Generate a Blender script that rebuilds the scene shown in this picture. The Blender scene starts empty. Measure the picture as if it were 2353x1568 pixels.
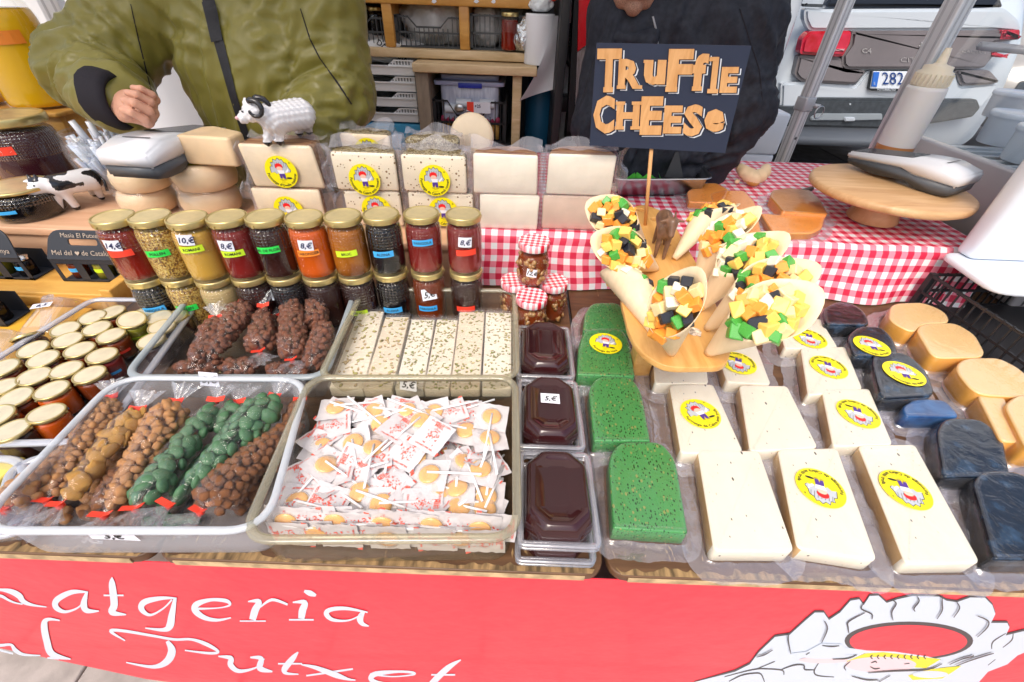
import bpy, bmesh, math, random
import numpy as np
from mathutils import Vector, Matrix, Euler, noise
SC = bpy.context.scene
COL = SC.collection
R_ = math.radians
rnd = random.Random(7)
# ------------------------------------------------------------------ camera, light, exposure
F = 998.0; CX, CY = 1176.5, 784.0            # focal length and centre in units of a 2353 x 1568 frame
PITCH, ROLL = R_(38.8), R_(2.2)
CAM = Vector((0, 0, 1.39)); T = 0.75         # T: height of the stall counter
_fw = Vector((0, math.cos(PITCH), -math.sin(PITCH))); _up = Vector((0, math.sin(PITCH), math.cos(PITCH))); _rt = Vector((1, 0, 0))
RT = _rt * math.cos(ROLL) + _up * math.sin(ROLL); UP = _up * math.cos(ROLL) - _rt * math.sin(ROLL); FW = _fw
cam = bpy.data.cameras.new('camera'); camo = bpy.data.objects.new('camera', cam); COL.objects.link(camo)
camo.matrix_world = Matrix(((RT.x, UP.x, -FW.x, CAM.x), (RT.y, UP.y, -FW.y, CAM.y), (RT.z, UP.z, -FW.z, CAM.z), (0, 0, 0, 1)))
cam.sensor_width = 36; cam.lens = 36 * F / 2353.0; cam.clip_start = 0.02; cam.clip_end = 400
SC.camera = camo
SUN_EL, SUN_AZ = R_(52), R_(200)             # the sun stands high behind the camera, a little to the left
w = bpy.data.worlds.new('World'); SC.world = w; w.use_nodes = True
nt = w.node_tree; nt.nodes.clear()
sky = nt.nodes.new('ShaderNodeTexSky'); sky.sky_type = 'NISHITA'; sky.sun_disc = False
sky.sun_elevation = SUN_EL; sky.sun_rotation = SUN_AZ; sky.air_density = 1.0; sky.dust_density = 4.0; sky.ozone_density = 1.0
bg = nt.nodes.new('ShaderNodeBackground'); bg.inputs[1].default_value = 0.15
wo = nt.nodes.new('ShaderNodeOutputWorld'); nt.links.new(sky.outputs[0], bg.inputs[0]); nt.links.new(bg.outputs[0], wo.inputs[0])
sl = bpy.data.lights.new('sun', 'SUN'); sl.energy = 1.5; sl.angle = R_(28); sl.color = (1, 0.93, 0.84)
so = bpy.data.objects.new('sun', sl); COL.objects.link(so)
_sd = Vector((math.sin(SUN_AZ) * math.cos(SUN_EL), math.cos(SUN_AZ) * math.cos(SUN_EL), math.sin(SUN_EL)))
so.rotation_euler = _sd.to_track_quat('Z', 'Y').to_euler(); so.location = _sd * 20
SC.view_settings.view_transform = 'Standard'; SC.view_settings.look = 'None'; SC.view_settings.exposure = 0.50; SC.view_settings.gamma = 1
SC.view_settings.use_curve_mapping = False
SC.render.engine = 'CYCLES'
SC.cycles.max_bounces = 8; SC.cycles.transparent_max_bounces = 40; SC.cycles.transmission_bounces = 6
SC.cycles.caustics_reflective = False; SC.cycles.caustics_refractive = False; SC.cycles.use_denoising = True

# ------------------------------------------------------------------ where a sight line meets a surface of the place
def ray(x, y): return RT * ((x - CX) / F) - UP * ((y - CY) / F) + FW
def P(x, y, z=T):
    d = ray(x, y); return CAM + d * ((z - CAM.z) / d.z)
def PY(x, y, Y):
    d = ray(x, y); return CAM + d * (Y / d.y)
def c1(x, y): return x / 2.38, 658.8 + y / 2.38
def c2(x, y): return 564.7 + x / 2.38, 658.8 + y / 2.38
def c3(x, y): return 1270.6 + x / 2.174, 658.8 + y / 2.174
def c6(x, y): return 1270.6 + x / 3.332, 395.3 + y / 3.332

# ------------------------------------------------------------------ geometry collector
class G:
    def __init__(s): s.v = []; s.f = []; s.m = []; s.sm = []; s.mx = Matrix()
    def add(s, vs, fs, m=0, sm=False):
        o = len(s.v); mx = s.mx
        s.v += [tuple(mx @ Vector(p)) for p in vs]; s.f += [tuple(o + i for i in f) for f in fs]
        s.m += [m] * len(fs); s.sm += [sm] * len(fs); return s
    def box(s, a, b, m=0, bev=0.0):
        (x0, y0, z0), (x1, y1, z1) = a, b
        if x0 > x1: x0, x1 = x1, x0
        if y0 > y1: y0, y1 = y1, y0
        if z0 > z1: z0, z1 = z1, z0
        if bev <= 0:
            vs = [(x0,y0,z0),(x1,y0,z0),(x1,y1,z0),(x0,y1,z0),(x0,y0,z1),(x1,y0,z1),(x1,y1,z1),(x0,y1,z1)]
            return s.add(vs, [(0,3,2,1),(4,5,6,7),(0,1,5,4),(1,2,6,5),(2,3,7,6),(3,0,4,7)], m)
        out = [(x0,y0),(x1,y0),(x1,y1),(x0,y1)]
        return s.slab(rpoly(out, bev*1.5, 3), z0, z1, m, bev)
    def slab(s, loop, z0, z1, m=0, bev=0.0, sm=True, mtop=None):
        """closed outline (x, y) pulled from z0 up to z1 with rounded edges"""
        n = len(loop); rings = []
        if bev > 0:
            cx = sum(p[0] for p in loop)/n; cy = sum(p[1] for p in loop)/n
            def ins(d):
                r = []
                for i in range(n):
                    a = Vector(loop[i-1][:2]); b = Vector(loop[i][:2]); c = Vector(loop[(i+1) % n][:2])
                    t = (c - a); t = t.normalized() if t.length > 1e-9 else Vector((1, 0)); nn = Vector((-t.y, t.x))
                    if nn.dot(Vector((cx, cy)) - b) < 0: nn = -nn
                    r.append((b.x + nn.x*d, b.y + nn.y*d))
                return r
            rings = [(ins(bev), z0), (ins(bev*.3), z0+bev*.3), (ins(0), z0+bev), (ins(0), z1-bev), (ins(bev*.3), z1-bev*.3), (ins(bev), z1)]
        else: rings = [(loop, z0), (loop, z1)]
        vs = []; fs = []
        for L, z in rings: vs += [(p[0], p[1], z) for p in L]
        for k in range(len(rings)-1):
            for i in range(n):
                j = (i+1) % n; fs.append((k*n+i, k*n+j, (k+1)*n+j, (k+1)*n+i))
        s.add(vs, fs, m, sm and bev > 0)
        s.add([vs[i] for i in range(n)], [tuple(range(n))[::-1]], m)
        s.add([vs[-n+i] for i in range(n)], [tuple(range(n))], m if mtop is None else mtop)
        return s
    def lathe(s, prof, n=20, m=0, sm=True, c=(0,0), cap=True):
        vs = []; fs = []
        for r, z in prof:
            for i in range(n):
                a = 2*math.pi*i/n; vs.append((c[0]+r*math.cos(a), c[1]+r*math.sin(a), z))
        for k in range(len(prof)-1):
            for i in range(n):
                j = (i+1) % n; fs.append((k*n+i, k*n+j, (k+1)*n+j, (k+1)*n+i))
        s.add(vs, fs, m, sm)
        if cap:
            if prof[0][0] > 1e-4: s.add(vs[:n], [tuple(range(n))[::-1]], m)
            if prof[-1][0] > 1e-4: s.add(vs[-n:], [tuple(range(n))], m)
        return s
    def tube(s, pts, r, n=6, m=0, sm=True, closed=False, cap=True):
        pts = [Vector(p) for p in pts]; k = len(pts); vs = []; fs = []
        rr = r if isinstance(r, (list, tuple)) else [r]*k
        up = None
        for i, p in enumerate(pts):
            a = pts[i-1] if (i > 0 or closed) else pts[i]; b = pts[(i+1) % k] if (i < k-1 or closed) else pts[i]
            t = (b-a).normalized()
            if up is None: up = Vector((0,0,1)) if abs(t.z) < .9 else Vector((1,0,0))
            x = t.cross(up).normalized(); y = x.cross(t).normalized(); up = y
            for j in range(n):
                an = 2*math.pi*j/n; vs.append(p + x*(rr[i]*math.cos(an)) + y*(rr[i]*math.sin(an)))
        for i in range(k if closed else k-1):
            for j in range(n):
                q = (i+1) % k; fs.append((i*n+j, i*n+(j+1) % n, q*n+(j+1) % n, q*n+j))
        if not closed and cap: fs += [tuple(range(n))[::-1], tuple((k-1)*n+j for j in range(n))]
        return s.add(vs, fs, m, sm)
    def sphere(s, c, r, n=10, m=0, sc=(1,1,1), rot=None, jit=0, seed=0):
        bm = bmesh.new(); bmesh.ops.create_icosphere(bm, subdivisions=1 if n < 8 else 2 if n < 14 else 3, radius=1)
        q = Euler(rot).to_matrix() if rot else Matrix.Identity(3)
        vs = []
        for v in bm.verts:
            p = v.co.copy()
            if jit: p *= 1 + jit*noise.noise(p*1.7 + Vector((seed*3.1, seed*1.3, 0)))
            p = q @ Vector((p.x*sc[0]*r, p.y*sc[1]*r, p.z*sc[2]*r)); vs.append((c[0]+p.x, c[1]+p.y, c[2]+p.z))
        fs = [tuple(v.index for v in f.verts) for f in bm.faces]; bm.free()
        return s.add(vs, fs, m, True)
    def poly(s, pts, m=0): return s.add(pts, [tuple(range(len(pts)))], m)
    def plate(s, loop3, d, m=0):
        """flat outline given in 3-D, thickened by the vector d"""
        n = len(loop3); L = [Vector(p) for p in loop3]; d = Vector(d)
        vs = L + [p + d for p in L]
        return s.add(vs, [tuple(range(n)), tuple(range(n, 2*n))[::-1]] + [(i, (i+1) % n, n+(i+1) % n, n+i) for i in range(n)], m)
    def mesh(s, name):
        me = bpy.data.meshes.new(name); me.from_pydata(s.v, [], s.f); me.update()
        me.polygons.foreach_set('material_index', s.m); me.polygons.foreach_set('use_smooth', s.sm)
        return me
    def build(s, name, mats, parent=None, recalc=True):
        me = s.mesh(name)
        if recalc:
            bm = bmesh.new(); bm.from_mesh(me); bmesh.ops.recalc_face_normals(bm, faces=bm.faces); bm.to_mesh(me); bm.free()
        for m in (mats if isinstance(mats, (list, tuple)) else [mats]): me.materials.append(m)
        return link(name, me, parent)
def link(name, me, parent=None, mx=None):
    o = bpy.data.objects.new(name, me); COL.objects.link(o)
    if parent is not None: o.parent = parent
    if mx is not None: o.matrix_local = mx
    return o
def thing(name, label, cat, loc=(0,0,0), rot=(0,0,0), group=None):
    o = bpy.data.objects.new(name, None); COL.objects.link(o); o.empty_display_size = .05
    o.location = loc; o.rotation_euler = rot; tag(o, label, cat, group); return o
def tag(o, label=None, cat=None, group=None, kind=None):
    for k, v in (('label', label), ('category', cat), ('group', group), ('kind', kind)):
        if v: o[k] = v
    return o
KIDS = {}
def copytree(o, parent=None):
    c = o.copy(); COL.objects.link(c)
    if parent is not None: c.parent = parent
    for ch in list(o.children): copytree(ch, c)
    return c
def xyplane(loc, rotz=0.0, tilt=(0,0)):
    return Matrix.Translation(loc) @ Euler((tilt[0], tilt[1], rotz)).to_matrix().to_4x4()
def rpoly(pts, r, n=4):
    """round the corners of a polygon"""
    out = []; k = len(pts)
    rs = r if isinstance(r, (list, tuple)) else [r]*k
    for i in range(k):
        a = Vector(pts[i-1][:2]); b = Vector(pts[i][:2]); c = Vector(pts[(i+1) % k][:2])
        u = (a-b); v = (c-b); q = min(rs[i], u.length*.45, v.length*.45); p0 = b+u.normalized()*q; p1 = b+v.normalized()*q
        if q <= 0: out.append(tuple(b)); continue
        for j in range(n+1):
            t = j/n; out.append(tuple(p0*(1-t)**2 + b*2*t*(1-t) + p1*t*t))
    return out
# ------------------------------------------------------------------ implicit bodies: smooth union of tapered capsules, surface nets
def sdf_mesh(prims, voxel, k=.02, disp=None, carve=None):
    """prims: (a, b, ra, rb[, squash]) ; returns vertices, quads"""
    lo = np.min([np.minimum(p[0], p[1]) - max(p[2], p[3])*1.35 for p in prims], 0) - voxel*3
    hi = np.max([np.maximum(p[0], p[1]) + max(p[2], p[3])*1.35 for p in prims], 0) + voxel*3
    n = np.ceil((hi-lo)/voxel).astype(int)+1
    ax = [lo[i] + voxel*np.arange(n[i]) for i in range(3)]
    X = np.stack(np.meshgrid(*ax, indexing='ij'), -1).astype(np.float32)
    D = None
    def cap(p):
        a = np.array(p[0], np.float32); b = np.array(p[1], np.float32); ba = b-a; L = max(float(ba@ba), 1e-9)
        Y = X
        if len(p) > 4 and p[4] is not None:
            sq = np.array(p[4], np.float32); h = np.clip(((X-a)@ba)/L, 0, 1); d = (X-a-h[..., None]*ba)/sq
            return (np.sqrt((d*d).sum(-1))-(p[2]+(p[3]-p[2])*h))*float(sq.min())
        h = np.clip(((X-a)@ba)/L, 0, 1); d = X-a-h[..., None]*ba
        return np.sqrt((d*d).sum(-1))-(p[2]+(p[3]-p[2])*h)
    for p in prims:
        d = cap(p); kk = p[5] if len(p) > 5 else k
        if D is None: D = d
        else:
            h = np.clip(.5+.5*(D-d)/kk, 0, 1); D = D*(1-h)+d*h-kk*h*(1-h)
    for p in (carve or []):
        d = -cap(p); kk = p[5] if len(p) > 5 else k*.5
        h = np.clip(.5-.5*(D-d)/kk, 0, 1); D = D*(1-h)+d*h+kk*h*(1-h)
    if disp is not None: D = D+disp(X)
    return surface_nets(D, lo, voxel)
def surface_nets(D, lo, vx):
    nx, ny, nz = D.shape; ins = D < 0
    offs = [(i, j, k) for i in (0, 1) for j in (0, 1) for k in (0, 1)]
    c = np.stack([ins[i:nx-1+i, j:ny-1+j, k:nz-1+k] for i, j, k in offs], -1)
    act = c.any(-1) & ~c.all(-1); idx = -np.ones(act.shape, int); A = np.argwhere(act); idx[act] = np.arange(len(A))
    vals = np.stack([D[A[:, 0]+i, A[:, 1]+j, A[:, 2]+k] for i, j, k in offs], -1)
    pos = np.zeros((len(A), 3)); cnt = np.zeros(len(A))
    for e0 in range(8):
        for e1 in range(e0+1, 8):
            o0 = np.array(offs[e0]); o1 = np.array(offs[e1])
            if abs(o0-o1).sum() != 1: continue
            v0 = vals[:, e0]; v1 = vals[:, e1]; m = (v0 < 0) != (v1 < 0)
            t = np.where(m, v0/np.where(m, v0-v1, 1), 0)
            pos += np.where(m[:, None], o0+(o1-o0)*t[:, None], 0); cnt += m
    V = (A+pos/cnt[:, None])*vx+lo
    fs = []
    for ax in range(3):
        a = [slice(None)]*3; b = [slice(None)]*3; a[ax] = slice(0, -1); b[ax] = slice(1, None)
        s0 = ins[tuple(a)]; s1 = ins[tuple(b)]; E = np.argwhere(s0 != s1)
        u, v = [q for q in range(3) if q != ax]
        E = E[(E[:, u] > 0) & (E[:, v] > 0) & (E[:, u] < D.shape[u]-1) & (E[:, v] < D.shape[v]-1)]
        sgn = s0[tuple(E.T)]
        def at(du, dv):
            q = E.copy(); q[:, u] -= du; q[:, v] -= dv; return idx[tuple(q.T)]
        quad = np.stack([at(1, 1), at(0, 1), at(0, 0), at(1, 0)], -1)
        if ax == 1: sgn = ~sgn
        quad[~sgn] = quad[~sgn][:, ::-1]; fs.append(quad)
    Fq = np.concatenate(fs); Fq = Fq[(Fq >= 0).all(1)]
    return V, Fq
def sdf_obj(name, prims, voxel, mat, parent=None, k=.02, disp=None, carve=None, post=None, matfn=None):
    V, Fq = sdf_mesh(prims, voxel, k, disp, carve)
    me = bpy.data.meshes.new(name); me.from_pydata(V.tolist(), [], Fq.tolist())
    me.polygons.foreach_set('use_smooth', [True]*len(me.polygons)); me.update()
    if post:
        co = np.empty(len(me.vertices)*3); me.vertices.foreach_get('co', co); no = np.empty_like(co); me.vertices.foreach_get('normal', no)
        co = post(co.reshape(-1, 3), no.reshape(-1, 3)); me.vertices.foreach_set('co', co.ravel()); me.update()
    for m in (mat if isinstance(mat, (list, tuple)) else [mat]): me.materials.append(m)
    if matfn:
        C = np.empty(len(me.polygons)*3); me.polygons.foreach_get('center', C)
        me.polygons.foreach_set('material_index', matfn(C.reshape(-1, 3)).astype(int))
    return link(name, me, parent)
# ------------------------------------------------------------------ lettering
GL = {}
def _glyphs():
    fc = bpy.data.curves.new('glyph', 'FONT'); fo = bpy.data.objects.new('glyph', fc); COL.objects.link(fo); fc.resolution_u = 2; fc.size = 1
    def wid(s):
        fc.body = s; bpy.context.view_layer.update(); e = fo.evaluated_get(bpy.context.evaluated_depsgraph_get()); me = e.to_mesh()
        vs = [tuple(v.co) for v in me.vertices]; fs = [tuple(p.vertices) for p in me.polygons]; e.to_mesh_clear()
        xs = [v[0] for v in vs]; return ((max(xs)-min(xs)) if xs else 0), vs, fs
    for fat in (0, 1, 2):
        fc.offset = (0,.022,.052)[fat]; base = wid('||')[0]
        for ch in "ABCDEFGHIJKLMNOPQRSTUVWXYZabcdefghijklmnopqrstuvwxyzñíëËÑ0123456789.,'€® +":
            adv = wid('|'+ch+'|')[0]-base
            if ch == ' ': GL[(ch, fat)] = ([], [], .28); continue
            _, vs, fs = wid(ch); GL[(ch, fat)] = (vs, fs, adv)
    bpy.data.objects.remove(fo); bpy.data.curves.remove(fc)
_glyphs()
def text(g, s, mx, size, m=0, fat=0, shear=0.0, center=True, squash=1.0):
    tot = sum(GL[(c, fat)][2] for c in s)*squash; x = -tot/2 if center else 0
    for c in s:
        vs, fs, adv = GL[(c, fat)]
        if vs: g.add([mx @ Vector(((v[0]*squash+x+shear*v[1])*size, v[1]*size, 0)) for v in vs], fs, m)
        x += adv*squash
def arctext(g, s, mx, rad, size, a0, m=0, fat=0, inward=False):
    """letters along a circle, centred on angle a0; inward: read from inside along the lower arc"""
    tot = sum(GL[(c, fat)][2] for c in s)*size; sg = 1 if inward else -1; a = a0 - sg*tot/rad/2
    for c in s:
        vs, fs, adv = GL[(c, fat)]; h = adv*size/rad/2; a += sg*h
        if vs:
            rt = Matrix.Rotation(a + (math.pi/2 if inward else -math.pi/2), 4, 'Z')
            lm = mx @ Matrix.Translation((rad*math.cos(a), rad*math.sin(a), 0)) @ rt
            g.add([lm @ Vector(((v[0]-adv/2)*size, (v[1]-.3)*size, 0)) for v in vs], fs, m)
        a += sg*h
def stroke(pts, proj, g, m=0, n=5):
    """a pen stroke of changing width: (x, y, width) points, smoothed, laid on a surface by proj"""
    q = [Vector(p) for p in pts]; out = []
    for i in range(len(q)-1):
        p0 = q[max(i-1, 0)]; p1 = q[i]; p2 = q[i+1]; p3 = q[min(i+2, len(q)-1)]
        for j in range(n):
            t = j/n; out.append(.5*((2*p1)+(-p0+p2)*t+(2*p0-5*p1+4*p2-p3)*t*t+(-p0+3*p1-3*p2+p3)*t**3))
    out.append(q[-1]); L = []; Rr = []
    for i, p in enumerate(out):
        a = out[max(i-1, 0)]; b = out[min(i+1, len(out)-1)]; t = Vector((b.x-a.x, b.y-a.y))
        t = t.normalized() if t.length > 1e-9 else Vector((1, 0)); nn = Vector((-t.y, t.x))*max(p.z, .5)/2
        L.append((p.x+nn.x, p.y+nn.y)); Rr.append((p.x-nn.x, p.y-nn.y))
    vs = [Vector(proj(*a))-Vector((0, i*4e-6, 0)) for i, a in enumerate(L)]+[Vector(proj(*a))-Vector((0, i*4e-6, 0)) for i, a in enumerate(Rr)]; k = len(L)
    g.add(vs, [(i, i+1, k+i+1, k+i) for i in range(k-1)], m)
# ------------------------------------------------------------------ materials
MT = {}
def mat(name, col, rough=.5, var=0.0, scale=20.0, bump=0.0, bscale=None, coat=0.0, metal=0.0, sss=0.0, spec=.5, stretch=(1,1,1), col2=None, trans=0.0, detail=4, coords='Object', bdist=.002, lo=.35, hi=.65, sheen=0, ior=1.45, ssr=.01, croug=.05):
    if name in MT: return MT[name]
    m = bpy.data.materials.new(name); m.use_nodes = True; N = m.node_tree; b = N.nodes['Principled BSDF']
    b.inputs['Base Color'].default_value = (*col, 1); b.inputs['Roughness'].default_value = rough; b.inputs['Metallic'].default_value = metal
    b.inputs['Coat Weight'].default_value = coat; b.inputs['Coat Roughness'].default_value = croug; b.inputs['Specular IOR Level'].default_value = spec
    b.inputs['Transmission Weight'].default_value = trans; b.inputs['IOR'].default_value = ior
    if sheen: b.inputs['Sheen Weight'].default_value = sheen
    if sss: b.inputs['Subsurface Weight'].default_value = sss; b.inputs['Subsurface Radius'].default_value = (1, .6, .3); b.inputs['Subsurface Scale'].default_value = ssr
    if var or bump or col2:
        tc = N.nodes.new('ShaderNodeTexCoord'); mp = N.nodes.new('ShaderNodeMapping'); mp.inputs['Scale'].default_value = stretch
        N.links.new(tc.outputs[coords], mp.inputs[0])
        nz = N.nodes.new('ShaderNodeTexNoise'); nz.inputs['Scale'].default_value = scale; nz.inputs['Detail'].default_value = detail
        N.links.new(mp.outputs[0], nz.inputs[0])
        if var or col2:
            rp = N.nodes.new('ShaderNodeValToRGB'); rp.color_ramp.elements[0].position = lo; rp.color_ramp.elements[1].position = hi
            rp.color_ramp.elements[0].color = (*[c*(1-var) for c in col], 1); rp.color_ramp.elements[1].color = (*(col2 or [min(1, c*(1+var)) for c in col]), 1)
            N.links.new(nz.outputs[0], rp.inputs[0]); N.links.new(rp.outputs[0], b.inputs['Base Color'])
        if bump:
            nb = nz
            if bscale: nb = N.nodes.new('ShaderNodeTexNoise'); nb.inputs['Scale'].default_value = bscale; nb.inputs['Detail'].default_value = 5; N.links.new(mp.outputs[0], nb.inputs[0])
            bp = N.nodes.new('ShaderNodeBump'); bp.inputs['Strength'].default_value = bump; bp.inputs['Distance'].default_value = bdist
            N.links.new(nb.outputs[0], bp.inputs['Height']); N.links.new(bp.outputs[0], b.inputs['Normal'])
    MT[name] = m; return m
def film(name, tint=(1,1,1), alpha=.12, rough=.15, edge=.5, bump=.0, bscale=60, body=(.9,.9,.92), bdist=.003, hexes=0, stretch=(1,1,1), milk=0.0):
    """clear or milky plastic or glass wall: see-through, with a glossy skin that grows towards grazing angles"""
    if name in MT: return MT[name]
    m = bpy.data.materials.new(name); m.use_nodes = True; N = m.node_tree; N.nodes.clear()
    o = N.nodes.new('ShaderNodeOutputMaterial'); mx = N.nodes.new('ShaderNodeMixShader'); tr = N.nodes.new('ShaderNodeBsdfTransparent'); tr.inputs[0].default_value = (*tint, 1)
    b = N.nodes.new('ShaderNodeBsdfPrincipled'); b.inputs['Base Color'].default_value = (*body, 1); b.inputs['Roughness'].default_value = rough; b.inputs['Specular IOR Level'].default_value = .8
    lw = N.nodes.new('ShaderNodeLayerWeight'); lw.inputs['Blend'].default_value = .35
    ma = N.nodes.new('ShaderNodeMath'); ma.operation = 'MULTIPLY_ADD'; ma.inputs[1].default_value = edge; ma.inputs[2].default_value = alpha; ma.use_clamp = True
    N.links.new(lw.outputs['Facing'], ma.inputs[0])
    N.links.new(ma.outputs[0], mx.inputs[0]); N.links.new(tr.outputs[0], mx.inputs[1]); N.links.new(mx.outputs[0], o.inputs[0])
    gl = N.nodes.new('ShaderNodeBsdfGlossy'); gl.inputs['Roughness'].default_value = rough; gl.inputs[0].default_value = (1, 1, 1, 1)
    m2 = N.nodes.new('ShaderNodeMixShader'); m2.inputs[0].default_value = milk; N.links.new(gl.outputs[0], m2.inputs[1]); N.links.new(b.outputs[0], m2.inputs[2]); N.links.new(m2.outputs[0], mx.inputs[2])
    if bump:
        tc = N.nodes.new('ShaderNodeTexCoord'); mp = N.nodes.new('ShaderNodeMapping'); mp.inputs['Scale'].default_value = stretch; N.links.new(tc.outputs['Object'], mp.inputs[0])
        if hexes:
            nz = N.nodes.new('ShaderNodeTexVoronoi'); nz.inputs['Scale'].default_value = hexes; nz.inputs['Randomness'].default_value = .15
        else:
            nz = N.nodes.new('ShaderNodeTexNoise'); nz.inputs['Scale'].default_value = bscale; nz.inputs['Detail'].default_value = 3; nz.inputs['Distortion'].default_value = 1.2
        N.links.new(mp.outputs[0], nz.inputs[0]); bp = N.nodes.new('ShaderNodeBump'); bp.inputs['Strength'].default_value = bump; bp.inputs['Distance'].default_value = bdist
        N.links.new(nz.outputs[0], bp.inputs['Height'])
        for q in (b, gl, lw): N.links.new(bp.outputs[0], q.inputs['Normal'])
    MT[name] = m; return m
def specks(name, col, spec, scale=120, thr=.28, rough=.35, col2=None, size2=None, coat=.3, sss=.1, stretch=(1, .6, 1), rc=0.0):
    """paste with scattered flecks"""
    if name in MT: return MT[name]
    m = mat(name, col, rough, coat=coat, sss=sss); N = m.node_tree; b = N.nodes['Principled BSDF']
    tc = N.nodes.new('ShaderNodeTexCoord'); mp = N.nodes.new('ShaderNodeMapping'); mp.inputs['Scale'].default_value = stretch; N.links.new(tc.outputs['Object'], mp.inputs[0])
    nz = N.nodes.new('ShaderNodeTexNoise'); nz.inputs['Scale'].default_value = 14; nz.inputs['Detail'].default_value = 5; N.links.new(mp.outputs[0], nz.inputs[0])
    cr = N.nodes.new('ShaderNodeMix'); cr.data_type = 'RGBA'; cr.inputs[6].default_value = (*[c*.8 for c in col], 1); cr.inputs[7].default_value = (*[min(1, c*1.15) for c in col], 1); N.links.new(nz.outputs[0], cr.inputs[0])
    last = cr.outputs[2]
    for sc_, th, cc in [(scale, thr, spec)] + ([(size2, thr*.8, col2)] if col2 else []):
        vo = N.nodes.new('ShaderNodeTexVoronoi'); vo.inputs['Scale'].default_value = sc_; N.links.new(mp.outputs[0], vo.inputs[0])
        sp = N.nodes.new('ShaderNodeSeparateColor'); N.links.new(vo.outputs['Color'], sp.inputs[0])
        rs = N.nodes.new('ShaderNodeMath'); rs.operation = 'MULTIPLY'; rs.inputs[1].default_value = th; N.links.new(sp.outputs[0], rs.inputs[0])
        lt = N.nodes.new('ShaderNodeMath'); lt.operation = 'LESS_THAN'; N.links.new(vo.outputs['Distance'], lt.inputs[0]); N.links.new(rs.outputs[0], lt.inputs[1])
        mi = N.nodes.new('ShaderNodeMix'); mi.data_type = 'RGBA'; N.links.new(lt.outputs[0], mi.inputs[0]); N.links.new(last, mi.inputs[6]); mi.inputs[7].default_value = (*cc, 1); last = mi.outputs[2]
    nb = N.nodes.new('ShaderNodeTexNoise'); nb.inputs['Scale'].default_value = 55; nb.inputs['Detail'].default_value = 6; N.links.new(tc.outputs['Object'], nb.inputs[0])
    bp = N.nodes.new('ShaderNodeBump'); bp.inputs['Strength'].default_value = .2; bp.inputs['Distance'].default_value = .002; N.links.new(nb.outputs[0], bp.inputs['Height']); N.links.new(bp.outputs[0], b.inputs['Normal'])
    N.links.new(last, b.inputs['Base Color']); return m
def wood(name, c0, c1, scale=6, stretch=(1, 14, 14), rough=.6, bump=.15, coat=0, wear=None):
    if name in MT: return MT[name]
    m = mat(name, c0, rough, coat=coat); N = m.node_tree; b = N.nodes['Principled BSDF']
    tc = N.nodes.new('ShaderNodeTexCoord'); mp = N.nodes.new('ShaderNodeMapping'); mp.inputs['Scale'].default_value = stretch; N.links.new(tc.outputs['Object'], mp.inputs[0])
    n1 = N.nodes.new('ShaderNodeTexNoise'); n1.inputs['Scale'].default_value = scale; n1.inputs['Detail'].default_value = 8; n1.inputs['Roughness'].default_value = .65; n1.inputs['Distortion'].default_value = .6; N.links.new(mp.outputs[0], n1.inputs[0])
    rp = N.nodes.new('ShaderNodeValToRGB'); rp.color_ramp.elements[0].position = .32; rp.color_ramp.elements[1].position = .68
    rp.color_ramp.elements[0].color = (*c0, 1); rp.color_ramp.elements[1].color = (*c1, 1); N.links.new(n1.outputs[0], rp.inputs[0]); last = rp.outputs[0]
    if wear:
        n2 = N.nodes.new('ShaderNodeTexNoise'); n2.inputs['Scale'].default_value = wear[1]; n2.inputs['Detail'].default_value = 8; n2.inputs['Roughness'].default_value = .75
        mp2 = N.nodes.new('ShaderNodeMapping'); mp2.inputs['Scale'].default_value = wear[4] if len(wear) > 4 else (1, 1, 1); N.links.new(tc.outputs['Object'], mp2.inputs[0]); N.links.new(mp2.outputs[0], n2.inputs[0])
        sx = N.nodes.new('ShaderNodeSeparateXYZ'); N.links.new(tc.outputs['Object'], sx.inputs[0])
        ad = N.nodes.new('ShaderNodeMath'); ad.operation = 'MULTIPLY_ADD'; ad.inputs[1].default_value = wear[2]; N.links.new(sx.outputs[1], ad.inputs[0]); N.links.new(n2.outputs[0], ad.inputs[2])
        r2 = N.nodes.new('ShaderNodeValToRGB'); r2.color_ramp.elements[0].position = wear[3]; r2.color_ramp.elements[1].position = wear[3]+.04; r2.color_ramp.elements[0].color = (0, 0, 0, 1); N.links.new(ad.outputs[0], r2.inputs[0])
        mi = N.nodes.new('ShaderNodeMix'); mi.data_type = 'RGBA'; N.links.new(r2.outputs[0], mi.inputs[0]); N.links.new(last, mi.inputs[6]); mi.inputs[7].default_value = (*wear[0], 1); last = mi.outputs[2]
    N.links.new(last, b.inputs['Base Color'])
    bp = N.nodes.new('ShaderNodeBump'); bp.inputs['Strength'].default_value = bump; bp.inputs['Distance'].default_value = .002; N.links.new(n1.outputs[0], bp.inputs['Height']); N.links.new(bp.outputs[0], b.inputs['Normal'])
    return m
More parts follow.
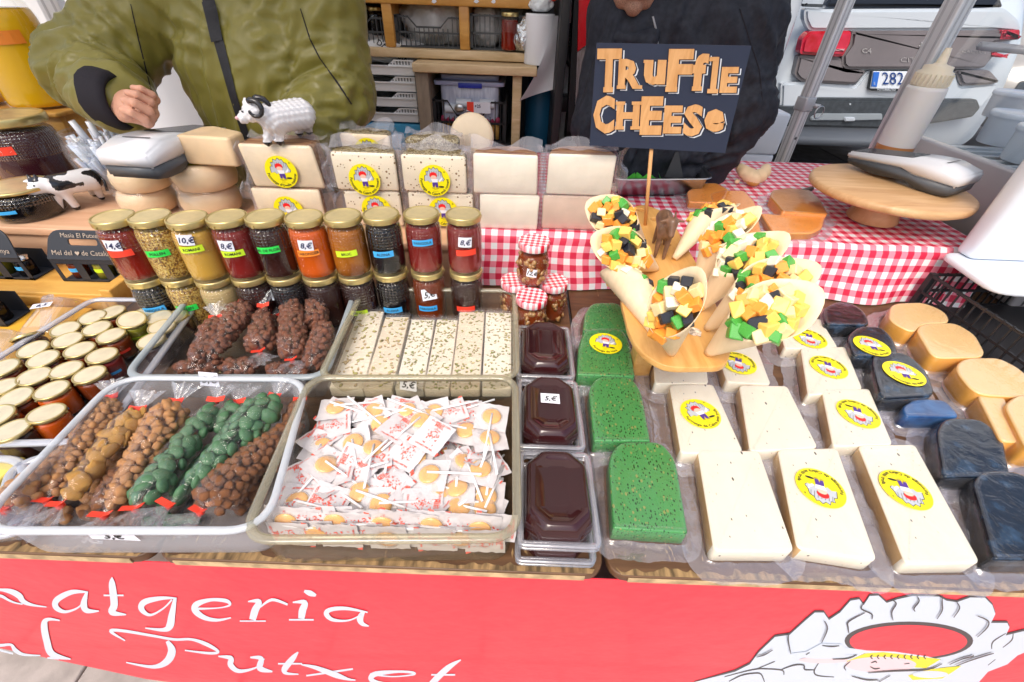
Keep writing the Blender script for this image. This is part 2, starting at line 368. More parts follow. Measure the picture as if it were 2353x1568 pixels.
def gingham(name, period=.034, coords='UV', red=(.62, .015, .06), pink=(.85, .25, .33), white=(.82, .82, .84)):
    if name in MT: return MT[name]
    m = mat(name, red, .55); N = m.node_tree; b = N.nodes['Principled BSDF']
    tc = N.nodes.new('ShaderNodeTexCoord'); sx = N.nodes.new('ShaderNodeSeparateXYZ'); N.links.new(tc.outputs[coords], sx.inputs[0])
    st = []
    for i in (0, 1):
        a = N.nodes.new('ShaderNodeMath'); a.operation = 'DIVIDE'; a.inputs[1].default_value = period; N.links.new(sx.outputs[i], a.inputs[0])
        f = N.nodes.new('ShaderNodeMath'); f.operation = 'FRACT'; N.links.new(a.outputs[0], f.inputs[0])
        g = N.nodes.new('ShaderNodeMath'); g.operation = 'GREATER_THAN'; g.inputs[1].default_value = .5; N.links.new(f.outputs[0], g.inputs[0]); st.append(g)
    ad = N.nodes.new('ShaderNodeMath'); ad.operation = 'ADD'; N.links.new(st[0].outputs[0], ad.inputs[0]); N.links.new(st[1].outputs[0], ad.inputs[1])
    hf = N.nodes.new('ShaderNodeMath'); hf.operation = 'MULTIPLY'; hf.inputs[1].default_value = .5; N.links.new(ad.outputs[0], hf.inputs[0])
    rp = N.nodes.new('ShaderNodeValToRGB'); rp.color_ramp.interpolation = 'CONSTANT'; e = rp.color_ramp.elements
    e[0].position = 0; e[0].color = (*white, 1); e[1].position = .25; e[1].color = (*pink, 1); q = e.new(.75); q.color = (*red, 1)
    N.links.new(hf.outputs[0], rp.inputs[0]); N.links.new(rp.outputs[0], b.inputs['Base Color'])
    nz = N.nodes.new('ShaderNodeTexNoise'); nz.inputs['Scale'].default_value = 900; bp = N.nodes.new('ShaderNodeBump'); bp.inputs['Strength'].default_value = .2; bp.inputs['Distance'].default_value = .001
    N.links.new(nz.outputs[0], bp.inputs['Height']); N.links.new(bp.outputs[0], b.inputs['Normal']); return m
# ================================================================== THE SETTING
m_ground = mat('stone_ground', (.42, .37, .33), .8, var=.25, scale=9, bump=.4, bscale=60)
g = G(); g.add([(-40,-20,-.012),(40,-20,-.012),(40,60,-.012),(-40,60,-.012)], [(0,1,2,3)]); ground = tag(g.build('ground', m_ground), kind='structure')
m_road = mat('dark_paving', (.055, .055, .065), .75, var=.3, scale=5, bump=.3, bscale=80)
g = G(); g.add([(-.6,2.75,-.004),(14,2.75,-.004),(14,12,-.004),(-.6,12,-.004)], [(0,1,2,3)]); tag(g.build('road', m_road), kind='structure')
pave = bpy.data.objects.new('pavement', None); COL.objects.link(pave); tag(pave, kind='structure')
m_slab = [mat('slab_%d' % i, c, .75, var=.16, scale=14, bump=.5, bscale=70) for i, c in enumerate([(.50,.42,.37),(.44,.38,.35),(.55,.47,.41)])]
_sb = []
for i in range(3):
    g = G(); g.slab(rpoly([(-.2,-.13),(.2,-.13),(.2,.13),(-.2,.13)], .012, 2), -.03, 0, 0, .004); me = g.mesh('slab'); me.materials.append(m_slab[i]); _sb.append(me)
for j in range(9):
    for i in range(9):
        o = link('slab', _sb[(i*5+j*7+i*j) % 3], pave); o.location = (-2.9+i*.408+(.2 if j % 2 else 0), -.75+j*.268, .003*((i*j) % 3)); o.rotation_euler.z = rnd.uniform(-.01,.01)
for j in range(4):
    for i in range(9):
        o = link('slab', _sb[(i+j) % 3], pave); o.location = (.5+i*.408+(.2 if j % 2 else 0), 1.75+j*.268, .003*((i*j) % 3))
# dark paving joints under the car
pv2 = bpy.data.objects.new('road_slabs', None); COL.objects.link(pv2); tag(pv2, kind='structure')
g = G(); g.slab(rpoly([(-.29,-.29),(.29,-.29),(.29,.29),(-.29,.29)], .01, 2), -.03, .0, 0, .004); me = g.mesh('slab'); me.materials.append(mat('dark_slab', (.07,.07,.08), .7, var=.3, scale=8, bump=.3, bscale=60))
for j in range(5):
    for i in range(9): o = link('slab', me, pv2); o.location = (.4+i*.6, 3.1+j*.6, 0)
# white tent roof over the stall
m_roof = bpy.data.materials.new('tent_roof_canvas'); m_roof.use_nodes = True; _n = m_roof.node_tree; _n.nodes.clear()
_o = _n.nodes.new('ShaderNodeOutputMaterial'); _m = _n.nodes.new('ShaderNodeMixShader'); _d = _n.nodes.new('ShaderNodeBsdfDiffuse'); _t = _n.nodes.new('ShaderNodeBsdfTranslucent')
_m.inputs[0].default_value = .47; _d.inputs[0].default_value = (.80,.80,.80,1); _t.inputs[0].default_value = (.86,.85,.82,1)
_n.links.new(_d.outputs[0], _m.inputs[1]); _n.links.new(_t.outputs[0], _m.inputs[2]); _n.links.new(_m.outputs[0], _o.inputs[0])
roof = thing('tent_roof', 'white canvas tent roof stretched above the stall and its counter', 'tent roof')
g = G(); g.add([(-2.6,.35,2.15),(-.2,.35,2.18),(2.4,.35,2.15),(-2.6,1.5,2.75),(-.2,1.5,2.95),(2.4,1.5,2.75),(-2.6,2.7,2.15),(-.2,2.7,2.18),(2.4,2.7,2.15)], [(0,1,4,3),(1,2,5,4),(3,4,7,6),(4,5,8,7)]); g.build('canvas', m_roof, roof)
# ------------------------------------------------------------------ the counter: three weathered boards on trestles
m_board = wood('counter_board', (.07,.032,.015), (.15,.075,.033), 5, (1.5, 12, 12), .45, .25, wear=((.30,.19,.09), 22, -.0, .66, (2.2, .6, 1)))
def boardmat():
    m = m_board; N = m.node_tree
    return m
counter = thing('market_counter', 'long weathered brown counter of three boards holding all the food trays and cheeses', 'counter', (0,0,0))
m_edge = mat('bare_board_edge', (.50,.36,.20), .8, var=.3, scale=40, bump=.5)
m_scar = mat('scraped_board', (.24,.15,.065), .75, var=.6, scale=60, stretch=(1.5,.4,1), bump=.5)
for x0, x1 in ((-2.2,-.502),(-.497,.144),(.150,1.9)):
    g = G(); g.slab(rpoly([(x0,.274),(x1,.274),(x1,1.9),(x0,1.9)], [.03,.03,0,0], 5), T-.016, T, 0, .002); g.build('board', m_board, counter)
    # worn strip along the front edge where the varnish has gone, ragged on the inside
    L = []; n = int((x1-x0)/.006)
    for i in range(n+1):
        x = x0+.012+(x1-x0-.024)*i/n
        d = .002+.009*max(0, noise.noise((x*9, 3.1, 0))+.25)+.012*max(0, noise.noise((x*55, 1, 0)))+.012*abs(noise.noise((x*170, 7, 0)))
        L.append((x, .277+d))
    vs = [(x, .276+(.008 if i in (0, n) else 0), T+.0007) for i, (x, y) in enumerate(L)]+[(x, y, T+.0007) for x, y in L]; k = n+1
    g = G(); g.add(vs, [(i, i+1, k+i+1, k+i) for i in range(k-1)], 0); g.build('worn_edge', m_scar, counter)
    g = G(); g.box((x0+.028,.2725,T-.014), (x1-.028,.2738,T-.003), 0); g.build('edge_band', m_edge, counter)
for x in (-1.6, -.2, .95):
    g = G(); g.box((x-.03,.5,0),(x+.03,.55,T-.02)); g.box((x-.03,1.6,0),(x+.03,1.65,T-.02)); g.build('leg', mat('steel_leg', (.3,.3,.32), .4, metal=.8), counter)
# loose scars and chips on the right board
g = G()
for i in range(260):
    x = rnd.uniform(-.49, 1.1); y = .30+abs(rnd.gauss(0, .02)); L = rnd.uniform(.003,.02); wd = rnd.uniform(.0006,.002); a = rnd.gauss(math.pi/2, .25)
    if abs(x-.147) < .012: continue
    c = Vector((math.cos(a), math.sin(a))); n_ = Vector((-c.y, c.x)); p = Vector((x, y))
    g.poly([(*(p-c*L/2), T+.0011), (*(p+n_*wd), T+.0011), (*(p+c*L/2), T+.0011), (*(p-n_*wd), T+.0011)])
o = g.build('scratch', m_scar, counter); tag(o, kind='stuff')
# ------------------------------------------------------------------ red banner with lettering and mountain emblem
BY = .2765
banner = thing('banner', 'red vinyl banner with white script lettering and mountain emblem hung along the counter front', 'banner', (0,0,0))
m_red = mat('banner_red', (.82,.030,.055), .38, var=.05, scale=3, coat=.1, bump=.6, bscale=2.5, bdist=.03)
m_bw = mat('banner_white', (.62,.70,.80), .4); m_bd = mat('banner_dark', (.05,.05,.055), .4); m_by = mat('banner_yellow', (.85,.72,.03), .4); m_bp = mat('banner_pink', (.82,.62,.66), .4)
bot = [(-2.2,.62),(-1.5,.55),(-1.22,.43),(-1.03,.30),(-.92,.20),(-.826,.11),(-.7,.06),(-.3,.04),(2.0,.03)]
g = G(); L = [(x, BY, z) for x, z in bot]+[(2.0, BY, T-.017), (-2.2, BY, T-.017)]
g.plate(L, (0, .0012, 0)); g.build('cloth', m_red, banner)
def bproj(k):
    return lambda x, y: tuple(PY(x/2.0, 1223.5+y/2.0, BY-.0008-k*.00012))
S = [
 [[(-60,262,8),(0,264,12),(50,272,24),(88,292,28),(108,318,22),(150,334,12),(214,343,5)],[(-60,296,10),(0,292,14),(40,312,10),(70,324,8),(104,330,6)]],
 [[(405,275,6),(330,275,22),(262,310,28),(258,345,26),(300,365,14),(360,345,8),(400,300,8)],[(400,272,10),(385,330,30),(400,360,24),(455,362,6)]],
 [[(515,206,4),(515,240,30),(525,330,34),(515,368,28),(580,378,6)],[(476,290,8),(568,290,8)]],
 [[(812,303,6),(740,303,18),(665,320,28),(650,352,26),(690,380,12),(750,350,8),(790,310,8)],[(805,302,14),(790,380,30),(780,430,34),(750,448,18),(668,440,6)]],
 [[(895,352,12),(1000,348,6),(1055,335,10),(1040,315,18),(970,310,16),(905,330,28),(898,360,30),(940,392,22),(1000,403,14),(1062,392,6)]],
 [[(1140,318,6),(1190,318,24),(1172,360,34),(1160,402,30)],[(1102,408,6),(1222,408,6)],[(1195,345,6),(1250,310,14),(1322,332,10)]],
 [[(1398,270,12),(1425,280,26),(1452,290,12)],[(1345,322,6),(1400,322,24),(1390,360,34),(1385,397,28)],[(1328,402,8),(1442,402,8)]],
 [[(1690,368,6),(1590,350,16),(1520,355,20),(1500,375,24),(1530,402,16),(1600,405,8),(1660,380,8)],[(1672,362,14),(1655,395,30),(1665,420,20),(1695,431,6)]],
 [[(-30,515,10),(0,520,14),(50,517,12),(70,542,20),(110,562,12),(186,566,6)],[(-10,540,10),(60,558,8)]],
 [[(275,405,6),(222,400,16),(203,425,30),(215,500,32),(240,560,30),(325,583,6)],[(218,577,8),(270,580,10)]],
 [[(575,498,6),(508,455,14),(560,452,14),(700,475,12),(800,492,12),(880,492,12),(950,515,18),(1003,548,12),(960,555,12),(850,542,6)],[(768,500,16),(790,545,36),(765,595,32),(700,618,16),(580,598,6)]],
 [[(1003,570,6),(1060,578,22),(1060,610,26),(1100,638,18),(1180,620,8),(1215,580,6)],[(1150,575,8),(1200,580,22),(1195,625,28),(1252,640,8)]],
 [[(1370,550,6),(1345,580,26),(1308,628,28),(1318,648,14),(1372,652,6)],[(1278,604,8),(1388,604,8)]],
 [[(1385,608,6),(1450,622,18),(1540,655,26),(1600,675,12),(1634,679,6)],[(1622,628,8),(1540,640,10),(1408,659,8)]],
 [[(1700,652,10),(1800,663,6),(1895,655,8),(1898,645,12),(1830,640,12),(1730,650,24),(1705,672,24),(1740,692,18),(1860,705,8)]],
 [[(2118,586,6),(2060,622,26),(1990,689,28),(1950,740,20)],[(1982,655,8),(2092,655,8)]],
]
k = 0
for let in S:
    g = G()
    for st in let: stroke(st, bproj(k % 4), g, 0, 6); k += 1
    g.build('letter', m_bw, banner, recalc=False)
# emblem
def c5(x, y, k=0): return PY(1552.9+x/2.941, 1270.6+y/2.941, BY-.0008-k*.00015)
g = G()
out = [(125,860),(400,790),(500,740),(560,660),(670,555),(770,540),(880,440),(940,390),(1000,390),(1035,440),(1110,390),(1180,310),(1240,300),(1270,340),(1310,278),(1370,275),(1425,325),(1500,300),(1600,278),(1780,282),(1830,310),(1900,320),(1990,288),(2090,290),(2140,340),(2160,400),(2130,460),(2240,460),(2255,490),(2230,545),(2353,515),(2480,520),(2450,620),(2310,680),(2240,740),(2110,790),(2040,870),(2000,1200),(900,1400),(125,1250)]
g.poly([c5(x, y, 0) for x, y in [(125,870)]+[(x, y) for x, y in out[1:-1]]+[(60,1260)]], 0)
def off(pts, d):
    r = []; n = len(pts); cx = sum(p[0] for p in pts)/n; cy = sum(p[1] for p in pts)/n
    for i in range(n):
        a = Vector(pts[i-1]); c = Vector(pts[(i+1) % n]); t = (c-a).normalized(); nn = Vector((-t.y, t.x))
        if nn.dot(Vector((cx, cy))-Vector(pts[i])) < 0: nn = -nn
        r.append((pts[i][0]+nn.x*d, pts[i][1]+nn.y*d))
    return r
g.poly([c5(x, y, 1) for x, y in [(px, py+14) for px, py in out]], 1)
em = [g]
def ell(cx, cy, rx, ry, n=40, a0=0, a1=360): return [(cx+rx*math.cos(R_(a0+(a1-a0)*i/n)), cy+ry*math.sin(R_(a0+(a1-a0)*i/n))) for i in range(n if a1-a0 == 360 else n+1)]
g.poly([c5(x, y, 2) for x, y in ell(1575,595,435,130)], 0)
g.poly([c5(x, y, 3) for x, y in ell(1572,600,398,112)], 2)
g.poly([c5(x, y, 4) for x, y in [(1150,640),(1290,660),(1480,668),(1700,700),(1810,730),(1760,800),(1600,900),(1200,900),(1080,760)]], 1)
g.poly([c5(x, y, 5) for x, y in [(1150,735),(1280,680),(1400,672),(1560,690),(1790,720),(1690,780),(1620,775),(1500,735),(1300,720)]], 3)
g.poly([c5(x, y, 6) for x, y in ell(1385,755,240,52)], 4)
g.poly([c5(x, y, 5) for x, y in ell(1000,725,165,22)], 4)
g.poly([c5(x, y, 7) for x, y in [(780,680),(880,668),(985,612),(1120,618),(1150,650),(1140,690),(1225,690),(1140,715),(950,716),(830,705)]], 1)
g.poly([c5(x, y, 7) for x, y in [(1570,830),(1700,790),(1830,775),(1930,765),(1880,800),(1800,850),(1600,860)]], 3)
g.poly([c5(x, y, 8) for x, y in ell(1720,822,120,24)], 1)
LN = [[(1270,340),(1255,380),(1325,415),(1325,450)],[(1280,405),(1170,465),(1165,505),(1170,545)],[(1465,320),(1490,345),(1460,400),(1468,458)],[(1620,280),(1645,325),(1610,375),(1618,398)],[(1800,285),(1800,340),(1800,390),(1765,448)],[(1900,335),(1918,375),(1878,438)],[(2040,428),(2110,460),(2105,505),(2038,570)],[(1005,462),(1025,515),(985,610)],[(765,545),(760,590),(778,685)],[(545,705),(600,690),(655,657)],[(780,685),(690,690),(630,715),(620,745)],[(2280,540),(2270,590),(2210,640)],[(2230,545),(2145,600),(2135,650)],[(965,745),(935,800),(960,830),(1070,840)],[(330,838),(520,790),(620,785),(720,795),(730,825)],[(360,870),(440,830),(520,815),(575,820),(600,875)],[(550,785),(670,735)],[(715,790),(800,760),(865,760),(872,790),(935,792)],[(1180,735),(1140,770),(1150,795)],[(1320,745),(1350,735),(1358,745)],[(1545,752),(1580,748)],[(1315,770),(1345,785),(1380,780)],[(990,628),(1050,634),(1105,630)],[(880,690),(905,675)],[(1225,690),(1160,715),(1060,720)],[(1190,835),(1290,860),(1370,860)],[(1370,875),(1450,830)],[(1800,750),(1700,790),(1480,800),(1300,812)],[(1850,755),(1930,720),(2005,700),(2010,690)],[(1895,765),(2000,725),(2110,690),(2150,680)],[(2000,770),(1960,840),(1930,870)],[(2110,760),(2160,720)],[(1530,632),(1450,645),(1290,665)],[(1280,680),(1400,672),(1560,690),(1790,725)],[(1160,735),(1230,705),(1280,680)]]
k = 10
for ln in LN: stroke([(x, y, 9 if i not in (0, len(ln)-1) else 5) for i, (x, y) in enumerate(ln)], lambda x, y, k=k: c5(x, y, k % 20), g, 0, 4); k += 1
for i in range(9): stroke([(1330+i*45,690,4),(1318+i*45,705,8),(1330+i*45,718,6)], lambda x, y: c5(x, y, 9), g, 0, 3)
g.build('emblem', [m_bd, m_bw, m_red, m_by, m_bp], banner, recalc=False)
# ------------------------------------------------------------------ rear tier: bare wood on the left, gingham cloth on the right
RZ = T+.14
m_tier = wood('tier_wood', (.62,.34,.20), (.78,.50,.32), 3, (1, 7, 7), .55, .08)
m_crw = wood('crate_wood', (.55,.26,.045), (.72,.42,.10), 4, (1.5, 8, 8), .5, .1)
tier = thing('wooden_tier', 'low bare wooden tier behind the jar row carrying cow figurine and round cheeses', 'shelf')
g = G(); g.box((-2.2,1.0,RZ-.02),(-1.0,1.33,RZ), bev=.003); g.build('plank', m_tier, tier)
g = G(); g.box((-2.2,1.333,RZ-.02),(-1.0,1.80,RZ-.001), bev=.003); g.build('plank', m_tier, tier)
g = G(); g.box((-.997,1.0,RZ-.02),(-.115,1.80,RZ-.0015), bev=.003); g.build('plank', m_tier, tier)
g = G(); g.box((-2.19,1.01,T),(-.115,1.03,RZ-.02)); g.box((-2.19,1.77,T),(-.115,1.79,RZ-.02)); g.build('apron', m_tier, tier)
def cloth():
    g = G(); nx, ny = 90, 46; x0, x1 = -.112, 1.262; vs = []; uv = []
    for j in range(ny+1):
        for i in range(nx+1):
            u = i/nx; x = x0+(x1-x0)*u; s = j/ny
            if s < .30:                                   # front drop, top to bottom reversed
                t = s/.30; z = T+.004+(RZ-T-.004)*t; k = 1-t
                y = 1.064 - .05*k*(.5+.5*u) + .012*k*math.sin(x*23+1.2)*(.3+u) + .006*k*noise.noise((x*9, t*2, 0)); L = t*.14
                xx = x + .07*k*max(0, u-.72)/.28*-.6
            else:
                t = (s-.30)/.70; y = 1.070+t*.75; z = RZ+.004+.0025*noise.noise((x*7, y*7, 1))+(.004*math.exp(-(t*30)**2)); L = .14+t*.75; xx = x + .03*(y-1.07)
            vs.append((xx, y+ .035*u*0, z)); uv.append((x+.01*noise.noise((x*3, s*5, 4)), L))
    g.add(vs, [(j*(nx+1)+i, j*(nx+1)+i+1, (j+1)*(nx+1)+i+1, (j+1)*(nx+1)+i) for j in range(ny) for i in range(nx)], 0, True)
    me = g.mesh('cloth'); ul = me.uv_layers.new(name='UVMap')
    for lp in me.loops: ul.data[lp.index].uv = uv[lp.vertex_index]
    me.materials.append(gingham('gingham_cloth')); return me
riser = thing('cloth_covered_riser', 'long low riser behind the cheeses covered by the tablecloth', 'riser')
g = G(); g.box((-.10,1.085,T),(1.24,1.82,RZ)); g.build('block', m_crw, riser)
o = link('tablecloth', cloth()); tag(o, 'red and white gingham tablecloth draped over the riser', 'tablecloth')
# ------------------------------------------------------------------ crate with the gallon jars, low shelf for the cartons, boards
g = G(); z1 = 1.066
cr = thing('wooden_crate', 'honey coloured wooden box under the two tall amber honey jars', 'crate', (0,0,0))
a = PY(129,255,1.42); xr = a.x
g.box((-2.3,1.42,RZ+.001),(xr,1.436,z1-.012), bev=.002); g.build('front_panel', m_crw, cr)
g = G(); g.box((xr-.016,1.437,RZ+.001),(xr,1.75,z1-.012), bev=.002); g.build('side_panel', m_crw, cr)
g = G(); g.box((-2.3,1.40,z1-.012),(xr+.012,1.76,z1), bev=.003); g.build('top_board', m_crw, cr)
sh = thing('low_wooden_shelf', 'low honey coloured wooden shelf under the black gift cartons', 'shelf')
g = G(); g.box((-2.0,.862,T+.002),(-.985,1.0,T+.040), bev=.003); g.build('board', m_crw, sh)
g = G(); g.box((-2.0,.852,T+.002),(-.985,.861,T+.034), bev=.002); g.build('front_lip', m_crw, sh)
g = G(); g.box((-.983,.85,T+.002),(-.955,1.0,T+.062), bev=.003); g.build('end_block', m_crw, sh)
o = G().box((-2.0,.60,T+.001),(-1.02,.848,T+.012), bev=.003).build('orange_board', mat('orange_board', (.75,.40,.04), .5, var=.1, scale=5)); tag(o, 'flat orange painted board lying in front of the gift cartons', 'board')
# ------------------------------------------------------------------ tubs
def tub(name, label, pts, h, r, mats, inset=.02, rim=.0045, rimw=.009, gap=0, z0=None):
    """pts: top outline near-left, near-right, far-right, far-left (world x, y); returns the thing"""
    zt = (T+.001 if z0 is None else z0)+h; zb = zt-h
    L = rpoly(pts, r, 7); n = len(L); cx = sum(p[0] for p in L)/n; cy = sum(p[1] for p in L)/n
    def sc(d, z):
        o = []
        for i, p in enumerate(L):
            a = Vector(L[i-1]); c = Vector(L[(i+1) % n]); t = (c-a).normalized(); nn = Vector((-t.y, t.x))
            if nn.dot(Vector((cx, cy))-Vector(p)) < 0: nn = -nn
            o.append((p[0]+nn.x*d, p[1]+nn.y*d, z))
        return o
    t = thing(name, label, 'tub', (0,0,0))
    g = G(); rings = [sc(.001, zt-.003), sc(inset*.35+.001, zt-h*.45), sc(inset*.75+.001, zb+.012), sc(inset*.85+.003, zb+.004), sc(inset+.012, zb+.0015)]
    vs = sum(rings, []); k = len(rings)
    g.add(vs, [(q*n+i, q*n+(i+1) % n, (q+1)*n+(i+1) % n, (q+1)*n+i) for q in range(k-1) for i in range(n)], 0, True)
    g.add(sc(inset+.012, zb+.0015), [tuple(range(n))], 0)
    g.build('wall', mats[0], t)
    g = G(); R2 = [sc(.003, zt-.006), sc(-rimw, zt-.007), sc(-rimw-.001, zt-.003), sc(-rimw+.002, zt), sc(.001, zt), sc(.003, zt-.003)]
    vs = sum(R2, []); k = len(R2)
    g.add(vs, [(q*n+i, q*n+(i+1) % n, ((q+1) % k)*n+(i+1) % n, ((q+1) % k)*n+i) for q in range(k) for i in range(n)], 0, True)
    g.build('rim', mats[1], t)
    return t
f_smoke = film('smoky_clear_plastic', (.86,.84,.77), .05, .10, .12, body=(.70,.66,.52), milk=.6, bump=.15, bscale=25)
f_smoker = film('smoky_rim', (.82,.80,.70), .22, .15, .4, body=(.62,.58,.44), milk=.75)
f_grey = film('greyish_clear_plastic', (.88,.89,.9), .10, .14, .15, body=(.62,.64,.66), milk=.75, bump=.15, bscale=25)
f_greyr = film('grey_rim', (.85,.87,.9), .5, .3, .3, body=(.45,.52,.56), milk=.95)
f_milk = film('milky_plastic', (.96,.96,.98), .20, .35, .10, body=(.80,.83,.88), milk=.95, bump=.2, bscale=30)
f_milkr = film('milky_rim', (.93,.94,.96), .5, .35, .3, body=(.72,.77,.82), milk=.95)
f_clear = film('clear_plastic', (.95,.95,.98), .10, .10, .45, body=(.8,.82,.88), milk=.4, bump=.15, bscale=30)
f_clearr = film('clear_rim', (.9,.92,.97), .40, .2, .4, body=(.75,.78,.86), milk=.7)
def pxy(x, y, z): p = P(x, y, z); return (p.x, p.y)
z = T+.09
tub_loll = tub('sweets_tub', 'smoky clear tub full of wrapped honey lollipops at the counter front', [pxy(563,1232,z), pxy(1183,1228,z), pxy(1180,868,z), pxy(716,868,z)], .09, .035, (f_smoke, f_smoker), .003)
z = T+.09
tub_nut = tub('sweets_tub', 'milky white tub with bags of sugared almonds and nuts at the counter front', [pxy(-62,1213,z), pxy(606,1213,z), pxy(703,872,z), pxy(268,868,z)], .09, .05, (f_milk, f_milkr), .006, rimw=.007)
z = T+.08
tub_choc = tub('sweets_tub', 'grey rimmed clear tub with bags of chocolate coated nuts', [pxy(290,862,z), pxy(742,862,z), pxy(812,668,z), pxy(448,668,z)], .08, .035, (f_grey, f_greyr), .016, rimw=.009)
z = T+.085
tub_noug = tub('sweets_tub', 'smoky clear tub with six pale nougat bars in front of the honey jars', [pxy(738,864,z), pxy(1183,864,z), pxy(1180,668,z), pxy(838,664,z)], .085, .03, (f_smoke, f_smoker), .014)
z = T+.06
tub_jars = tub('sweets_tub', 'clear plastic tub packed with small gold lidded honey jars at the left', [pxy(-330,1022,z), pxy(222,1008,z), pxy(452,690,z), pxy(212,688,z)], .06, .02, (f_clear, f_clearr), .012, rimw=.009)
# ================================================================== JARS
m_gold = mat('gold_lid', (.62,.50,.22), .28, metal=.75, var=.10, scale=30, bump=.12, bscale=90, bdist=.001)
m_goldt = mat('gold_lid_top', (.72,.60,.33), .33, metal=.55, var=.12, scale=25, bump=.1, bscale=60, bdist=.001)
m_goldp = mat('pale_lid_top', (.74,.66,.47), .36, metal=.35, var=.10, scale=40, bump=.1, bscale=90, bdist=.001)
f_glass = film('jar_glass', (.98,.99,.98), .006, .03, .30, body=(.9,.9,.9))
f_glassh = film('jar_glass_honeycomb', (.98,.99,.98), .015, .05, .40, bump=1.0, bdist=.004, hexes=150)
def honey(name, c, rough=.15, sss=.15, **k): return mat('honey_'+name, c, rough, coat=.1, spec=.3, sss=sss, **k)
HON = {
 'red': honey('red', (.24,.014,.006), var=.25, scale=12), 'dark': honey('dark', (.035,.010,.008), var=.3, scale=14), 'black': honey('black', (.006,.005,.007)),
 'cream': honey('cream', (.62,.36,.06), .3, .3, var=.08, scale=10), 'orange': honey('orange', (.62,.10,.006), sss=.3, var=.2, scale=8), 'amber': honey('amber', (.50,.17,.012), .2, .3, col2=(.22,.06,.008), scale=18, var=.1),
 'brown': honey('brown', (.20,.035,.008), var=.25, scale=12), 'rosy': honey('rosy', (.21,.014,.012), var=.2, scale=12), 'pale': honey('pale', (.55,.40,.18), .3, .3, var=.1, scale=10),
 'gallon': honey('gallon', (.98,.52,.012), .2, .1, var=.10, scale=6, stretch=(1,1,.25)), 'gallon_orange': honey('gallon_orange', (.80,.20,.006), .2, .4), 'plum': honey('plum', (.05,.012,.018), .15),
 'green': honey('green', (.30,.27,.03), .2, .2)}
m_poll = specks('pollen', (.42,.22,.03), (.62,.45,.12), 330, .9, .6, (.16,.07,.015), 260, coat=.1, sss=0, stretch=(1,1,1)); HON['pollen'] = m_poll
m_paper = mat('sticker_white', (.78,.80,.88), .5); m_ink = mat('ink_blue', (.02,.025,.09), .6); m_inkk = mat('ink_black', (.02,.02,.02), .6)
TAPE = {'red': mat('tape_red', (.90,.06,.03), .4), 'green': mat('tape_green', (.03,.72,.09), .4), 'lime': mat('tape_lime', (.60,.85,.03), .4), 'blue': mat('tape_blue', (.06,.42,.85), .4), 'orange': mat('tape_orange', (.95,.28,.03), .4)}
def cyl_patch(g, r, a, w, z, h, m, tilt=0):
    n = 8; vs = []
    for j in (0, 1):
        for i in range(n+1):
            u = (i/n-.5)*w; v = (j-.5)*h; uu = u*math.cos(tilt)-v*math.sin(tilt); vv = u*math.sin(tilt)+v*math.cos(tilt)
            an = a+uu/r; vs.append((r*math.cos(an), r*math.sin(an), z+vv))
    g.add(vs, [(i, i+1, n+1+i+1, n+1+i) for i in range(n)], m)
def cyl_text(g, s, r, a, z, size, m, tilt=0, fat=0, shear=0):
    t = G(); text(t, s, Matrix(), size, 0, fat, shear); vs = []
    for v in t.v:
        x = v[0]; y = v[1]-.35*size; uu = x*math.cos(tilt)-y*math.sin(tilt); vv = x*math.sin(tilt)+y*math.cos(tilt); an = a+uu/r; vs.append((r*math.cos(an), r*math.sin(an), z+vv))
    g.add(vs, t.f, m)
_jm = {}
def jar_meshes(R, H, hexed, key):
    k = (round(R, 4), round(H, 4), hexed)
    if k in _jm: return _jm[k]
    n = 28; g = G()
    pr = [(R*.80,.001),(R*.93,.003),(R*.985,.010),(R,.02),(R,H*.50)]; g.lathe(pr, n, 0, cap=False)
    pr2 = [(R,H*.50),(R*1.012,H*.62),(R*.995,H*.74),(R*.93,H*.82),(R*.85,H*.865),(R*.82,H*.90)]; g.lathe(pr2, n, 1 if hexed else 0, cap=False)
    g.lathe([(R*.82,H*.90),(R*.82,H*.93)], n, 0, cap=False)
    glass = g.mesh('glass'); glass.materials.append(f_glass); glass.materials.append(f_glassh)
    g = G(); g.lathe([(0,.004),(R*.78,.004),(R*.92,.007),(R*.955,.02),(R*.955,H*.50),(R*.965,H*.62),(R*.95,H*.73),(R*.90,H*.80),(R*.86,H*.815),(0,H*.815)], n, 0, cap=False); hon = g
    g = G(); lr = R*.965; g.lathe([(lr*.93,H*.895),(lr*.99,H*.895),(lr,H*.905),(lr,H*.975),(lr*.985,H*.99),(lr*.95,H*.998),(lr*.90,H*.996),(lr*.86,H*.985)], n, 0, cap=False); g.lathe([(lr*.86,H*.985),(lr*.5,H*.987),(0,H*.987)], n, 1, cap=False)
    for i in range(3):
        a = i*2.1+.3; g.box((lr*math.cos(a)-.002,lr*math.sin(a)-.002,H*.90),(lr*math.cos(a)+.002,lr*math.sin(a)+.002,H*.94), 0)
    lid = g.mesh('lid'); lid.materials.append(m_gold); lid.materials.append(m_goldt)
    _jm[k] = (glass, hon, lid); return _jm[k]
_hm = {}
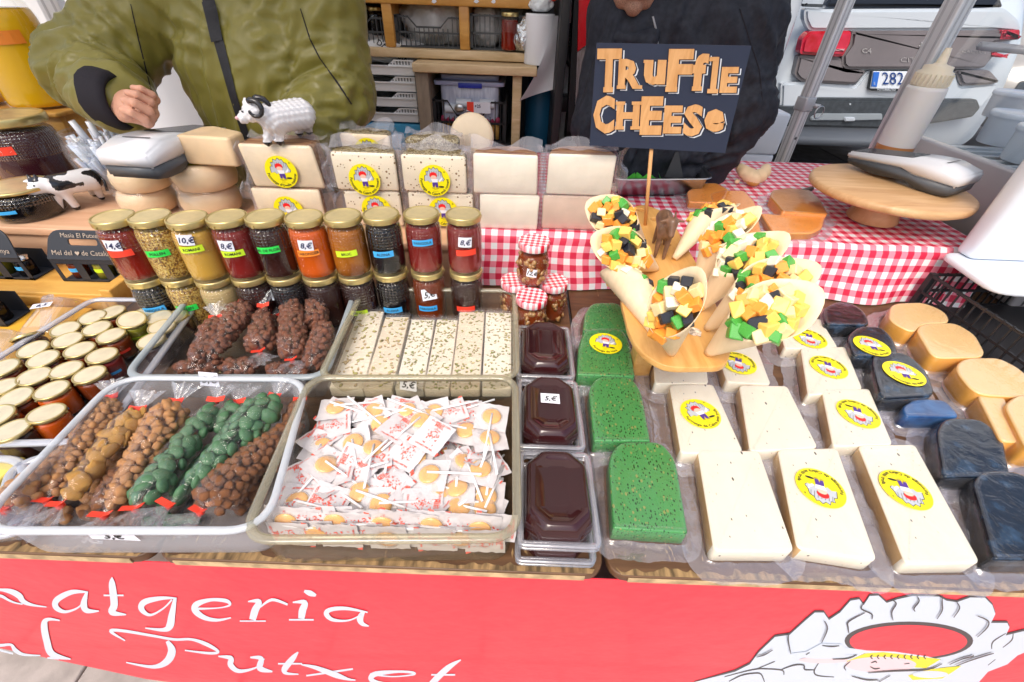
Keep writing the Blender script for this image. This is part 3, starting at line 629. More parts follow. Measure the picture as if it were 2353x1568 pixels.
def jar(loc, R, H, hon, label, tape=None, word='', price='', group=None, hexed=True, a=-math.pi/2, tilt=(0,0), name='honey_jar', lidtop=None, tz=.52, pz=.70, pdx=0.0, cat='jar', tapew=None):
    glass, hg, lid = jar_meshes(R, H, hexed, 0)
    t = thing(name, label, cat, loc, (tilt[0], tilt[1], 0), group)
    kk = (round(R, 4), round(H, 4), hon)
    if kk not in _hm: me = hg.mesh('honey'); me.materials.append(HON[hon]); _hm[kk] = me
    link('honey' if hon not in ('pollen',) else 'pollen', _hm[kk], t); link('glass', glass, t); o = link('lid', lid, t)
    if lidtop: o.data = lid.copy(); o.data.materials[1] = lidtop
    if tape:
        tw = tapew or R*1.15; g = G(); cyl_patch(g, R+.0009, a, tw, H*tz, H*.105, 0, .05)
        if word: cyl_text(g, word, R+.0013, a, H*tz, H*.062, 1, .05, 1)
        g.build('tape_label', [TAPE[tape], m_inkk], t, recalc=False)
    if price:
        g = G(); cyl_patch(g, R*1.01+.0014, a+pdx, R*.74, H*pz, H*.17, 0, -.06); cyl_text(g, price, R*1.01+.0019, a+pdx, H*pz, H*.125, 1, -.04, 1, .25)
        g.build('price_sticker', [m_paper, m_ink], t, recalc=False)
    return t
LX = [(257,498),(343,496),(429,500),(520,497),(608,496),(698,497),(787,495),(876,491),(968,489),(1065,491)]
KU = [('red','red','','14,€','dark red honey jar with a 14 euro sticker, leftmost of the upper row'),
 ('pollen','green','POL·LEN'.replace('·',''),'','jar of golden bee pollen grains with green tape in the upper row'),
 ('cream','lime','ROMANI','10,€','creamy yellow honey jar with a 10 euro sticker in the upper row'),
 ('rosy','lime','ROMANI','8,€','reddish brown honey jar with lime tape and an 8 euro sticker'),
 ('dark','green','MIL DE FLORS','','dark brown honey jar with green tape in the upper row'),
 ('orange','orange','TARONGER','8,€','bright orange honey jar with orange tape and an 8 euro sticker'),
 ('amber','lime','BRUC','','cloudy amber honey jar with lime tape in the upper row'),
 ('black','blue','ALZINA','','almost black honey jar with blue tape in the upper row'),
 ('rosy','blue','FARIGOLA','','dark red honey jar with a blue tape high on its side in the upper row'),
 ('rosy','red','','8,€','dark red honey jar with an 8 euro sticker, rightmost of the upper row')]
KL = [('black','blue','FARIGOLA','lower row jar of black honey with blue tape under the 14 euro jar'),('pollen','green','POLLEN','lower row jar of bee pollen with green tape under the other pollen jar'),
 ('pale','','','lower row jar of pale set honey under the creamy yellow jar'),('dark','','','lower row dark honey jar under the reddish brown lime taped jar'),('black','','','lower row dark honey jar under the green taped dark jar'),
 ('dark','','','lower row dark honey jar under the bright orange jar'),('dark','lime','BRUC','lower row dark honey jar with lime tape under the cloudy amber jar'),('black','blue','ALZINA','lower row black honey jar with blue tape behind the nougat tub'),
 ('brown','blue','FARIGOLA','lower row brown honey jar with blue tape behind the nougat tub'),('dark','red','','lower row dark honey jar with red tape, rightmost of the lower row')]
JH, JR = .134, .0395
for i, (x, y) in enumerate(LX):
    p = P(x, y, T+2*JH); k = KU[i]
    pl = Vector((p.x, p.y, T+.0015))
    q = KL[i]; jar(pl, JR, JH, q[0], q[3], q[1] or None, q[2], '', 'honey jars of the lower row', a=-math.pi/2+.28*(1-i/9)+rnd.uniform(-.06,.06), tz=.34 if i > 5 else .50)
    jar(Vector((p.x+rnd.uniform(-.001,.001), p.y, T+JH+.002)), JR, JH, k[0], k[4], k[1], k[2], k[3], 'honey jars of the upper row', a=-math.pi/2+[.26,.25,.25,.22,.18,.18,.16,.08,.12,.2][i], tz=[.52,.50,.60,.50,.55,.50,.47,.42,.60,.44][i], pz=[.66,.6,.76,.64,.6,.64,.6,.6,.6,.63][i], pdx=[-.12,0,-.05,-.15,0,0,0,0,0,-.05][i])
# walnut jars with gingham lids
m_nutj = mat('walnuts_in_honey', (.20,.075,.015), .25, coat=.8, col2=(.42,.20,.06), scale=45, var=.3, bump=.8, bscale=70, bdist=.004)
m_gl = gingham('gingham_lid', .0125, 'Object', (.70,.01,.04), (.88,.35,.40), (.85,.85,.86))
m_waln = mat('walnut_piece', (.34,.15,.045), .3, coat=.7, col2=(.50,.27,.10), scale=60, var=.4, bump=.6, bscale=160)
def walnut_jar(loc, label, price=None, ht=.105, R=.036):
    t = thing('walnut_jar', label, 'jar', loc, (0,0,rnd.uniform(-.3,.3)), 'walnut jars with gingham lids')
    g = G(); g.lathe([(R*.8,.001),(R*.95,.004),(R,.014),(R,ht*.66),(R*.93,ht*.77),(R*.82,ht*.83),(R*.82,ht*.86)], 28, 0, cap=False); g.build('glass', f_glass, t)
    g = G(); g.lathe([(0,.004),(R*.88,.005),(R*.93,.014),(R*.93,ht*.62),(R*.80,ht*.72),(0,ht*.73)], 24, 0, cap=False); g.build('honey', HON['brown'], t)
    g = G(); r2 = random.Random(int(loc[0]*1000)+5)
    for i in range(60):
        a = r2.uniform(0, 6.28); z = r2.uniform(.01, ht*.70); rr = R*.86 if z < ht*.6 else R*.74
        g.sphere((rr*math.cos(a), rr*math.sin(a), z), .0085, 8, 0, (1,.62,.75), (r2.uniform(0,3), r2.uniform(0,3), r2.uniform(0,3)), .5, i)
    o = g.build('walnuts', m_waln, t); tag(o, kind='stuff')
    g = G(); lr = R*1.0; g.lathe([(lr*.95,ht*.83),(lr,ht*.845),(lr,ht*.96),(lr*.985,ht*.985),(lr*.93,ht),(lr*.88,ht*.99),(0,ht*.99)], 32, 0, cap=False); g.build('lid', m_gl, t)
    if price:
        g = G(); cyl_patch(g, R+.0009, -1.5, .024, ht*.38, .020, 0, -.1); cyl_text(g, price, R+.0013, -1.5, ht*.38, .014, 1, -.1, 1, .25); g.build('price_sticker', [m_paper, m_inkk], t, recalc=False)
    return t
pt = P(1228,552,T+.21)
walnut_jar((pt.x, pt.y, T+.106), 'walnut jar with gingham lid and a 12 euro sticker standing on the other three', '12,€')
for x, y, lb in ((1222,682,'front walnut jar with gingham lid below the 12 euro jar'),(1185,645,'left walnut jar with gingham lid beside the lowest honey jar'),(1272,647,'right walnut jar with gingham lid behind the front one')):
    p = P(x, y, T+.103); walnut_jar((p.x, p.y, T+.0015), lb)
# small honey jars in the tub
SJ = [(615,137,'brown',''),(510,163,'brown',''),(700,165,'green','lime'),(355,228,'brown',''),(530,225,'brown',''),(612,265,'brown','red'),(190,335,'brown',''),(365,288,'brown',''),(240,390,'brown',''),(430,345,'brown',''),(545,378,'rosy','blue'),(175,490,'brown',''),(360,455,'brown',''),(485,482,'brown',''),(10,555,'brown',''),(90,602,'brown','blue'),(280,567,'orange','blue'),(225,705,'orange',''),(870,165,'dark',''),(785,148,'dark',''),(965,160,'dark',''),(880,215,'dark',''),(835,290,'dark',''),(130,290,'dark',''),(-90,610,'brown',''),(-20,700,'brown','blue'),(60,790,'dark',''),(-130,480,'brown',''),(20,440,'brown','')]
PLC = ['top centre of the tub by the far wall','second from the far wall in the tub','leaning and showing lime tape','left side near the far end of the tub','second row from the far wall','showing a red tape beside the chocolate tub','far left in the third row','third row from the far end','left side in the middle of the tub','centre of the tub','showing a blue tape beside the chocolate tub','left of centre in the middle row','centre right in the middle row','right side in the middle row','at the left picture edge in the fourth row','near the left front with blue tape','front row, showing amber honey and a blue tape','frontmost in the tub with orange honey','far right corner against the far wall','far wall, right of centre','far right corner behind the chocolate tub','right side behind the grey rim','right side low behind the chocolate tub','left wall, tilted on its side','outside left edge of the picture in the front','left front corner with blue tape','front wall, dark and low','left beyond the picture edge','left edge by the side wall']
HS = .056; RS = .027
for i, (x, y, h, tp) in enumerate(SJ):
    p = P(*c1(x, y), T+HS+.008+(.012 if i == 2 else 0)); tl = (0, 0)
    if i == 2: tl = (.15, .25)
    if i == 23: tl = (-.5, -.5)
    if i == 17: tl = (-.12, .05)
    tl = (tl[0]+rnd.uniform(-.06,.06), tl[1]+rnd.uniform(-.06,.06))
    jar((p.x, p.y, T+.009+(.012 if i == 2 else 0)), RS, HS, h, 'small gold lidded honey jar, '+PLC[i], tp or None, {'lime':'ROMANI','blue':'FARIGOLA'}.get(tp, ''), '', 'small honey jars in the clear tub', hexed=False, a=-1.0 if i in (2,5,10) else -1.35, tilt=tl, lidtop=m_goldp, tapew=RS*1.7, tz=.42)
# gallon jars and the jars before the crate
def big(loc, R, H, hon, label, hexed=False, tape=None, lid=True, price='', **k): return jar(loc, R, H, hon, label, tape, '', price, None, hexed=hexed, name='large_honey_jar', **k)
zc = z1+.0015
p = P(118,238,zc); big((p.x+.005, 1.50, zc), .090, .30, 'gallon', 'tall jar of bright amber honey, right one on the wooden crate', tape='orange', tz=.60, a=-1.0)
p2 = P(30,243,zc); big((p.x-.185, 1.47, zc), .078, .285, 'gallon', 'tall jar of amber honey with comb, left one on the wooden crate', price='9,€', pz=.62, a=-1.0)
big((p.x-.17, 1.49, zc+.288), .07, .14, 'gallon_orange', 'orange honey jar stacked on the tall left amber jar')
zz = RZ+.0015
big((-1.40, 1.27, zz), .088, .20, 'plum', 'large jar of dark plum coloured honey with red tape before the wooden crate', hexed=True, tape='red', tz=.62, tapew=.10)
pb = PY(22,424,1.085); big((pb.x+.012, 1.085, zz), .078, pb.z-zz, 'black', 'squat black honeycomb jar with blue tape left of the cow figurine', hexed=True, tape='blue', tz=.40, tapew=.08)
big((-1.60, 1.345, zz), .085, .17, 'pollen', 'large jar of bee pollen at the far left edge')
# ================================================================== CHEESE LABELS
LM = [mat('label_yellow', (.92,.80,.01), .35, coat=.15), mat('label_ink', (.03,.03,.02), .5), mat('label_grey', (.50,.53,.58), .5), mat('label_red', (.85,.02,.02), .4), mat('label_skin', (.85,.55,.42), .5), mat('label_white', (.85,.85,.88), .5), mat('label_purple', (.09,.04,.28), .5), mat('label_olive', (.45,.38,.02), .5)]
_lab = {}
def label_mesh(txt, r=.0345, ex=1.0):
    """round yellow sticker with the little mountain-and-shepherd emblem; head points to +y"""
    if (txt, r) in _lab: return _lab[(txt, r)]
    g = G(); I = Matrix()
    def pl(pts, m, k): g.poly([(x*r, y*r, k*.00012) for x, y in pts], m)
    def el(cx, cy, rx, ry, n=20): return [(cx+rx*math.cos(2*math.pi*i/n), cy+ry*math.sin(2*math.pi*i/n)) for i in range(n)]
    pl(el(0,0,1,1,40), 0, 1)
    mt = [(-.62,-.05),(-.60,.30),(-.48,.35),(-.50,.58),(-.34,.58),(-.30,.78),(-.14,.70),(-.02,.84),(.12,.72),(.22,.78),(.30,.60),(.46,.52),(.50,.30),(.62,.10),(.52,-.02),(.30,.05),(.12,-.05),(-.10,.0),(-.28,-.12),(-.42,.0)]
    pl([(x*1.06, y*1.05) for x, y in mt], 1, 2); pl(mt, 2, 3)
    for i in range(7): pl([(-.45+i*.14,.30),(-.43+i*.14,.30),(-.40+i*.14,.62),(-.42+i*.14,.62)], 1, 4)
    pl(el(-.06,.33,.25,.17), 1, 5); pl(el(-.06,.36,.24,.19), 3, 6); pl(el(-.04,.22,.19,.13), 4, 7)
    pl([(-.22,.12),(.22,.12),(.20,-.12),(-.14,-.12)], 5, 8); pl([(-.16,-.10),(.20,-.08),(.22,-.40),(.06,-.40),(.03,-.22),(-.02,-.40),(-.14,-.40)], 6, 9)
    pl([(.24,.0),(.52,.28),(.50,.10),(.34,-.06)], 5, 8)
    pl(el(-.10,-.44,.12,.05), 0, 10); pl(el(-.10,-.44,.10,.035), 7, 11); pl(el(.16,-.44,.11,.04), 7, 11); pl(el(.42,-.36,.18,.06), 1, 10)
    text(g, 'Masia', Matrix.Translation((.02*r,-.58*r,.0006)), .11*r, 7, 0, .3); text(g, 'El Putxet', Matrix.Translation((.02*r,-.70*r,.0006)), .10*r, 7, 0, .3)
    arctext(g, txt, Matrix.Translation((0,0,.0009)), r*.84, r*.225, -math.pi/2, 1, 1, inward=True)
    text(g, '®', Matrix.Translation((.66*r,.52*r,.0009)), .16*r, 1)
    me = g.mesh('label')
    for m in LM: me.materials.append(m)
    _lab[(txt, r)] = me; return me
def put_label(parent, txt, M, r=.0345): return link('label', label_mesh(txt, r), parent, M)
# ================================================================== REAR CHEESES (standing halves in a double row)
f_pouch = film('vacuum_pouch', (1,1,1), .02, .12, .26, bump=.7, bscale=30, body=(.9,.9,.95), bdist=.004, milk=.3)
f_pouchc = film('pouch_cling', (1,1,1), .02, .12, .16, bump=.6, bscale=30, bdist=.004)
f_pouchf = film('pouch_edge', (.97,.97,1), .17, .16, .42, bump=.6, bscale=26, body=(.8,.8,.92), bdist=.004, milk=.5)
m_paste = mat('cheese_paste', (.80,.66,.47), .42, var=.14, scale=9, sss=.15, bump=.25, bscale=50)
m_pastew = mat('cheese_paste_white', (.86,.79,.66), .45, var=.12, scale=8, sss=.15, bump=.5, bscale=26, bdist=.003)
m_pastep = mat('cheese_paste_pink', (.66,.50,.40), .45, var=.1, scale=12, sss=.1, bump=.3, bscale=26)
m_rindr = mat('rind_russet', (.22,.09,.045), .6, col2=(.45,.26,.14), scale=22, stretch=(1,5,5), bump=.6, bscale=120)
m_rindh = specks('rind_rosemary', (.42,.36,.22), (.12,.08,.03), 240, .9, .7, (.22,.16,.06), 160, coat=0, sss=0)
m_pasteh = specks('paste_rosemary', (.84,.74,.57), (.24,.13,.05), 130, .34, .5, coat=.1, sss=.1)
m_rindw = mat('rind_grey', (.45,.36,.28), .8, col2=(.62,.52,.42), scale=30, bump=.5, bscale=150)
def pouch_box(t, w, d, h, seed, tails=True):
    """loose film bag round a block standing at the thing's origin (front face at y=0)"""
    g = G(); n = 36; rings = []
    r2 = random.Random(seed)
    for k, (z, e) in enumerate([(.001,.004),(.0,.008),(h*.3,.005),(h*.7,.005),(h*.99,.003),(h+.003,.0),(h+.004,-.004)]):
        ring = []
        for i in range(n):
            a = 2*math.pi*i/n; cx, cy = math.cos(a), math.sin(a); q = max(abs(cx), abs(cy)); sx, sy = cx/q, cy/q
            x = sx*(w/2+e); y = d/2+sy*(d/2+e); s = noise.noise((x*40+seed, y*40, z*30))*.006*(abs(sx) > .9 or sy > 0)
            ring.append((x+sx*abs(s), y+sy*s if sy > 0 else y, z+s*.3))
        rings.append(ring)
    vs = sum(rings, []); k = len(rings)
    g.add(vs, [(q*n+i, q*n+(i+1) % n, (q+1)*n+(i+1) % n, (q+1)*n+i) for q in range(k-1) for i in range(n)], 0, True)
    g.build('pouch', f_pouch, t)
    if tails:
        g = G()
        for sx in (-1, 1):
            nx, ny = 6, 12; vs = []
            for j in range(ny+1):
                for i in range(nx+1):
                    u = i/nx; v = j/ny; x = sx*(w/2+.004+u*.026*(1+.3*math.sin(v*9+seed))); y = .012+u*.012+.012*math.sin(u*5+v*7+seed)*u; z = h*(-.0+1.08*v)+.006*math.sin(v*13+seed*2)*u
                    vs.append((x, y, max(z, .001)))
            g.add(vs, [(j*(nx+1)+i, j*(nx+1)+i+1, (j+1)*(nx+1)+i+1, (j+1)*(nx+1)+i) for j in range(ny) for i in range(nx)], 0, True)
        vs = []
        for j in range(5):
            for i in range(15):
                u = j/4; v = i/14; vs.append(((v-.5)*w*1.1, d*.35+.03*u+.01*math.sin(v*17+seed), h+.004+.024*u*(.6+.5*math.sin(v*8+seed*1.7))))
        g.add(vs, [(j*15+i, j*15+i+1, (j+1)*15+i+1, (j+1)*15+i) for j in range(4) for i in range(14)], 0, True)
        g.build('pouch_seam', f_pouchf, t)
def rough(g, seed, amp=.003):
    g.v = [(v[0]+amp*noise.noise((v[0]*30, v[1]*30+seed, v[2]*30)), v[1]+amp*.4*noise.noise((v[0]*40+seed, v[1]*30, v[2]*40)), v[2]+amp*noise.noise((v[0]*25, v[1]*25, seed+v[2]*20))) for v in g.v]
def half_cheese(x0, x1, z, Y, h, label, front, rind, txt=None, lab=None, skew=0.0, rot=0.0, dep=.075, pouch=True, seed=1, grp='halved cheeses stacked behind the honey jars', tails=True):
    a = PY(*x0, Y); b = PY(*x1, Y); w = b.x-a.x; cx = (a.x+b.x)/2
    t = thing('cheese_half', label, 'cheese', (cx, Y, z), (0, 0, rot), grp)
    L = [(-w/2,0),(w/2,0)]+[(w/2*math.cos(q)*1.0, dep*math.sin(q)**.8+.004) for q in [R_(v) for v in range(12, 180, 14)]]
    L = rpoly(L, [.006,.006]+[0]*(len(L)-2), 3)
    g = G(); g.slab(L, 0, h, 1, .006)
    # front face: paste
    for i, f in enumerate(g.f):
        ys = [g.v[q][1] for q in f]
        if max(ys) < .008: g.m[i] = 0
    if skew: g.v = [(v[0]+skew*(v[2]-h/2), v[1], v[2]+.004*noise.noise((v[0]*20+seed, v[1]*20, 0))*(v[2] > h*.5)) for v in g.v]
    rough(g, seed, .004)
    g.build('paste', [front, rind], t)
    if pouch: pouch_box(t, w, dep, h, seed, tails)
    if txt:
        lp = PY(*lab, Y)
        put_label(t, txt, Matrix.Translation((lp.x-cx, -.0095, lp.z-z)) @ Euler((math.pi/2, 0, 0)).to_matrix().to_4x4(), .0385)
    return t
OV, CR, TR, VA = "Formatge d'Ovella madurat", "Formatge de Cabra amb romaní", "Formatge de Cabra amb trufa", "Formatge de Vaca"
ZA, ZB, HH = RZ+.002, RZ+.096, .092
half_cheese((597,500),(746,500), ZA+.0, 1.08, HH, 'lower sheep cheese half with yellow sticker behind the honey jars', m_paste, m_rindr, OV, (668,482), .0, .0, seed=1)
half_cheese((573,400),(733,400), ZB, 1.085, .100, 'upper sheep cheese half with yellow sticker under the ram figurine', m_paste, m_rindr, OV, (650,393), -.12, .03, .15, seed=2)
half_cheese((800,500),(925,500), ZA, 1.09, HH, 'lower rosemary cheese half with sticker left of centre behind jars', m_pasteh, m_rindh, CR, (868,480), 0, 0, seed=3)
half_cheese((768,405),(912,405), ZB, 1.085, HH, 'upper rosemary goat cheese half, left of the two with yellow stickers', m_pasteh, m_rindh, CR, (840,411), 0, 0, .085, seed=4)
half_cheese((942,500),(1088,500), ZA, 1.095, HH, 'lower rosemary cheese half with sticker behind the dark red jar', m_pasteh, m_rindh, CR, (1020,484), 0, 0, seed=5)
half_cheese((927,410),(1072,410), ZB, 1.09, HH, 'upper rosemary goat cheese half, right of the two with yellow stickers', m_pasteh, m_rindh, CR, (1000,413), 0, 0, .085, seed=6)
half_cheese((1102,495),(1237,495), ZA+.003, 1.09, HH, 'lower plain white cheese half beside the rightmost honey jar', m_pastew, m_rindr, seed=7)
half_cheese((1087,405),(1236,405), ZB+.003, 1.09, HH+.004, 'upper plain white cheese half with russet rind, left of two', m_pastew, m_rindr, seed=8)
half_cheese((1245,495),(1385,495), ZA+.003, 1.10, HH, 'lower plain beige cheese half beside the cone stand', m_pastep, m_rindw, seed=9)
half_cheese((1258,400),(1412,400), ZB+.003, 1.10, HH+.008, 'upper plain white cheese half with russet rind, right of two', m_pastew, m_rindr, seed=10)
# second rank, only their tops show
half_cheese((690,360),(765,360), ZB, 1.27, .10, 'sheep cheese piece standing behind the ram figurine', m_paste, m_rindr, seed=11, dep=.06)
half_cheese((790,360),(900,360), ZB, 1.23, .098, 'rosemary cheese in the second rank with a yellow sticker edge', m_paste, m_rindh, CR, (850,350), seed=12)
half_cheese((935,360),(1055,360), ZB, 1.22, .095, 'herb crusted cheese standing in the second rank', m_rindh, m_rindh, seed=13)
t = thing('round_cheese', 'pale round cheese standing on edge behind the herb crusted cheese', 'cheese', (PY(1085,335,1.34).x, 1.34, ZB+.001))
g = G(); g.mx = Matrix.Translation((0,0,.074)) @ Euler((R_(80),0,0)).to_matrix().to_4x4(); g.lathe([(0,-.02),(.05,-.02),(.06,-.016),(.063,0),(.06,.016),(.05,.02),(0,.02)], 30, 0, cap=False); g.build('paste', m_paste, t)
# wheels and wedge on the left
m_wheel = mat('wheel_cheese', (.78,.58,.36), .4, var=.1, scale=12, sss=.15, bump=.3, bscale=60)
def wheel(px, py, Y, z, R, h, label, txt=None, seed=1, dx=0):
    c = PY(px, py, Y); t = thing('round_cheese', label, 'cheese', (c.x, Y, z), (0,0,0), 'round cheeses in bags left of the sheep cheeses')
    g = G(); g.lathe([(0,0),(R*.75,0),(R*.93,h*.10),(R,h*.42),(R*.985,h*.70),(R*.90,h*.93),(R*.80,h),(0,h)], 36, 0, cap=False); g.build('paste', m_wheel, t)
    if txt: put_label(t, txt, Matrix.Translation((0,-.012,h+.001)) @ Euler((0,0,.1)).to_matrix().to_4x4(), .034)
    g = G(); n = 40; vs = []
    for k, (r, zz) in enumerate([(R*.9,h+.002),(R*1.0,h*.9),(R*1.04,h*.5),(R*1.03,h*.15),(R*1.05,.002),(R*1.22,.001)]):
        for i in range(n):
            a = 2*math.pi*i/n; s = 1+(.05*noise.noise((a*3, zz*30, seed))+.03*math.sin(a*9+seed))*(k > 1)
            vs.append((r*s*math.cos(a), r*s*math.sin(a), zz+.006*abs(noise.noise((a*4, seed, 1)))*(k > 3)))
    g.add(vs, [(q*n+i, q*n+(i+1) % n, (q+1)*n+(i+1) % n, (q+1)*n+i) for q in range(5) for i in range(n)], 0, True)
    g.build('bag', f_pouch, t); return t
wheel(487,460,1.155,RZ+.002,.074,.064,'lower round cheese in a bag behind the creamy honey jar', seed=3)
wheel(487,440,1.155,RZ+.068,.076,.066,'upper round cheese with yellow sticker under the small wedge', OV, seed=4)
wheel(343,460,1.145,RZ+.002,.068,.058,'lower round cheese in a bag behind the pollen jar', seed=5)
wheel(343,440,1.145,RZ+.062,.069,.058,'upper round cheese in a bag carrying the left card reader', OV, seed=6)
t = thing('cheese_wedge', 'small bare pale cheese wedge lying on the upper round cheese', 'cheese', (0,0,0))
a = PY(423,350,1.11); b = PY(548,350,1.11); z0 = RZ+.1405
g = G(); g.mx = Matrix.Translation((a.x,1.10,z0)) @ Euler((0,0,-.08)).to_matrix().to_4x4(); W_ = b.x-a.x
g.slab(rpoly([(0,0),(W_,.0),(W_*.98,.065),(W_*.25,.105),(.008,.09)], .012, 4), 0, .068, 0, .006); g.build('paste', m_wheel, t)
# ================================================================== FRONT CHEESES LYING IN POUCHES
m_green = specks('green_pesto_cheese', (.06,.27,.075), (.010,.045,.012), 300, .44, .35, (.24,.26,.08), 170, coat=.2, sss=.1)
m_white = specks('truffle_cheese', (.83,.77,.63), (.07,.055,.05), 85, .15, .4, (.60,.50,.34), 110, coat=.25, sss=.12, stretch=(1,.5,1))
m_whiter = mat('truffle_cheese_rind', (.50,.27,.08), .45, col2=(.68,.46,.22), var=.2, scale=9, sss=.1)
m_blue = mat('blue_cheese', (.0025,.006,.014), .25, coat=.2, spec=.5, col2=(.03,.07,.13), scale=34, var=.3, lo=.52, hi=.78, bump=1.0, bscale=45, bdist=.003, detail=8)
m_bluel = mat('blue_cheese_light', (.006,.05,.20), .28, coat=.4, col2=(.02,.13,.36), scale=22, var=.3, bump=.4, bscale=45)
m_tan = mat('tan_cheese', (.78,.52,.24), .34, var=.07, scale=6, coat=.3, sss=.15)
m_tanr = mat('tan_cheese_rind', (.72,.34,.05), .4, var=.15, scale=8, coat=.3)
m_orc = specks('orange_cheese', (.90,.32,.06), (.45,.12,.03), 220, .30, .4, coat=.25, sss=.15)
m_orcd = mat('orange_cheese_rind', (.80,.30,.02), .35, var=.3, scale=14, coat=.4, col2=(.45,.16,.02))
def loopc(pts, z, r, n=5): return rpoly([tuple(P(x, y, z))[:2] for x, y in pts], r, n)
def offl(L, d):
    n = len(L); cx = sum(p[0] for p in L)/n; cy = sum(p[1] for p in L)/n; o = []
    for i in range(n):
        a = Vector(L[i-1]); c = Vector(L[(i+1) % n]); t = (c-a); t = t.normalized() if t.length > 1e-9 else Vector((1,0)); nn = Vector((-t.y, t.x))
        if nn.dot(Vector((cx, cy))-Vector(L[i])) > 0: nn = -nn
        o.append((L[i][0]+nn.x*d, L[i][1]+nn.y*d))
    return o
def resamp(L, step):
    o = []
    for i in range(len(L)):
        a = Vector(L[i]); b = Vector(L[(i+1) % len(L)]); k = max(1, int((b-a).length/step))
        for j in range(k): o.append(tuple(a.lerp(b, j/k)))
    return o
def pouch_flat(t, L, z0, h, seed, fl=.018, front=None, back=None):
    """film bag over a flat piece: clings to the top, falls down the sides, spreads out as a crumpled flange"""
    L = resamp(L, .006); n = len(L); g = G(); cx = sum(p[0] for p in L)/n; cy = sum(p[1] for p in L)/n
    prof = [(-.008,h+.0010),(-.005,h+.0011),(-.002,h+.001),(.003,h*.75),(.006,h*.3),(.010,.006),(.010+fl*.5,.004),(.010+fl,.005)]
    vs = []
    for k, (d, z) in enumerate(prof):
        O = offl(L, d)
        for i in range(n):
            x, y = O[i]; w = max(0, k-4)/3; q = noise.noise((x*28+seed*5, y*28, seed)); q2 = noise.noise((x*75, y*75+seed, 3))
            e = 1+w*.35*noise.noise((L[i][0]*18, L[i][1]*18, seed*2.1)); dx, dy = x-L[i][0], y-L[i][1]
            dz = w*(.009*q+.004*q2)
            s = .002*q2*(k > 2); vs.append((L[i][0]+dx*e+s, L[i][1]+dy*e+s, z0+max(z+dz, .0012)))
    g.add(vs, [(q*n+i, q*n+(i+1) % n, (q+1)*n+(i+1) % n, (q+1)*n+i) for q in range(4) for i in range(n)], 0, True)
    g.add(vs, [(q*n+i, q*n+(i+1) % n, (q+1)*n+(i+1) % n, (q+1)*n+i) for q in range(4, 7) for i in range(n)], 1, True)
    g.add([(x, y, z0+h+.0010) for x, y, _ in vs[:n]], [tuple(range(n))], 2, False)
    g.build('pouch', [f_pouch, f_pouchf, f_pouchc], t)
def flat_cheese(name, label, pts, h, r, mt, ms, seed, txt=None, lab=None, lang=0, z0=None, bev=.0025, lr=.036, grp=None, fl=.018, lean=0.0, conv=c3, base=1.0):
    zb = (T+.0012) if z0 is None else z0; zt = zb+h
    if isinstance(r, tuple): rl = [r[0]]*(len(pts)-2)+[r[1]]*2
    else: rl = r
    L = loopc([conv(*p) for p in pts], zt, rl); n = len(L); cx = sum(p[0] for p in L)/n; cy = sum(p[1] for p in L)/n
    t = thing(name, label, 'cheese', (cx, cy, zb), (0,0,0), grp)
    Lo = [(x-cx, y-cy) for x, y in L]
    g = G(); g.slab(Lo, 0, h, 1, bev, mtop=0)
    for i, f in enumerate(g.f):
        if min(g.v[q][2] for q in f) > h-bev*1.01: g.m[i] = 0
    if ms is m_whiter:                                    # the cut front end is white
        for i, f in enumerate(g.f):
            c = sum((Vector(g.v[q]) for q in f), Vector())/len(f)
            if c.y < min(p[1] for p in Lo)+.012: g.m[i] = 0
    g.build('paste', [mt, ms], t); pouch_flat(t, Lo, 0, h, seed, fl)
    if txt:
        lp = P(*conv(*lab), zt); put_label(t, txt, Matrix.Translation((lp.x-cx, lp.y-cy, h+.0022)) @ Matrix.Rotation(lang, 4, 'Z'), lr)
    return t
GG = 'green pesto cheeses in pouches'; GW = 'white truffle goat cheeses in pouches'; GB = 'dark blue cheeses in pouches'; GT = 'smooth tan cheeses in pouches'
flat_cheese('green_cheese','farthest green cheese in a pouch behind the sticker one',[(160,130),(195,82),(320,80),(365,120),(385,225),(150,225)],.034,(.02,.004),m_green,m_green,1,grp=GG,z0=T+.003)
flat_cheese('green_cheese','green speckled cheese with a yellow round sticker',[(128,290),(165,210),(345,208),(385,280),(410,450),(120,440)],.036,(.025,.004),m_green,m_green,2,VA,(263,287),-.25,grp=GG)
flat_cheese('green_cheese','green speckled cheese beside the priced quince box',[(178,510),(225,447),(390,452),(440,520),(487,772),(205,772)],.034,(.03,.004),m_green,m_green,3,grp=GG)
flat_cheese('green_cheese','nearest and largest green speckled cheese at the counter front',[(278,860),(330,775),(540,775),(612,860),(675,1232),(302,1208)],.034,(.03,.004),m_green,m_green,4,grp=GG)
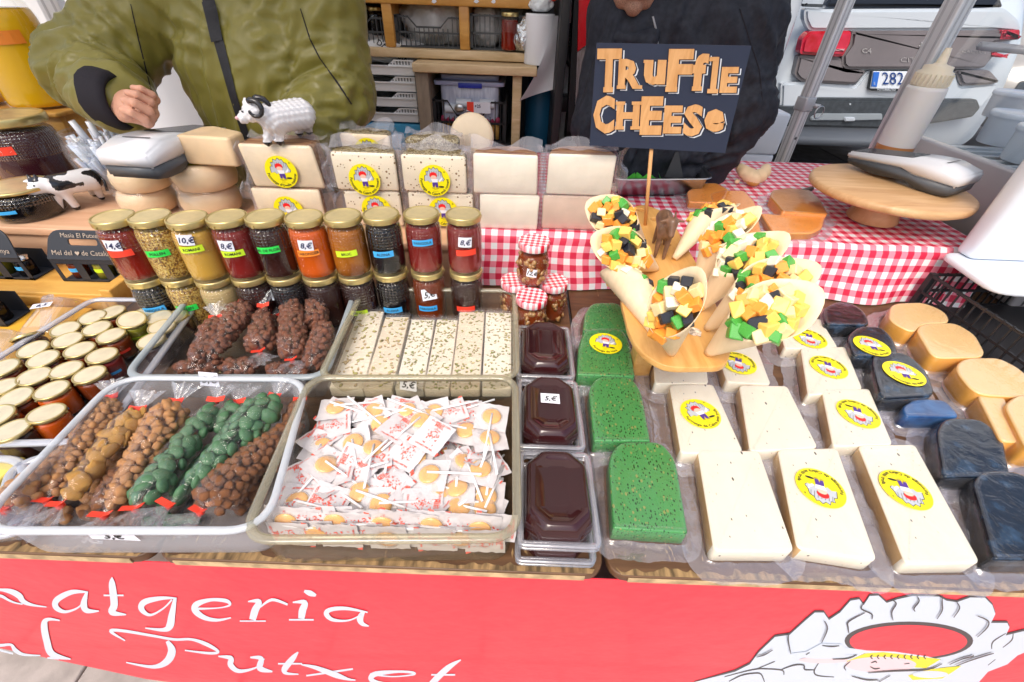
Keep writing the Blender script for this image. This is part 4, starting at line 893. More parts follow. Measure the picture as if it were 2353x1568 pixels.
WW = [('wedge without a sticker at the counter front, first from the left',[(722,815),(1030,820),(1208,1325),(805,1322)],None,None,0),
 ('wedge with an upside down sticker in the middle of the front row',[(1122,812),(1420,806),(1622,1372),(1220,1310)],TR,(1333,1008),2.75),
 ('wedge with an upside down sticker at the right end of the front row',[(1524,792),(1808,788),(2138,1382),(1762,1388)],TR,(1757,1017),2.85),
 ('wedge in the second row with its sticker reading upright',[(582,490),(800,488),(952,828),(640,835)],TR,(735,638),.35),
 ('wedge without a sticker in the middle of the second row',[(930,492),(1170,496),(1325,806),(985,825)],None,None,0),
 ('wedge in the second row with sticker, beside the blue cheeses',[(1343,515),(1580,510),(1700,790),(1400,800)],TR,(1522,638),2.7),
 ('wedge under the cone stand, its front end showing',[(500,350),(760,350),(778,485),(510,485)],None,None,0),
 ('wedge half under the cone stand showing part of its sticker',[(810,290),(1010,280),(1090,490),(870,478)],TR,(925,385),2.7),
 ('wedge with sticker between the stand and the blue cheeses',[(1238,305),(1460,300),(1548,512),(1275,545)],TR,(1375,405),2.75),
 ('wedge with sticker right behind the big front cheese cone',[(1125,190),(1335,160),(1425,305),(1160,310)],TR,(1280,262),2.7)]
for i, (lb, pts, tx, lc, an) in enumerate(WW):
    flat_cheese('truffle_cheese','truffle cheese '+lb, pts, .031, .010, m_white, m_whiter, 20+i, tx, lc, an, grp=GW, bev=.002, lr=.0365, fl=.022)
flat_cheese('blue_cheese','dark blue cheese farthest back by the tablecloth',[(1345,110),(1420,75),(1500,85),(1560,130),(1585,195),(1360,190)],.045,(.03,.02),m_blue,m_blue,40,grp=GB)
flat_cheese('blue_cheese','dark blue cheese with a half hidden yellow sticker',[(1465,250),(1530,197),(1640,200),(1700,260),(1730,345),(1500,350)],.045,(.03,.02),m_blue,m_blue,41,VA,(1590,300),-.2,grp=GB)
flat_cheese('blue_cheese','dark blue cheese with a full yellow sticker in its middle',[(1595,400),(1600,325),(1760,325),(1870,420),(1912,545),(1640,560)],.045,(.03,.02),m_blue,m_blue,42,VA,(1750,437),-.3,grp=GB,lr=.038)
flat_cheese('blue_cheese','bright blue low piece between the sticker cheese and the larger dark one',[(1745,600),(1810,560),(1960,565),(2040,655),(1760,650)],.035,.015,m_bluel,m_bluel,43,grp=GB)
flat_cheese('blue_cheese','large dark blue cheese behind the nearest one',[(1915,720),(1960,655),(2140,660),(2250,760),(2285,945),(1950,955)],.04,(.03,.014),m_blue,m_blue,44,grp=GB)
flat_cheese('blue_cheese','nearest dark blue cheese at the right picture edge',[(2095,975),(2150,918),(2330,925),(2450,1010),(2540,1370),(2205,1365)],.04,(.03,.010),m_blue,m_blue,45,grp=GB)
flat_cheese('tan_cheese','farthest smooth tan cheese beside the black crate',[(1678,170),(1690,85),(1850,78),(1960,125),(1988,182),(1840,185),(1800,235)],.05,.03,m_tan,m_tanr,50,grp=GT)
flat_cheese('tan_cheese','second smooth tan cheese from the back beside the crate',[(1815,215),(1850,185),(2010,180),(2110,240),(2170,352),(1900,360)],.05,.03,m_tan,m_tanr,51,grp=GT)
flat_cheese('tan_cheese','third smooth tan cheese, large, at the right edge',[(2005,410),(2050,357),(2230,355),(2350,420),(2440,560),(2110,540)],.05,.03,m_tan,m_tanr,52,grp=GT)
flat_cheese('tan_cheese','deep orange tan cheese lying behind the large dark blue one',[(2120,540),(2200,530),(2260,560),(2340,780),(2240,775)],.045,.015,m_tan,m_tanr,53,grp=GT)
flat_cheese('tan_cheese','nearest smooth tan cheese cut off by the right picture edge',[(2255,590),(2330,535),(2480,560),(2560,800),(2370,820)],.055,.02,m_tan,m_tanr,54,grp=GT)
# ================================================================== QUINCE PASTE BOXES
m_quin = mat('quince_paste', (.032,.007,.008), .12, coat=.5, var=.2, scale=8, sss=0)
f_box = film('box_plastic', (.92,.92,.95), .22, .1, .5, body=(.7,.72,.78), milk=.5)
def quince(label, q, z, h=.036, price=None):
    L = [tuple(P(*c2(x, y), z))[:2] for x, y in q]; cx = sum(p[0] for p in L)/4; cy = sum(p[1] for p in L)/4
    # square it up: real boxes are rectangles
    w = (abs(L[1][0]-L[0][0])+abs(L[2][0]-L[3][0]))/2; d = (abs(L[3][1]-L[0][1])+abs(L[2][1]-L[1][1]))/2; w = .5*w+.055; 
    t = thing('quince_box', label, 'food box', (cx, cy, z-.012), (0,0,0), 'boxes of dark quince paste')
    def oc(w, d, c): return [(-w/2+c,-d/2),(w/2-c,-d/2),(w/2,-d/2+c),(w/2,d/2-c),(w/2-c,d/2),(-w/2+c,d/2),(-w/2,d/2-c),(-w/2,-d/2+c)]
    g = G(); Fl = rpoly([(-w/2,-d/2),(w/2,-d/2),(w/2,d/2),(-w/2,d/2)], .012, 5)
    for zz, dd in ((.0, 0), (.010, -.001)):
        O = offl(Fl, 0 if not dd else .0005); I_ = offl(Fl, -.008); k = len(O)
        g.add([(x, y, zz) for x, y in O]+[(x, y, zz+.002) for x, y in O]+[(x, y, zz+.002) for x, y in I_]+[(x, y, zz) for x, y in I_], [(j*k+i, j*k+(i+1) % k, ((j+1) % 4)*k+(i+1) % k, ((j+1) % 4)*k+i) for j in range(4) for i in range(k)], 0, True)
    g.add([(x, y, .003) for x, y in offl(Fl, -.003)]+[(x, y, .010) for x, y in offl(Fl, -.003)], [(i, (i+1) % k, k+(i+1) % k, k+i) for i in range(k)], 0, True)
    g.build('tray', f_box, t)
    w1, d1 = w-.018, d-.018; g = G(); A = oc(w1, d1, .022); B = oc(w1-.006, d1-.006, .022); Cc = oc(w1-.020, d1-.022, .022); rr = []
    for Lp, zz in ((A,.002),(A,.012),(B,h*.72),(offl(Cc,.003),h*.97),(Cc,h),(offl(Cc,-.006),h),(offl(Cc,-.007),h-.0012),(offl(Cc,-.030),h-.0008)): rr.append([(x, y, zz) for x, y in rpoly(Lp, .004, 2)])
    k = len(rr[0]); vs = sum(rr, []); g.add(vs, [(j*k+i, j*k+(i+1) % k, (j+1)*k+(i+1) % k, (j+1)*k+i) for j in range(len(rr)-1) for i in range(k)], 0, True); g.add(rr[-1], [tuple(range(k))], 0)
    g.build('quince_paste', m_quin, t)
    if price:
        g = G(); g.poly([(-.017,-.002,h+.0008),(.017,-.004,h+.0008),(.017,.020,h+.0008),(-.017,.021,h+.0008)], 0); text(g, price, Matrix.Translation((0,.003,h+.0012)), .016, 1, 1, .25); g.build('price_sticker', [m_paper, m_inkk], t, recalc=False)
quince('bottom quince box, lowest of the front stack', [(1466,1000),(1870,1000),(1928,1512),(1466,1514)], T+.014)
quince('lower quince box hidden under the priced one', [(1478,600),(1800,600),(1850,985),(1478,990)], T+.014)
quince('lower quince box hidden under the farthest one', [(1475,310),(1760,310),(1790,590),(1475,590)], T+.014)
quince('farthest dark quince paste box beside the walnut jars', [(1475,215),(1778,215),(1808,492),(1475,500)], T+.048)
quince('quince paste box with a white 5 euro sticker', [(1478,512),(1815,507),(1870,885),(1478,888)], T+.049, price='5,€')
quince('nearest quince paste box, on top of the front stack', [(1480,902),(1895,905),(1955,1424),(1480,1428)], T+.050)
# ================================================================== NOUGAT BARS
m_noug = mat('nougat', (.84,.76,.62), .5, var=.05, scale=20, bump=.4, bscale=60, sss=.1)
m_pistr = mat('nut_skin', (.20,.13,.03), .5); m_pistc = mat('nut_flesh', (.50,.47,.12), .5, var=.3, scale=90); m_pistg = mat('pistachio', (.22,.29,.03), .5, var=.3, scale=90); m_alm = mat('almond_cut', (.62,.46,.22), .5)
f_wrap = film('clear_wrapper', (1,1,1), .05, .10, .42, bump=1.0, bscale=55, bdist=.004, milk=.3)
NB = [[(622,132),(756,136),(640,560),(455,555)],[(764,166),(895,166),(800,560),(640,560)],[(908,180),(1034,180),(970,560),(815,560)],[(1046,178),(1160,184),(1112,560),(975,560)],[(1170,140),(1306,138),(1280,560),(1118,560)],[(1314,140),(1454,145),(1452,560),(1292,560)]]
NL = ['leftmost nougat bar, almond type, leaning left','second nougat bar from the left with large almonds','third nougat bar, thick with green pistachios','fourth nougat bar, narrow, with green pistachios','fifth nougat bar reaching far up the tub','rightmost nougat bar along the tub side']
for i, q in enumerate(NB):
    zt = T+.045; L = [tuple(P(*c2(x, y), zt))[:2] for x, y in q]; L = [L[3], L[2], L[1], L[0]]; cx = sum(p[0] for p in L)/4; cy = sum(p[1] for p in L)/4; L = [(x-cx, y-cy) for x, y in L]
    L = [(L[0][0], L[0][1]+.0), (L[1][0], L[1][1]), L[2], L[3]]
    t = thing('nougat_bar', NL[i], 'nougat', (cx, cy, T+.006), (0,0,0), 'nougat bars in the smoky tub'); h = .039
    g = G(); g.slab(rpoly(L, .003, 2), h-.022, h, 0, .0015); g.build('nougat', mat('nougat_%d' % (i % 3), [(.84,.76,.62),(.80,.70,.54),(.86,.80,.67)][i % 3], .5, var=.06, scale=20, bump=.5, bscale=60, sss=.1), t)
    r2 = random.Random(i+3); green = i in (2,3,4,5); g = G(); n = 150 if green else 80
    for k in range(n):
        u, v = r2.uniform(.06,.94), r2.random(); a = Vector(L[0]).lerp(Vector(L[1]), u); b = Vector(L[3]).lerp(Vector(L[2]), u); p = a.lerp(b, v); rr = r2.uniform(.0022,.0042) if green else r2.uniform(.003,.006); an = r2.uniform(0,3.14); e = r2.uniform(.3,.75); pts = []; hz = h+.0004
        for s in (1.0, .72):
            pts.append([(p.x+rr*s*math.cos(w_)*math.cos(an)-rr*e*s*math.sin(w_)*math.sin(an), p.y+rr*s*math.cos(w_)*math.sin(an)+rr*e*s*math.sin(w_)*math.cos(an), hz+(.0007 if s < 1 else 0)) for w_ in [2*math.pi*j/8 for j in range(8)]])
        g.add(pts[0]+pts[1], [(j, (j+1) % 8, 8+(j+1) % 8, 8+j) for j in range(8)], 0); g.poly(pts[1], (2 if r2.random() < .55 else 1) if green else (3 if r2.random() < .5 else 1))
    o = g.build('nut_pieces', [m_pistr, m_pistc, m_pistg, m_alm], t); tag(o, kind='stuff')
    g = G(); Lo = offl(rpoly(L, .003, 2), .0025); k = len(Lo); g.add([(x, y, h-.024) for x, y in Lo]+[(x, y, h+.0035) for x, y in Lo], [(j, (j+1) % k, k+(j+1) % k, k+j) for j in range(k)]+[tuple(range(k, 2*k))], 0)
    a, b = Vector(L[3]), Vector(L[2]); d = (b-a); nn = Vector((-d.y, d.x)).normalized(); nn = nn if nn.y > 0 else -nn; nx = 22; vs = []
    for j in range(4):
        for s in range(nx+1): p = a.lerp(b, s/nx*1.04-.02)+nn*(j*.0065); vs.append((p.x, p.y, h-.006+.004*math.sin(s*2.2+i)*(j/3)+.004*j/3))
    g.add(vs, [(j*(nx+1)+s, j*(nx+1)+s+1, (j+1)*(nx+1)+s+1, (j+1)*(nx+1)+s) for j in range(3) for s in range(nx)], 0, True)
    g.build('wrapper', f_wrap, t)
# price tags on the tubs
def tagcard(label, px, py, z, s, txt, ang=0, parent=None, tilt=1.2):
    p = P(px, py, z); g = G(); g.mx = Matrix.Translation(p) @ Euler((tilt, 0, ang), 'XYZ').to_matrix().to_4x4()
    g.poly([(-s*.62,-s*.45,0),(s*.62,-s*.5,0),(s*.6,s*.45,0),(-s*.6,s*.5,0)], 0); text(g, txt, g.mx.inverted() @ g.mx @ Matrix.Translation((0,-s*.25,.0006)), s*.7, 1, 1, .25)
    return g.build('price_sticker', [m_paper, m_inkk], parent, recalc=False)
tagcard('', 986,677,T+.087,.028,'5,€',.5,tub_noug); tagcard('', 641,677,T+.088,.026,'3,€',.3,tub_choc)
tagcard('', 480,872,T+.083,.028,'3,€',0,tub_nut); tagcard('', 938,884,T+.066,.026,'5,€',-.1,tub_loll)
g = G(); p = P(262,1224,T+.071); g.mx = Matrix.Translation((p.x, p.y-.004, p.z)) @ Euler((math.pi/2,0,0)).to_matrix().to_4x4(); g.poly([(-.032,-.011,0),(.032,-.012,0),(.030,.012,0),(-.031,.011,0)], 0); text(g, '3,€', Matrix.Translation((0,-.008,.0006)), .020, 1, 1, .25); g.build('price_sticker', [m_paper, m_inkk], tub_nut, recalc=False)
g = G(); p = P(857,1231,T+.068); g.mx = Matrix.Translation((p.x, p.y-.008, p.z)) @ Euler((math.pi/2,0,0)).to_matrix().to_4x4(); text(g, '0,50', Matrix(), .016, 0, 1, .25); g.build('price_writing', [m_inkk], tub_loll, recalc=False)
# ================================================================== LOLLIPOPS
m_wp = mat('waxed_paper', (.64,.61,.62), .4, coat=.2, sss=.0, var=.03, scale=50, bump=.7, bscale=60, bdist=.003); m_prt = mat('print_red', (.80,.12,.08), .5); m_candy = mat('honey_candy', (.82,.42,.07), .18, coat=.5, sss=.3, var=.1, scale=60, bump=.3, bscale=200); m_stick = mat('paper_stick', (.85,.85,.86), .45)
f_wx = film('waxed_film', (1,.98,.95), .12, .3, .3, bump=1.0, bscale=60, body=(.9,.88,.86), bdist=.003, milk=.9)
def lolly(kind, seed):
    r2 = random.Random(seed); t = thing('honey_lollipop', 'x', 'lollipop'); s = .0275; n = 9
    def zz(u, v): return .0016*noise.noise((u*2.1+seed, v*2.1, seed))+.0022*noise.noise((u*4+seed, v*4, 9))*(abs(u)+abs(v))*.6+(.003*max(0, 1-(u*u+v*v)*3.2))
    def sheet(zo):
        vs = [(s*(i/n*2-1)*(1+.03*noise.noise((j*.4, seed, 2))), s*(j/n*2-1)*1.05*(1+.03*noise.noise((i*.4, seed, 5))), zz(i/n*2-1, j/n*2-1)+zo) for j in range(n+1) for i in range(n+1)]
        return vs, [(j*(n+1)+i, j*(n+1)+i+1, (j+1)*(n+1)+i+1, (j+1)*(n+1)+i) for j in range(n) for i in range(n)]
    g = G(); a, b = sheet(0); g.add(a, b, 0, True); up = kind == 'P'
    def onz(x, y, e=.0005): return (x, y, zz(x/s, y/s)+e)
    if up:
        h = G(); text(h, 'CARAMELOS CON', Matrix.Translation((0,.0225,0)), .0048, 0, 1); text(h, 'MIEL', Matrix.Translation((0,.0165,0)), .0088, 0, 1); text(h, 'CARAMELS AMB MEL', Matrix.Translation((0,-.0235,0)), .0038, 0, 1)
        for q in range(46): # engraving-like figure: short strokes
            x = r2.gauss(0,.0058); y = r2.gauss(-.001,.0072); x = max(-.012,min(.012,x)); y = max(-.016,min(.014,y)); an = r2.uniform(0,3.14); L = r2.uniform(.002,.0055); w = r2.uniform(.0004,.0013); c = Vector((math.cos(an), math.sin(an))); nn = Vector((-c.y, c.x)); p = Vector((x, y))
            h.poly([(*(p-c*L/2), 0), (*(p+nn*w), 0), (*(p+c*L/2), 0), (*(p-nn*w), 0)])
        g.add([onz(v[0], v[1], .0006+.00002*(i % 9)) for i, v in enumerate(h.v)], h.f, 1)
        for sx in (-1, 1): g.poly([onz(sx*.0285-.002, -.028), onz(sx*.0285+.001, -.028), onz(sx*.0285+.001, -.021), onz(sx*.0285-.002, -.021)], 1)
    g.build('wrapper', [m_wp, m_prt], t, recalc=False)
    h = G()
    if up: h.sphere((0,-.001,-.0052), .0165, 14, 0, (1,1,.22))
    else: h.sphere((0,0,.0025), .0165, 14, 0, (1,1,.24))
    h.build('candy', m_candy, t)
    if not up:
        h = G(); h.lathe([(.019,.0012),(.017,.0052),(.012,.0070),(.006,.0074),(0,.0075)], 16, 0, cap=False); h.build('film', f_wx, t)
    zs = -.004 if up else .0075
    h = G(); h.tube([(0,.002 if not up else -.01,zs),(0,-.035,zs-.0005),(0,-.082,zs-.003)], .0019, 7, 0); h.build('stick', m_stick, t)
    return t
protoP = [lolly('P', k) for k in (1,2,3)]; protoC = [lolly('C', k) for k in (4,5,6)]; used = set()
KEY = [('P',290,1040,.1,0),('P',265,1195,3.1,0),('P',425,1240,.9,0),('P',580,1030,-.6,0),('P',790,1080,.0,0),('C',1005,1030,1.5,1),('P',960,1225,-1.5,1),('C',1165,1235,2.4,0),('C',1285,1000,.5,1),('C',1335,830,.1,1),('C',1372,715,.0,1),('P',1020,815,-.5,2),('P',835,775,-.55,1),('P',885,905,-.45,1),('C',590,855,.4,0),('C',525,598,1.8,0),('C',725,628,1.4,0),('P',850,665,-.2,0),('P',1165,965,-1.0,0),('C',1365,1285,2.8,0),('C',725,1255,1.6,0),('C',700,885,.2,0),('C',440,985,-.5,0),('P',1215,660,.1,0),('C',995,715,2.3,0),('P',1420,985,-1.1,0),('C',415,880,-.3,0),('C',1205,790,-1.9,0),('C',235,1285,.2,0),('P',680,690,.4,0),('P',380,830,1.1,0),('C',1360,1150,.6,0),('C',1075,1110,1.3,0),('P',480,760,1.9,0),('C',1040,640,1.9,0),('C',900,610,-1.0,0),('P',1120,680,2.0,0),('C',620,1130,.8,0),('P',1260,1090,2.6,0),('P',160,1230,.5,0)]
KP = ['at the front left with its print upright','front left, print upside down under another','front, print slanting, second from the left','left of centre with slanting print','centre, print upright below the candy side one','amber side up in the centre, stick pointing right','front centre, print lying on its side','amber side up at the front right','amber side up with stick running to the front right','amber side up near the right wall','amber side up highest at the right wall','with slanted print topmost in the middle','with slanted print above the middle','with slanted print in the middle of the tub','amber side up left of the middle','amber side up in the far left corner','amber side up by the far wall','print up by the far wall','print up, partly covered, right of the middle','amber side up at the front right corner','amber side up at the front wall','amber side up beside the slanted prints','amber side up at the left side','print up far right','amber side up, far centre','print up against the right wall','amber side up at the left wall','amber side up beside the right pair','amber side up in the front left corner','print up, far left of centre','print up against the left wall','amber side up at the right wall, low','amber side up low in the centre','print up, far left','amber side up by the far wall, right of centre','amber side up by the far wall, centre','print up, far right of centre','amber side up low at the left','print up low at the right','print up in the front left corner']
def fitaz(p, az):
    for _ in range(16):
        ex, ey = p.x+.085*math.sin(az), p.y-.085*math.cos(az)
        if -.340 < ex < .0 and .308 < ey < .553: return az
        az += .4
    return az
def place_lolly(kind, p, az, tilt, label, i):
    pr = (protoP if kind == 'P' else protoC)[i % 3]
    if pr.name in used: o = copytree(pr)
    else: o = pr; used.add(pr.name)
    o.location = p; o.rotation_euler = (tilt[0], tilt[1], az); o['label'] = label; o['group'] = 'honey lollipops in the smoky tub'; return o
for i, (kd, x, y, az, lv) in enumerate(KEY):
    z = T+.052+lv*.008+rnd.uniform(0,.006); z = max(z, T+.052); p = P(*c2(x, y), z); p.x = min(max(p.x,-.312),-.030); p.y = min(max(p.y,.336),.518)
    place_lolly(kd, p, fitaz(p, az+rnd.uniform(-.1,.1)), (rnd.uniform(-.16,.16), rnd.uniform(-.16,.16)), 'honey lollipop '+KP[i], i)
nr = 0
for lv, zz in enumerate((.021, .028, .035, .042)):
    for j in range(4):
        for i in range(5):
            x = -.300+i*.062+rnd.uniform(-.008,.008); y = .342+j*.055+rnd.uniform(-.008,.008)
            place_lolly(rnd.choice('PPC'), (x, y, T+zz+rnd.uniform(0,.005)), fitaz(Vector((x, y, 0)), rnd.uniform(0,6.28)), (rnd.uniform(-.12-.05*lv,.12+.05*lv), rnd.uniform(-.12-.05*lv,.12+.05*lv)), 'wrapped honey lollipop buried in the pile below the top layer', nr); nr += 1
for k in range(22):
    x = -.30+rnd.random()*.26; y = .345+rnd.random()*.17; az = fitaz(Vector((x, y, 0)), rnd.uniform(0, 6.28))
    place_lolly(rnd.choice('PPC'), (x, y, T+.050+rnd.uniform(0,.010)), az, (rnd.uniform(-.35,.35), rnd.uniform(-.35,.35)), 'honey lollipop tilted among the upper layer of the smoky tub', k)
for k in range(14):   # standing along the front wall, seen through the plastic
    p = Vector((-.305+k*.0225, .3085+rnd.uniform(0,.003), T+.050+rnd.uniform(-.004,.006)))
    o = place_lolly('P' if k % 3 else 'C', p, 0, (0, 0), 'wrapped honey lollipop standing against the front wall of the tub', k)
    o.rotation_euler = (Matrix.Rotation(1.40+rnd.uniform(-.08,.08), 3, 'X') @ Matrix.Rotation((1.55 if k < 7 else -1.55)+rnd.uniform(-.08,.2)*(1 if k < 7 else -1), 3, 'Z')).to_euler()
for k in range(9):
    o = place_lolly('P' if k % 3 != 1 else 'C', Vector((-.300+k*.034, .2985+.004*(k % 2), T+.0365)), 0, (0, 0), 'wrapped honey lollipop pressed flat against the clear front wall', k)
    o.rotation_euler = (Matrix.Rotation(1.50, 3, 'X') @ Matrix.Rotation((1.57 if k < 5 else -1.57)+rnd.uniform(-.05,.05), 3, 'Z')).to_euler()
# ================================================================== BAGS OF NUTS
f_cello = film('cellophane', (1,1,1), .02, .05, .34, bump=1.0, bscale=60, bdist=.006, milk=.1, stretch=(1,1,1))
f_tail = film('cellophane_tail', (1,1,1), .10, .12, .5, bump=1.0, bscale=90, bdist=.004, body=(.9,.92,1), milk=.5)
NUT = {'choc': mat('chocolate_nut', (.15,.045,.022), .32, col2=(.34,.13,.07), scale=90, var=.3, bump=.8, bscale=200, coat=.15, bdist=.002), 'tan': mat('sugared_nut', (.36,.155,.05), .5, col2=(.55,.29,.12), scale=70, bump=.5, bscale=220, sss=.1), 'green': mat('green_almond', (.04,.12,.05), .5, col2=(.09,.21,.10), scale=50, bump=.15), 'ginger': mat('sugared_ginger', (.52,.24,.04), .35, col2=(.68,.40,.12), scale=60, bump=.8, bscale=260, sss=.3), 'cluster': mat('brown_cluster', (.24,.085,.03), .55, col2=(.42,.18,.075), scale=70, bump=.9, bscale=190)}
_nm = {}
def nutmesh(kind, k):
    if (kind, k) in _nm: return _nm[(kind, k)]
    sc, jit = {'choc': ((1.2,.9,.8), .6), 'tan': ((1.2,.9,.85), .5), 'green': ((1.25,1.0,.62), .12), 'ginger': ((1.5,1.1,.5), .5), 'cluster': ((1.1,1,.8), .55)}[kind]
    g = G(); g.sphere((0,0,0), 1, 10 if kind != 'choc' else 10, 0, sc, None, jit, k*3+hash(kind) % 1); me = g.mesh('nut'); me.materials.append(NUT[kind]); _nm[(kind, k)] = me; return me
def bag(label, A, B, ra, rb, kind, size, n, grp, tieA=True, tieB=False, seed=1, tail=.035):
    A = Vector(A); B = Vector(B); r2 = random.Random(seed); ax = (B-A); Ln = ax.length; t = thing('nut_bag', label, 'bag of sweets', tuple(A), (0,0,0), grp)
    q = ax.normalized(); e1 = q.cross(Vector((0,0,1))).normalized(); e2 = e1.cross(q).normalized()
    if e2.z < 0: e2 = -e2; e1 = -e1
    def rad(u): e = 1-abs(2*u-1)**6*.45; return (ra+(rb-ra)*u)*e
    nm = {'green': 'almond', 'ginger': 'ginger_piece'}.get(kind, 'nut')
    pts = []; sp_ = size*(1.26 if kind != 'ginger' else 1.35)
    for tr in range(n*14):
        if len(pts) >= n: break
        u = r2.uniform(.01,.99); a = r2.uniform(-.4, math.pi+.4); R = max(rad(u)-size*.45, 0); p = q*(u*Ln)+e1*(R*math.cos(a))+e2*(R*math.sin(a)*.85)
        if any((p-o_[0]).length < sp_ for o_ in pts): continue
        pts.append((p, a))
    for p, a in pts:
        o = link(nm, nutmesh(kind, r2.randrange(6)), t); s = size*r2.uniform(.80,1.12); o.location = p; o.scale = (s,s,s)
        if kind in ('green','ginger'): nn_ = (e1*math.cos(a)+e2*math.sin(a)+Vector((r2.uniform(-.5,.5),r2.uniform(-.5,.5),r2.uniform(-.3,.5)))).normalized(); o.rotation_euler = (nn_.to_track_quat('Z','Y') @ Euler((0,0,r2.uniform(0,6))).to_quaternion()).to_euler()
        else: o.rotation_euler = (r2.uniform(0,6),r2.uniform(0,6),r2.uniform(0,6))
    g = G(); m = 18; k = 12; vs = []   # filling core keeps gaps dark and full
    for j in range(k+1):
        u = j/k; R = max(rad(u)-size*1.7, .001)*(.4 if j in (0,k) else 1)
        for i in range(m): a = 2*math.pi*i/m; vs.append(q*(u*Ln)+e1*(R*math.cos(a))+e2*(R*math.sin(a)*.85))
    g.add(vs, [(j*m+i, j*m+(i+1) % m, (j+1)*m+(i+1) % m, (j+1)*m+i) for j in range(k) for i in range(m)], 0, True); g.build('filling', NUT[kind], t) if True else None
    g = G(); m = 26; k = 22; vs = []
    for j in range(k+1):
        u = -.06+1.12*j/k; uu = min(max(u, 0), 1); R = rad(uu)+.0035; d = max(0, -u, u-1)/.06; R *= (1-.80*d)
        for i in range(m): a = 2*math.pi*i/m; s = 1+.07*noise.noise((math.cos(a)*2.2, math.sin(a)*2.2+seed, u*9)); vs.append(q*(u*Ln)+e1*(R*s*math.cos(a))+e2*(R*s*math.sin(a)*.88))
    g.add(vs, [(j*m+i, j*m+(i+1) % m, (j+1)*m+(i+1) % m, (j+1)*m+i) for j in range(k) for i in range(m)], 0, True); g.build('cellophane', f_cello, t)
    for end, on in ((0, tieA), (1, tieB)):
        if not on: continue
        c = q*(Ln*(-.06 if end == 0 else 1.06)); d = (-q if end == 0 else q); d = (d+Vector((r2.uniform(-.2,.2),r2.uniform(-.1,.1),.35))).normalized(); g = G(); m = 28; vs = []
        s1 = d.cross(Vector((0,0,1))).normalized(); s2 = s1.cross(d)
        for j in range(6):
            v = j/5
            for i in range(m+1): a = 2*math.pi*i/m; w_ = .0035+v*.020*(1+.25*math.sin(a*3+seed)); rf = 1+.35*v*math.sin(a*9+seed); vs.append(c+d*(v*tail*(1+.2*noise.noise((a*2, seed, 0))))+s1*(w_*rf*math.cos(a))+s2*(w_*.45*rf*math.sin(a)))
        g.add(vs, [(j*(m+1)+i, j*(m+1)+i+1, (j+1)*(m+1)+i+1, (j+1)*(m+1)+i) for j in range(5) for i in range(m)], 0, True); g.build('gathered_end', f_tail, t)
        g = G(); g.tube([c-d*.003, c+d*.004], .0045, 10, 0); w1 = s1*.5+s2*.5; L0 = r2.uniform(.009,.013); p = c+e2*.004
        g.plate([p-d*.005, p+d*.005, p+d*.006+s1*L0*1.3+e2*.004, p-d*.004+s1*L0*1.3+e2*.004], e2*.0006); g.plate([p-d*.004, p+d*.005, p+d*.003-s1*L0+e2*.005, p-d*.006-s1*L0+e2*.005], e2*.0006); g.build('red_tape', TAPE['red'], t)
def V1(x, y, z): return P(*c1(x, y), z)
k = 1/2.38*1/998*.62
def rp(px): return px/2.38*.62/998*1.12
BN = [('tan round nuts, leftmost bag in the milky tub',(400,880),(60,1205),42,100,'tan',.0084,80,.050,.056,False,True),
 ('tan peanuts, with its tied end at the far side',(600,640),(285,1140),96,34,'tan',.0068,110,.062,.050,True,True),
 ('amber sugared ginger pieces, beside the tan peanuts',(740,705),(360,1165),84,34,'ginger',.0110,40,.066,.060,True,True),
 ('small brown nuts, half hidden at the front',(720,960),(560,1215),60,62,'cluster',.0060,60,.040,.042,False,False),
 ('tan sugared cashews in the centre of the milky tub',(950,665),(600,1215),116,34,'tan',.0085,95,.062,.052,True,True),
 ('green almonds, narrower of the two green bags',(1165,655),(775,1180),50,88,'green',.0108,60,.056,.058,True,True),
 ('green almonds, wide and topmost bag of green ones',(1480,635),(965,1160),128,26,'green',.0115,70,.068,.056,True,True),
 ('brown sugared clusters at the front right of the milky tub',(1560,770),(1130,1205),44,122,'cluster',.0082,120,.050,.056,False,True),
 ('green almonds lying at the bottom of the milky tub front',(800,1290),(1080,1290),34,34,'green',.0110,18,.018,.018,False,False),
 ('sugared nuts against the far wall behind the green bags',(1290,650),(1180,800),60,60,'green',.0110,20,.040,.040,True,False),
 ('brown clusters in the lower layer, leftmost',(520,720),(200,1235),50,50,'cluster',.0085,60,.024,.022,False,False),
 ('tan nuts in the lower layer under the cashews',(830,720),(470,1240),52,52,'tan',.0085,60,.024,.022,False,False),
 ('tan nuts in the lower layer beside the green almonds',(1080,720),(690,1235),50,50,'tan',.0085,60,.024,.022,False,False),
 ('green almonds in the lower layer under the wide green bag',(1340,720),(900,1225),54,54,'green',.0115,46,.026,.024,False,False),
 ('brown clusters in the lower layer, rightmost',(1560,860),(1280,1230),50,50,'cluster',.0085,50,.022,.020,False,False),
 ('tan nuts lying low at the front left of the milky tub',(130,1190),(380,1275),40,46,'tan',.0095,30,.020,.020,False,False),
 ('brown clusters lying low at the front of the milky tub',(420,1240),(780,1262),40,40,'cluster',.0090,34,.020,.020,False,False),
 ('brown clusters at the far right behind the wide green bag',(1640,640),(1560,860),50,50,'cluster',.0090,36,.050,.044,True,False)]
for i, (lb, a, b, ra, rb, kd, sz, n, za, zb, ta, tb) in enumerate(BN):
    bag('cellophane bag of '+lb, V1(*a, T+za), V1(*b, T+zb), rp(ra), rp(rb), kd, sz, int(n*3.6), 'cellophane bags in the milky tub', ta, tb, seed=i+11)
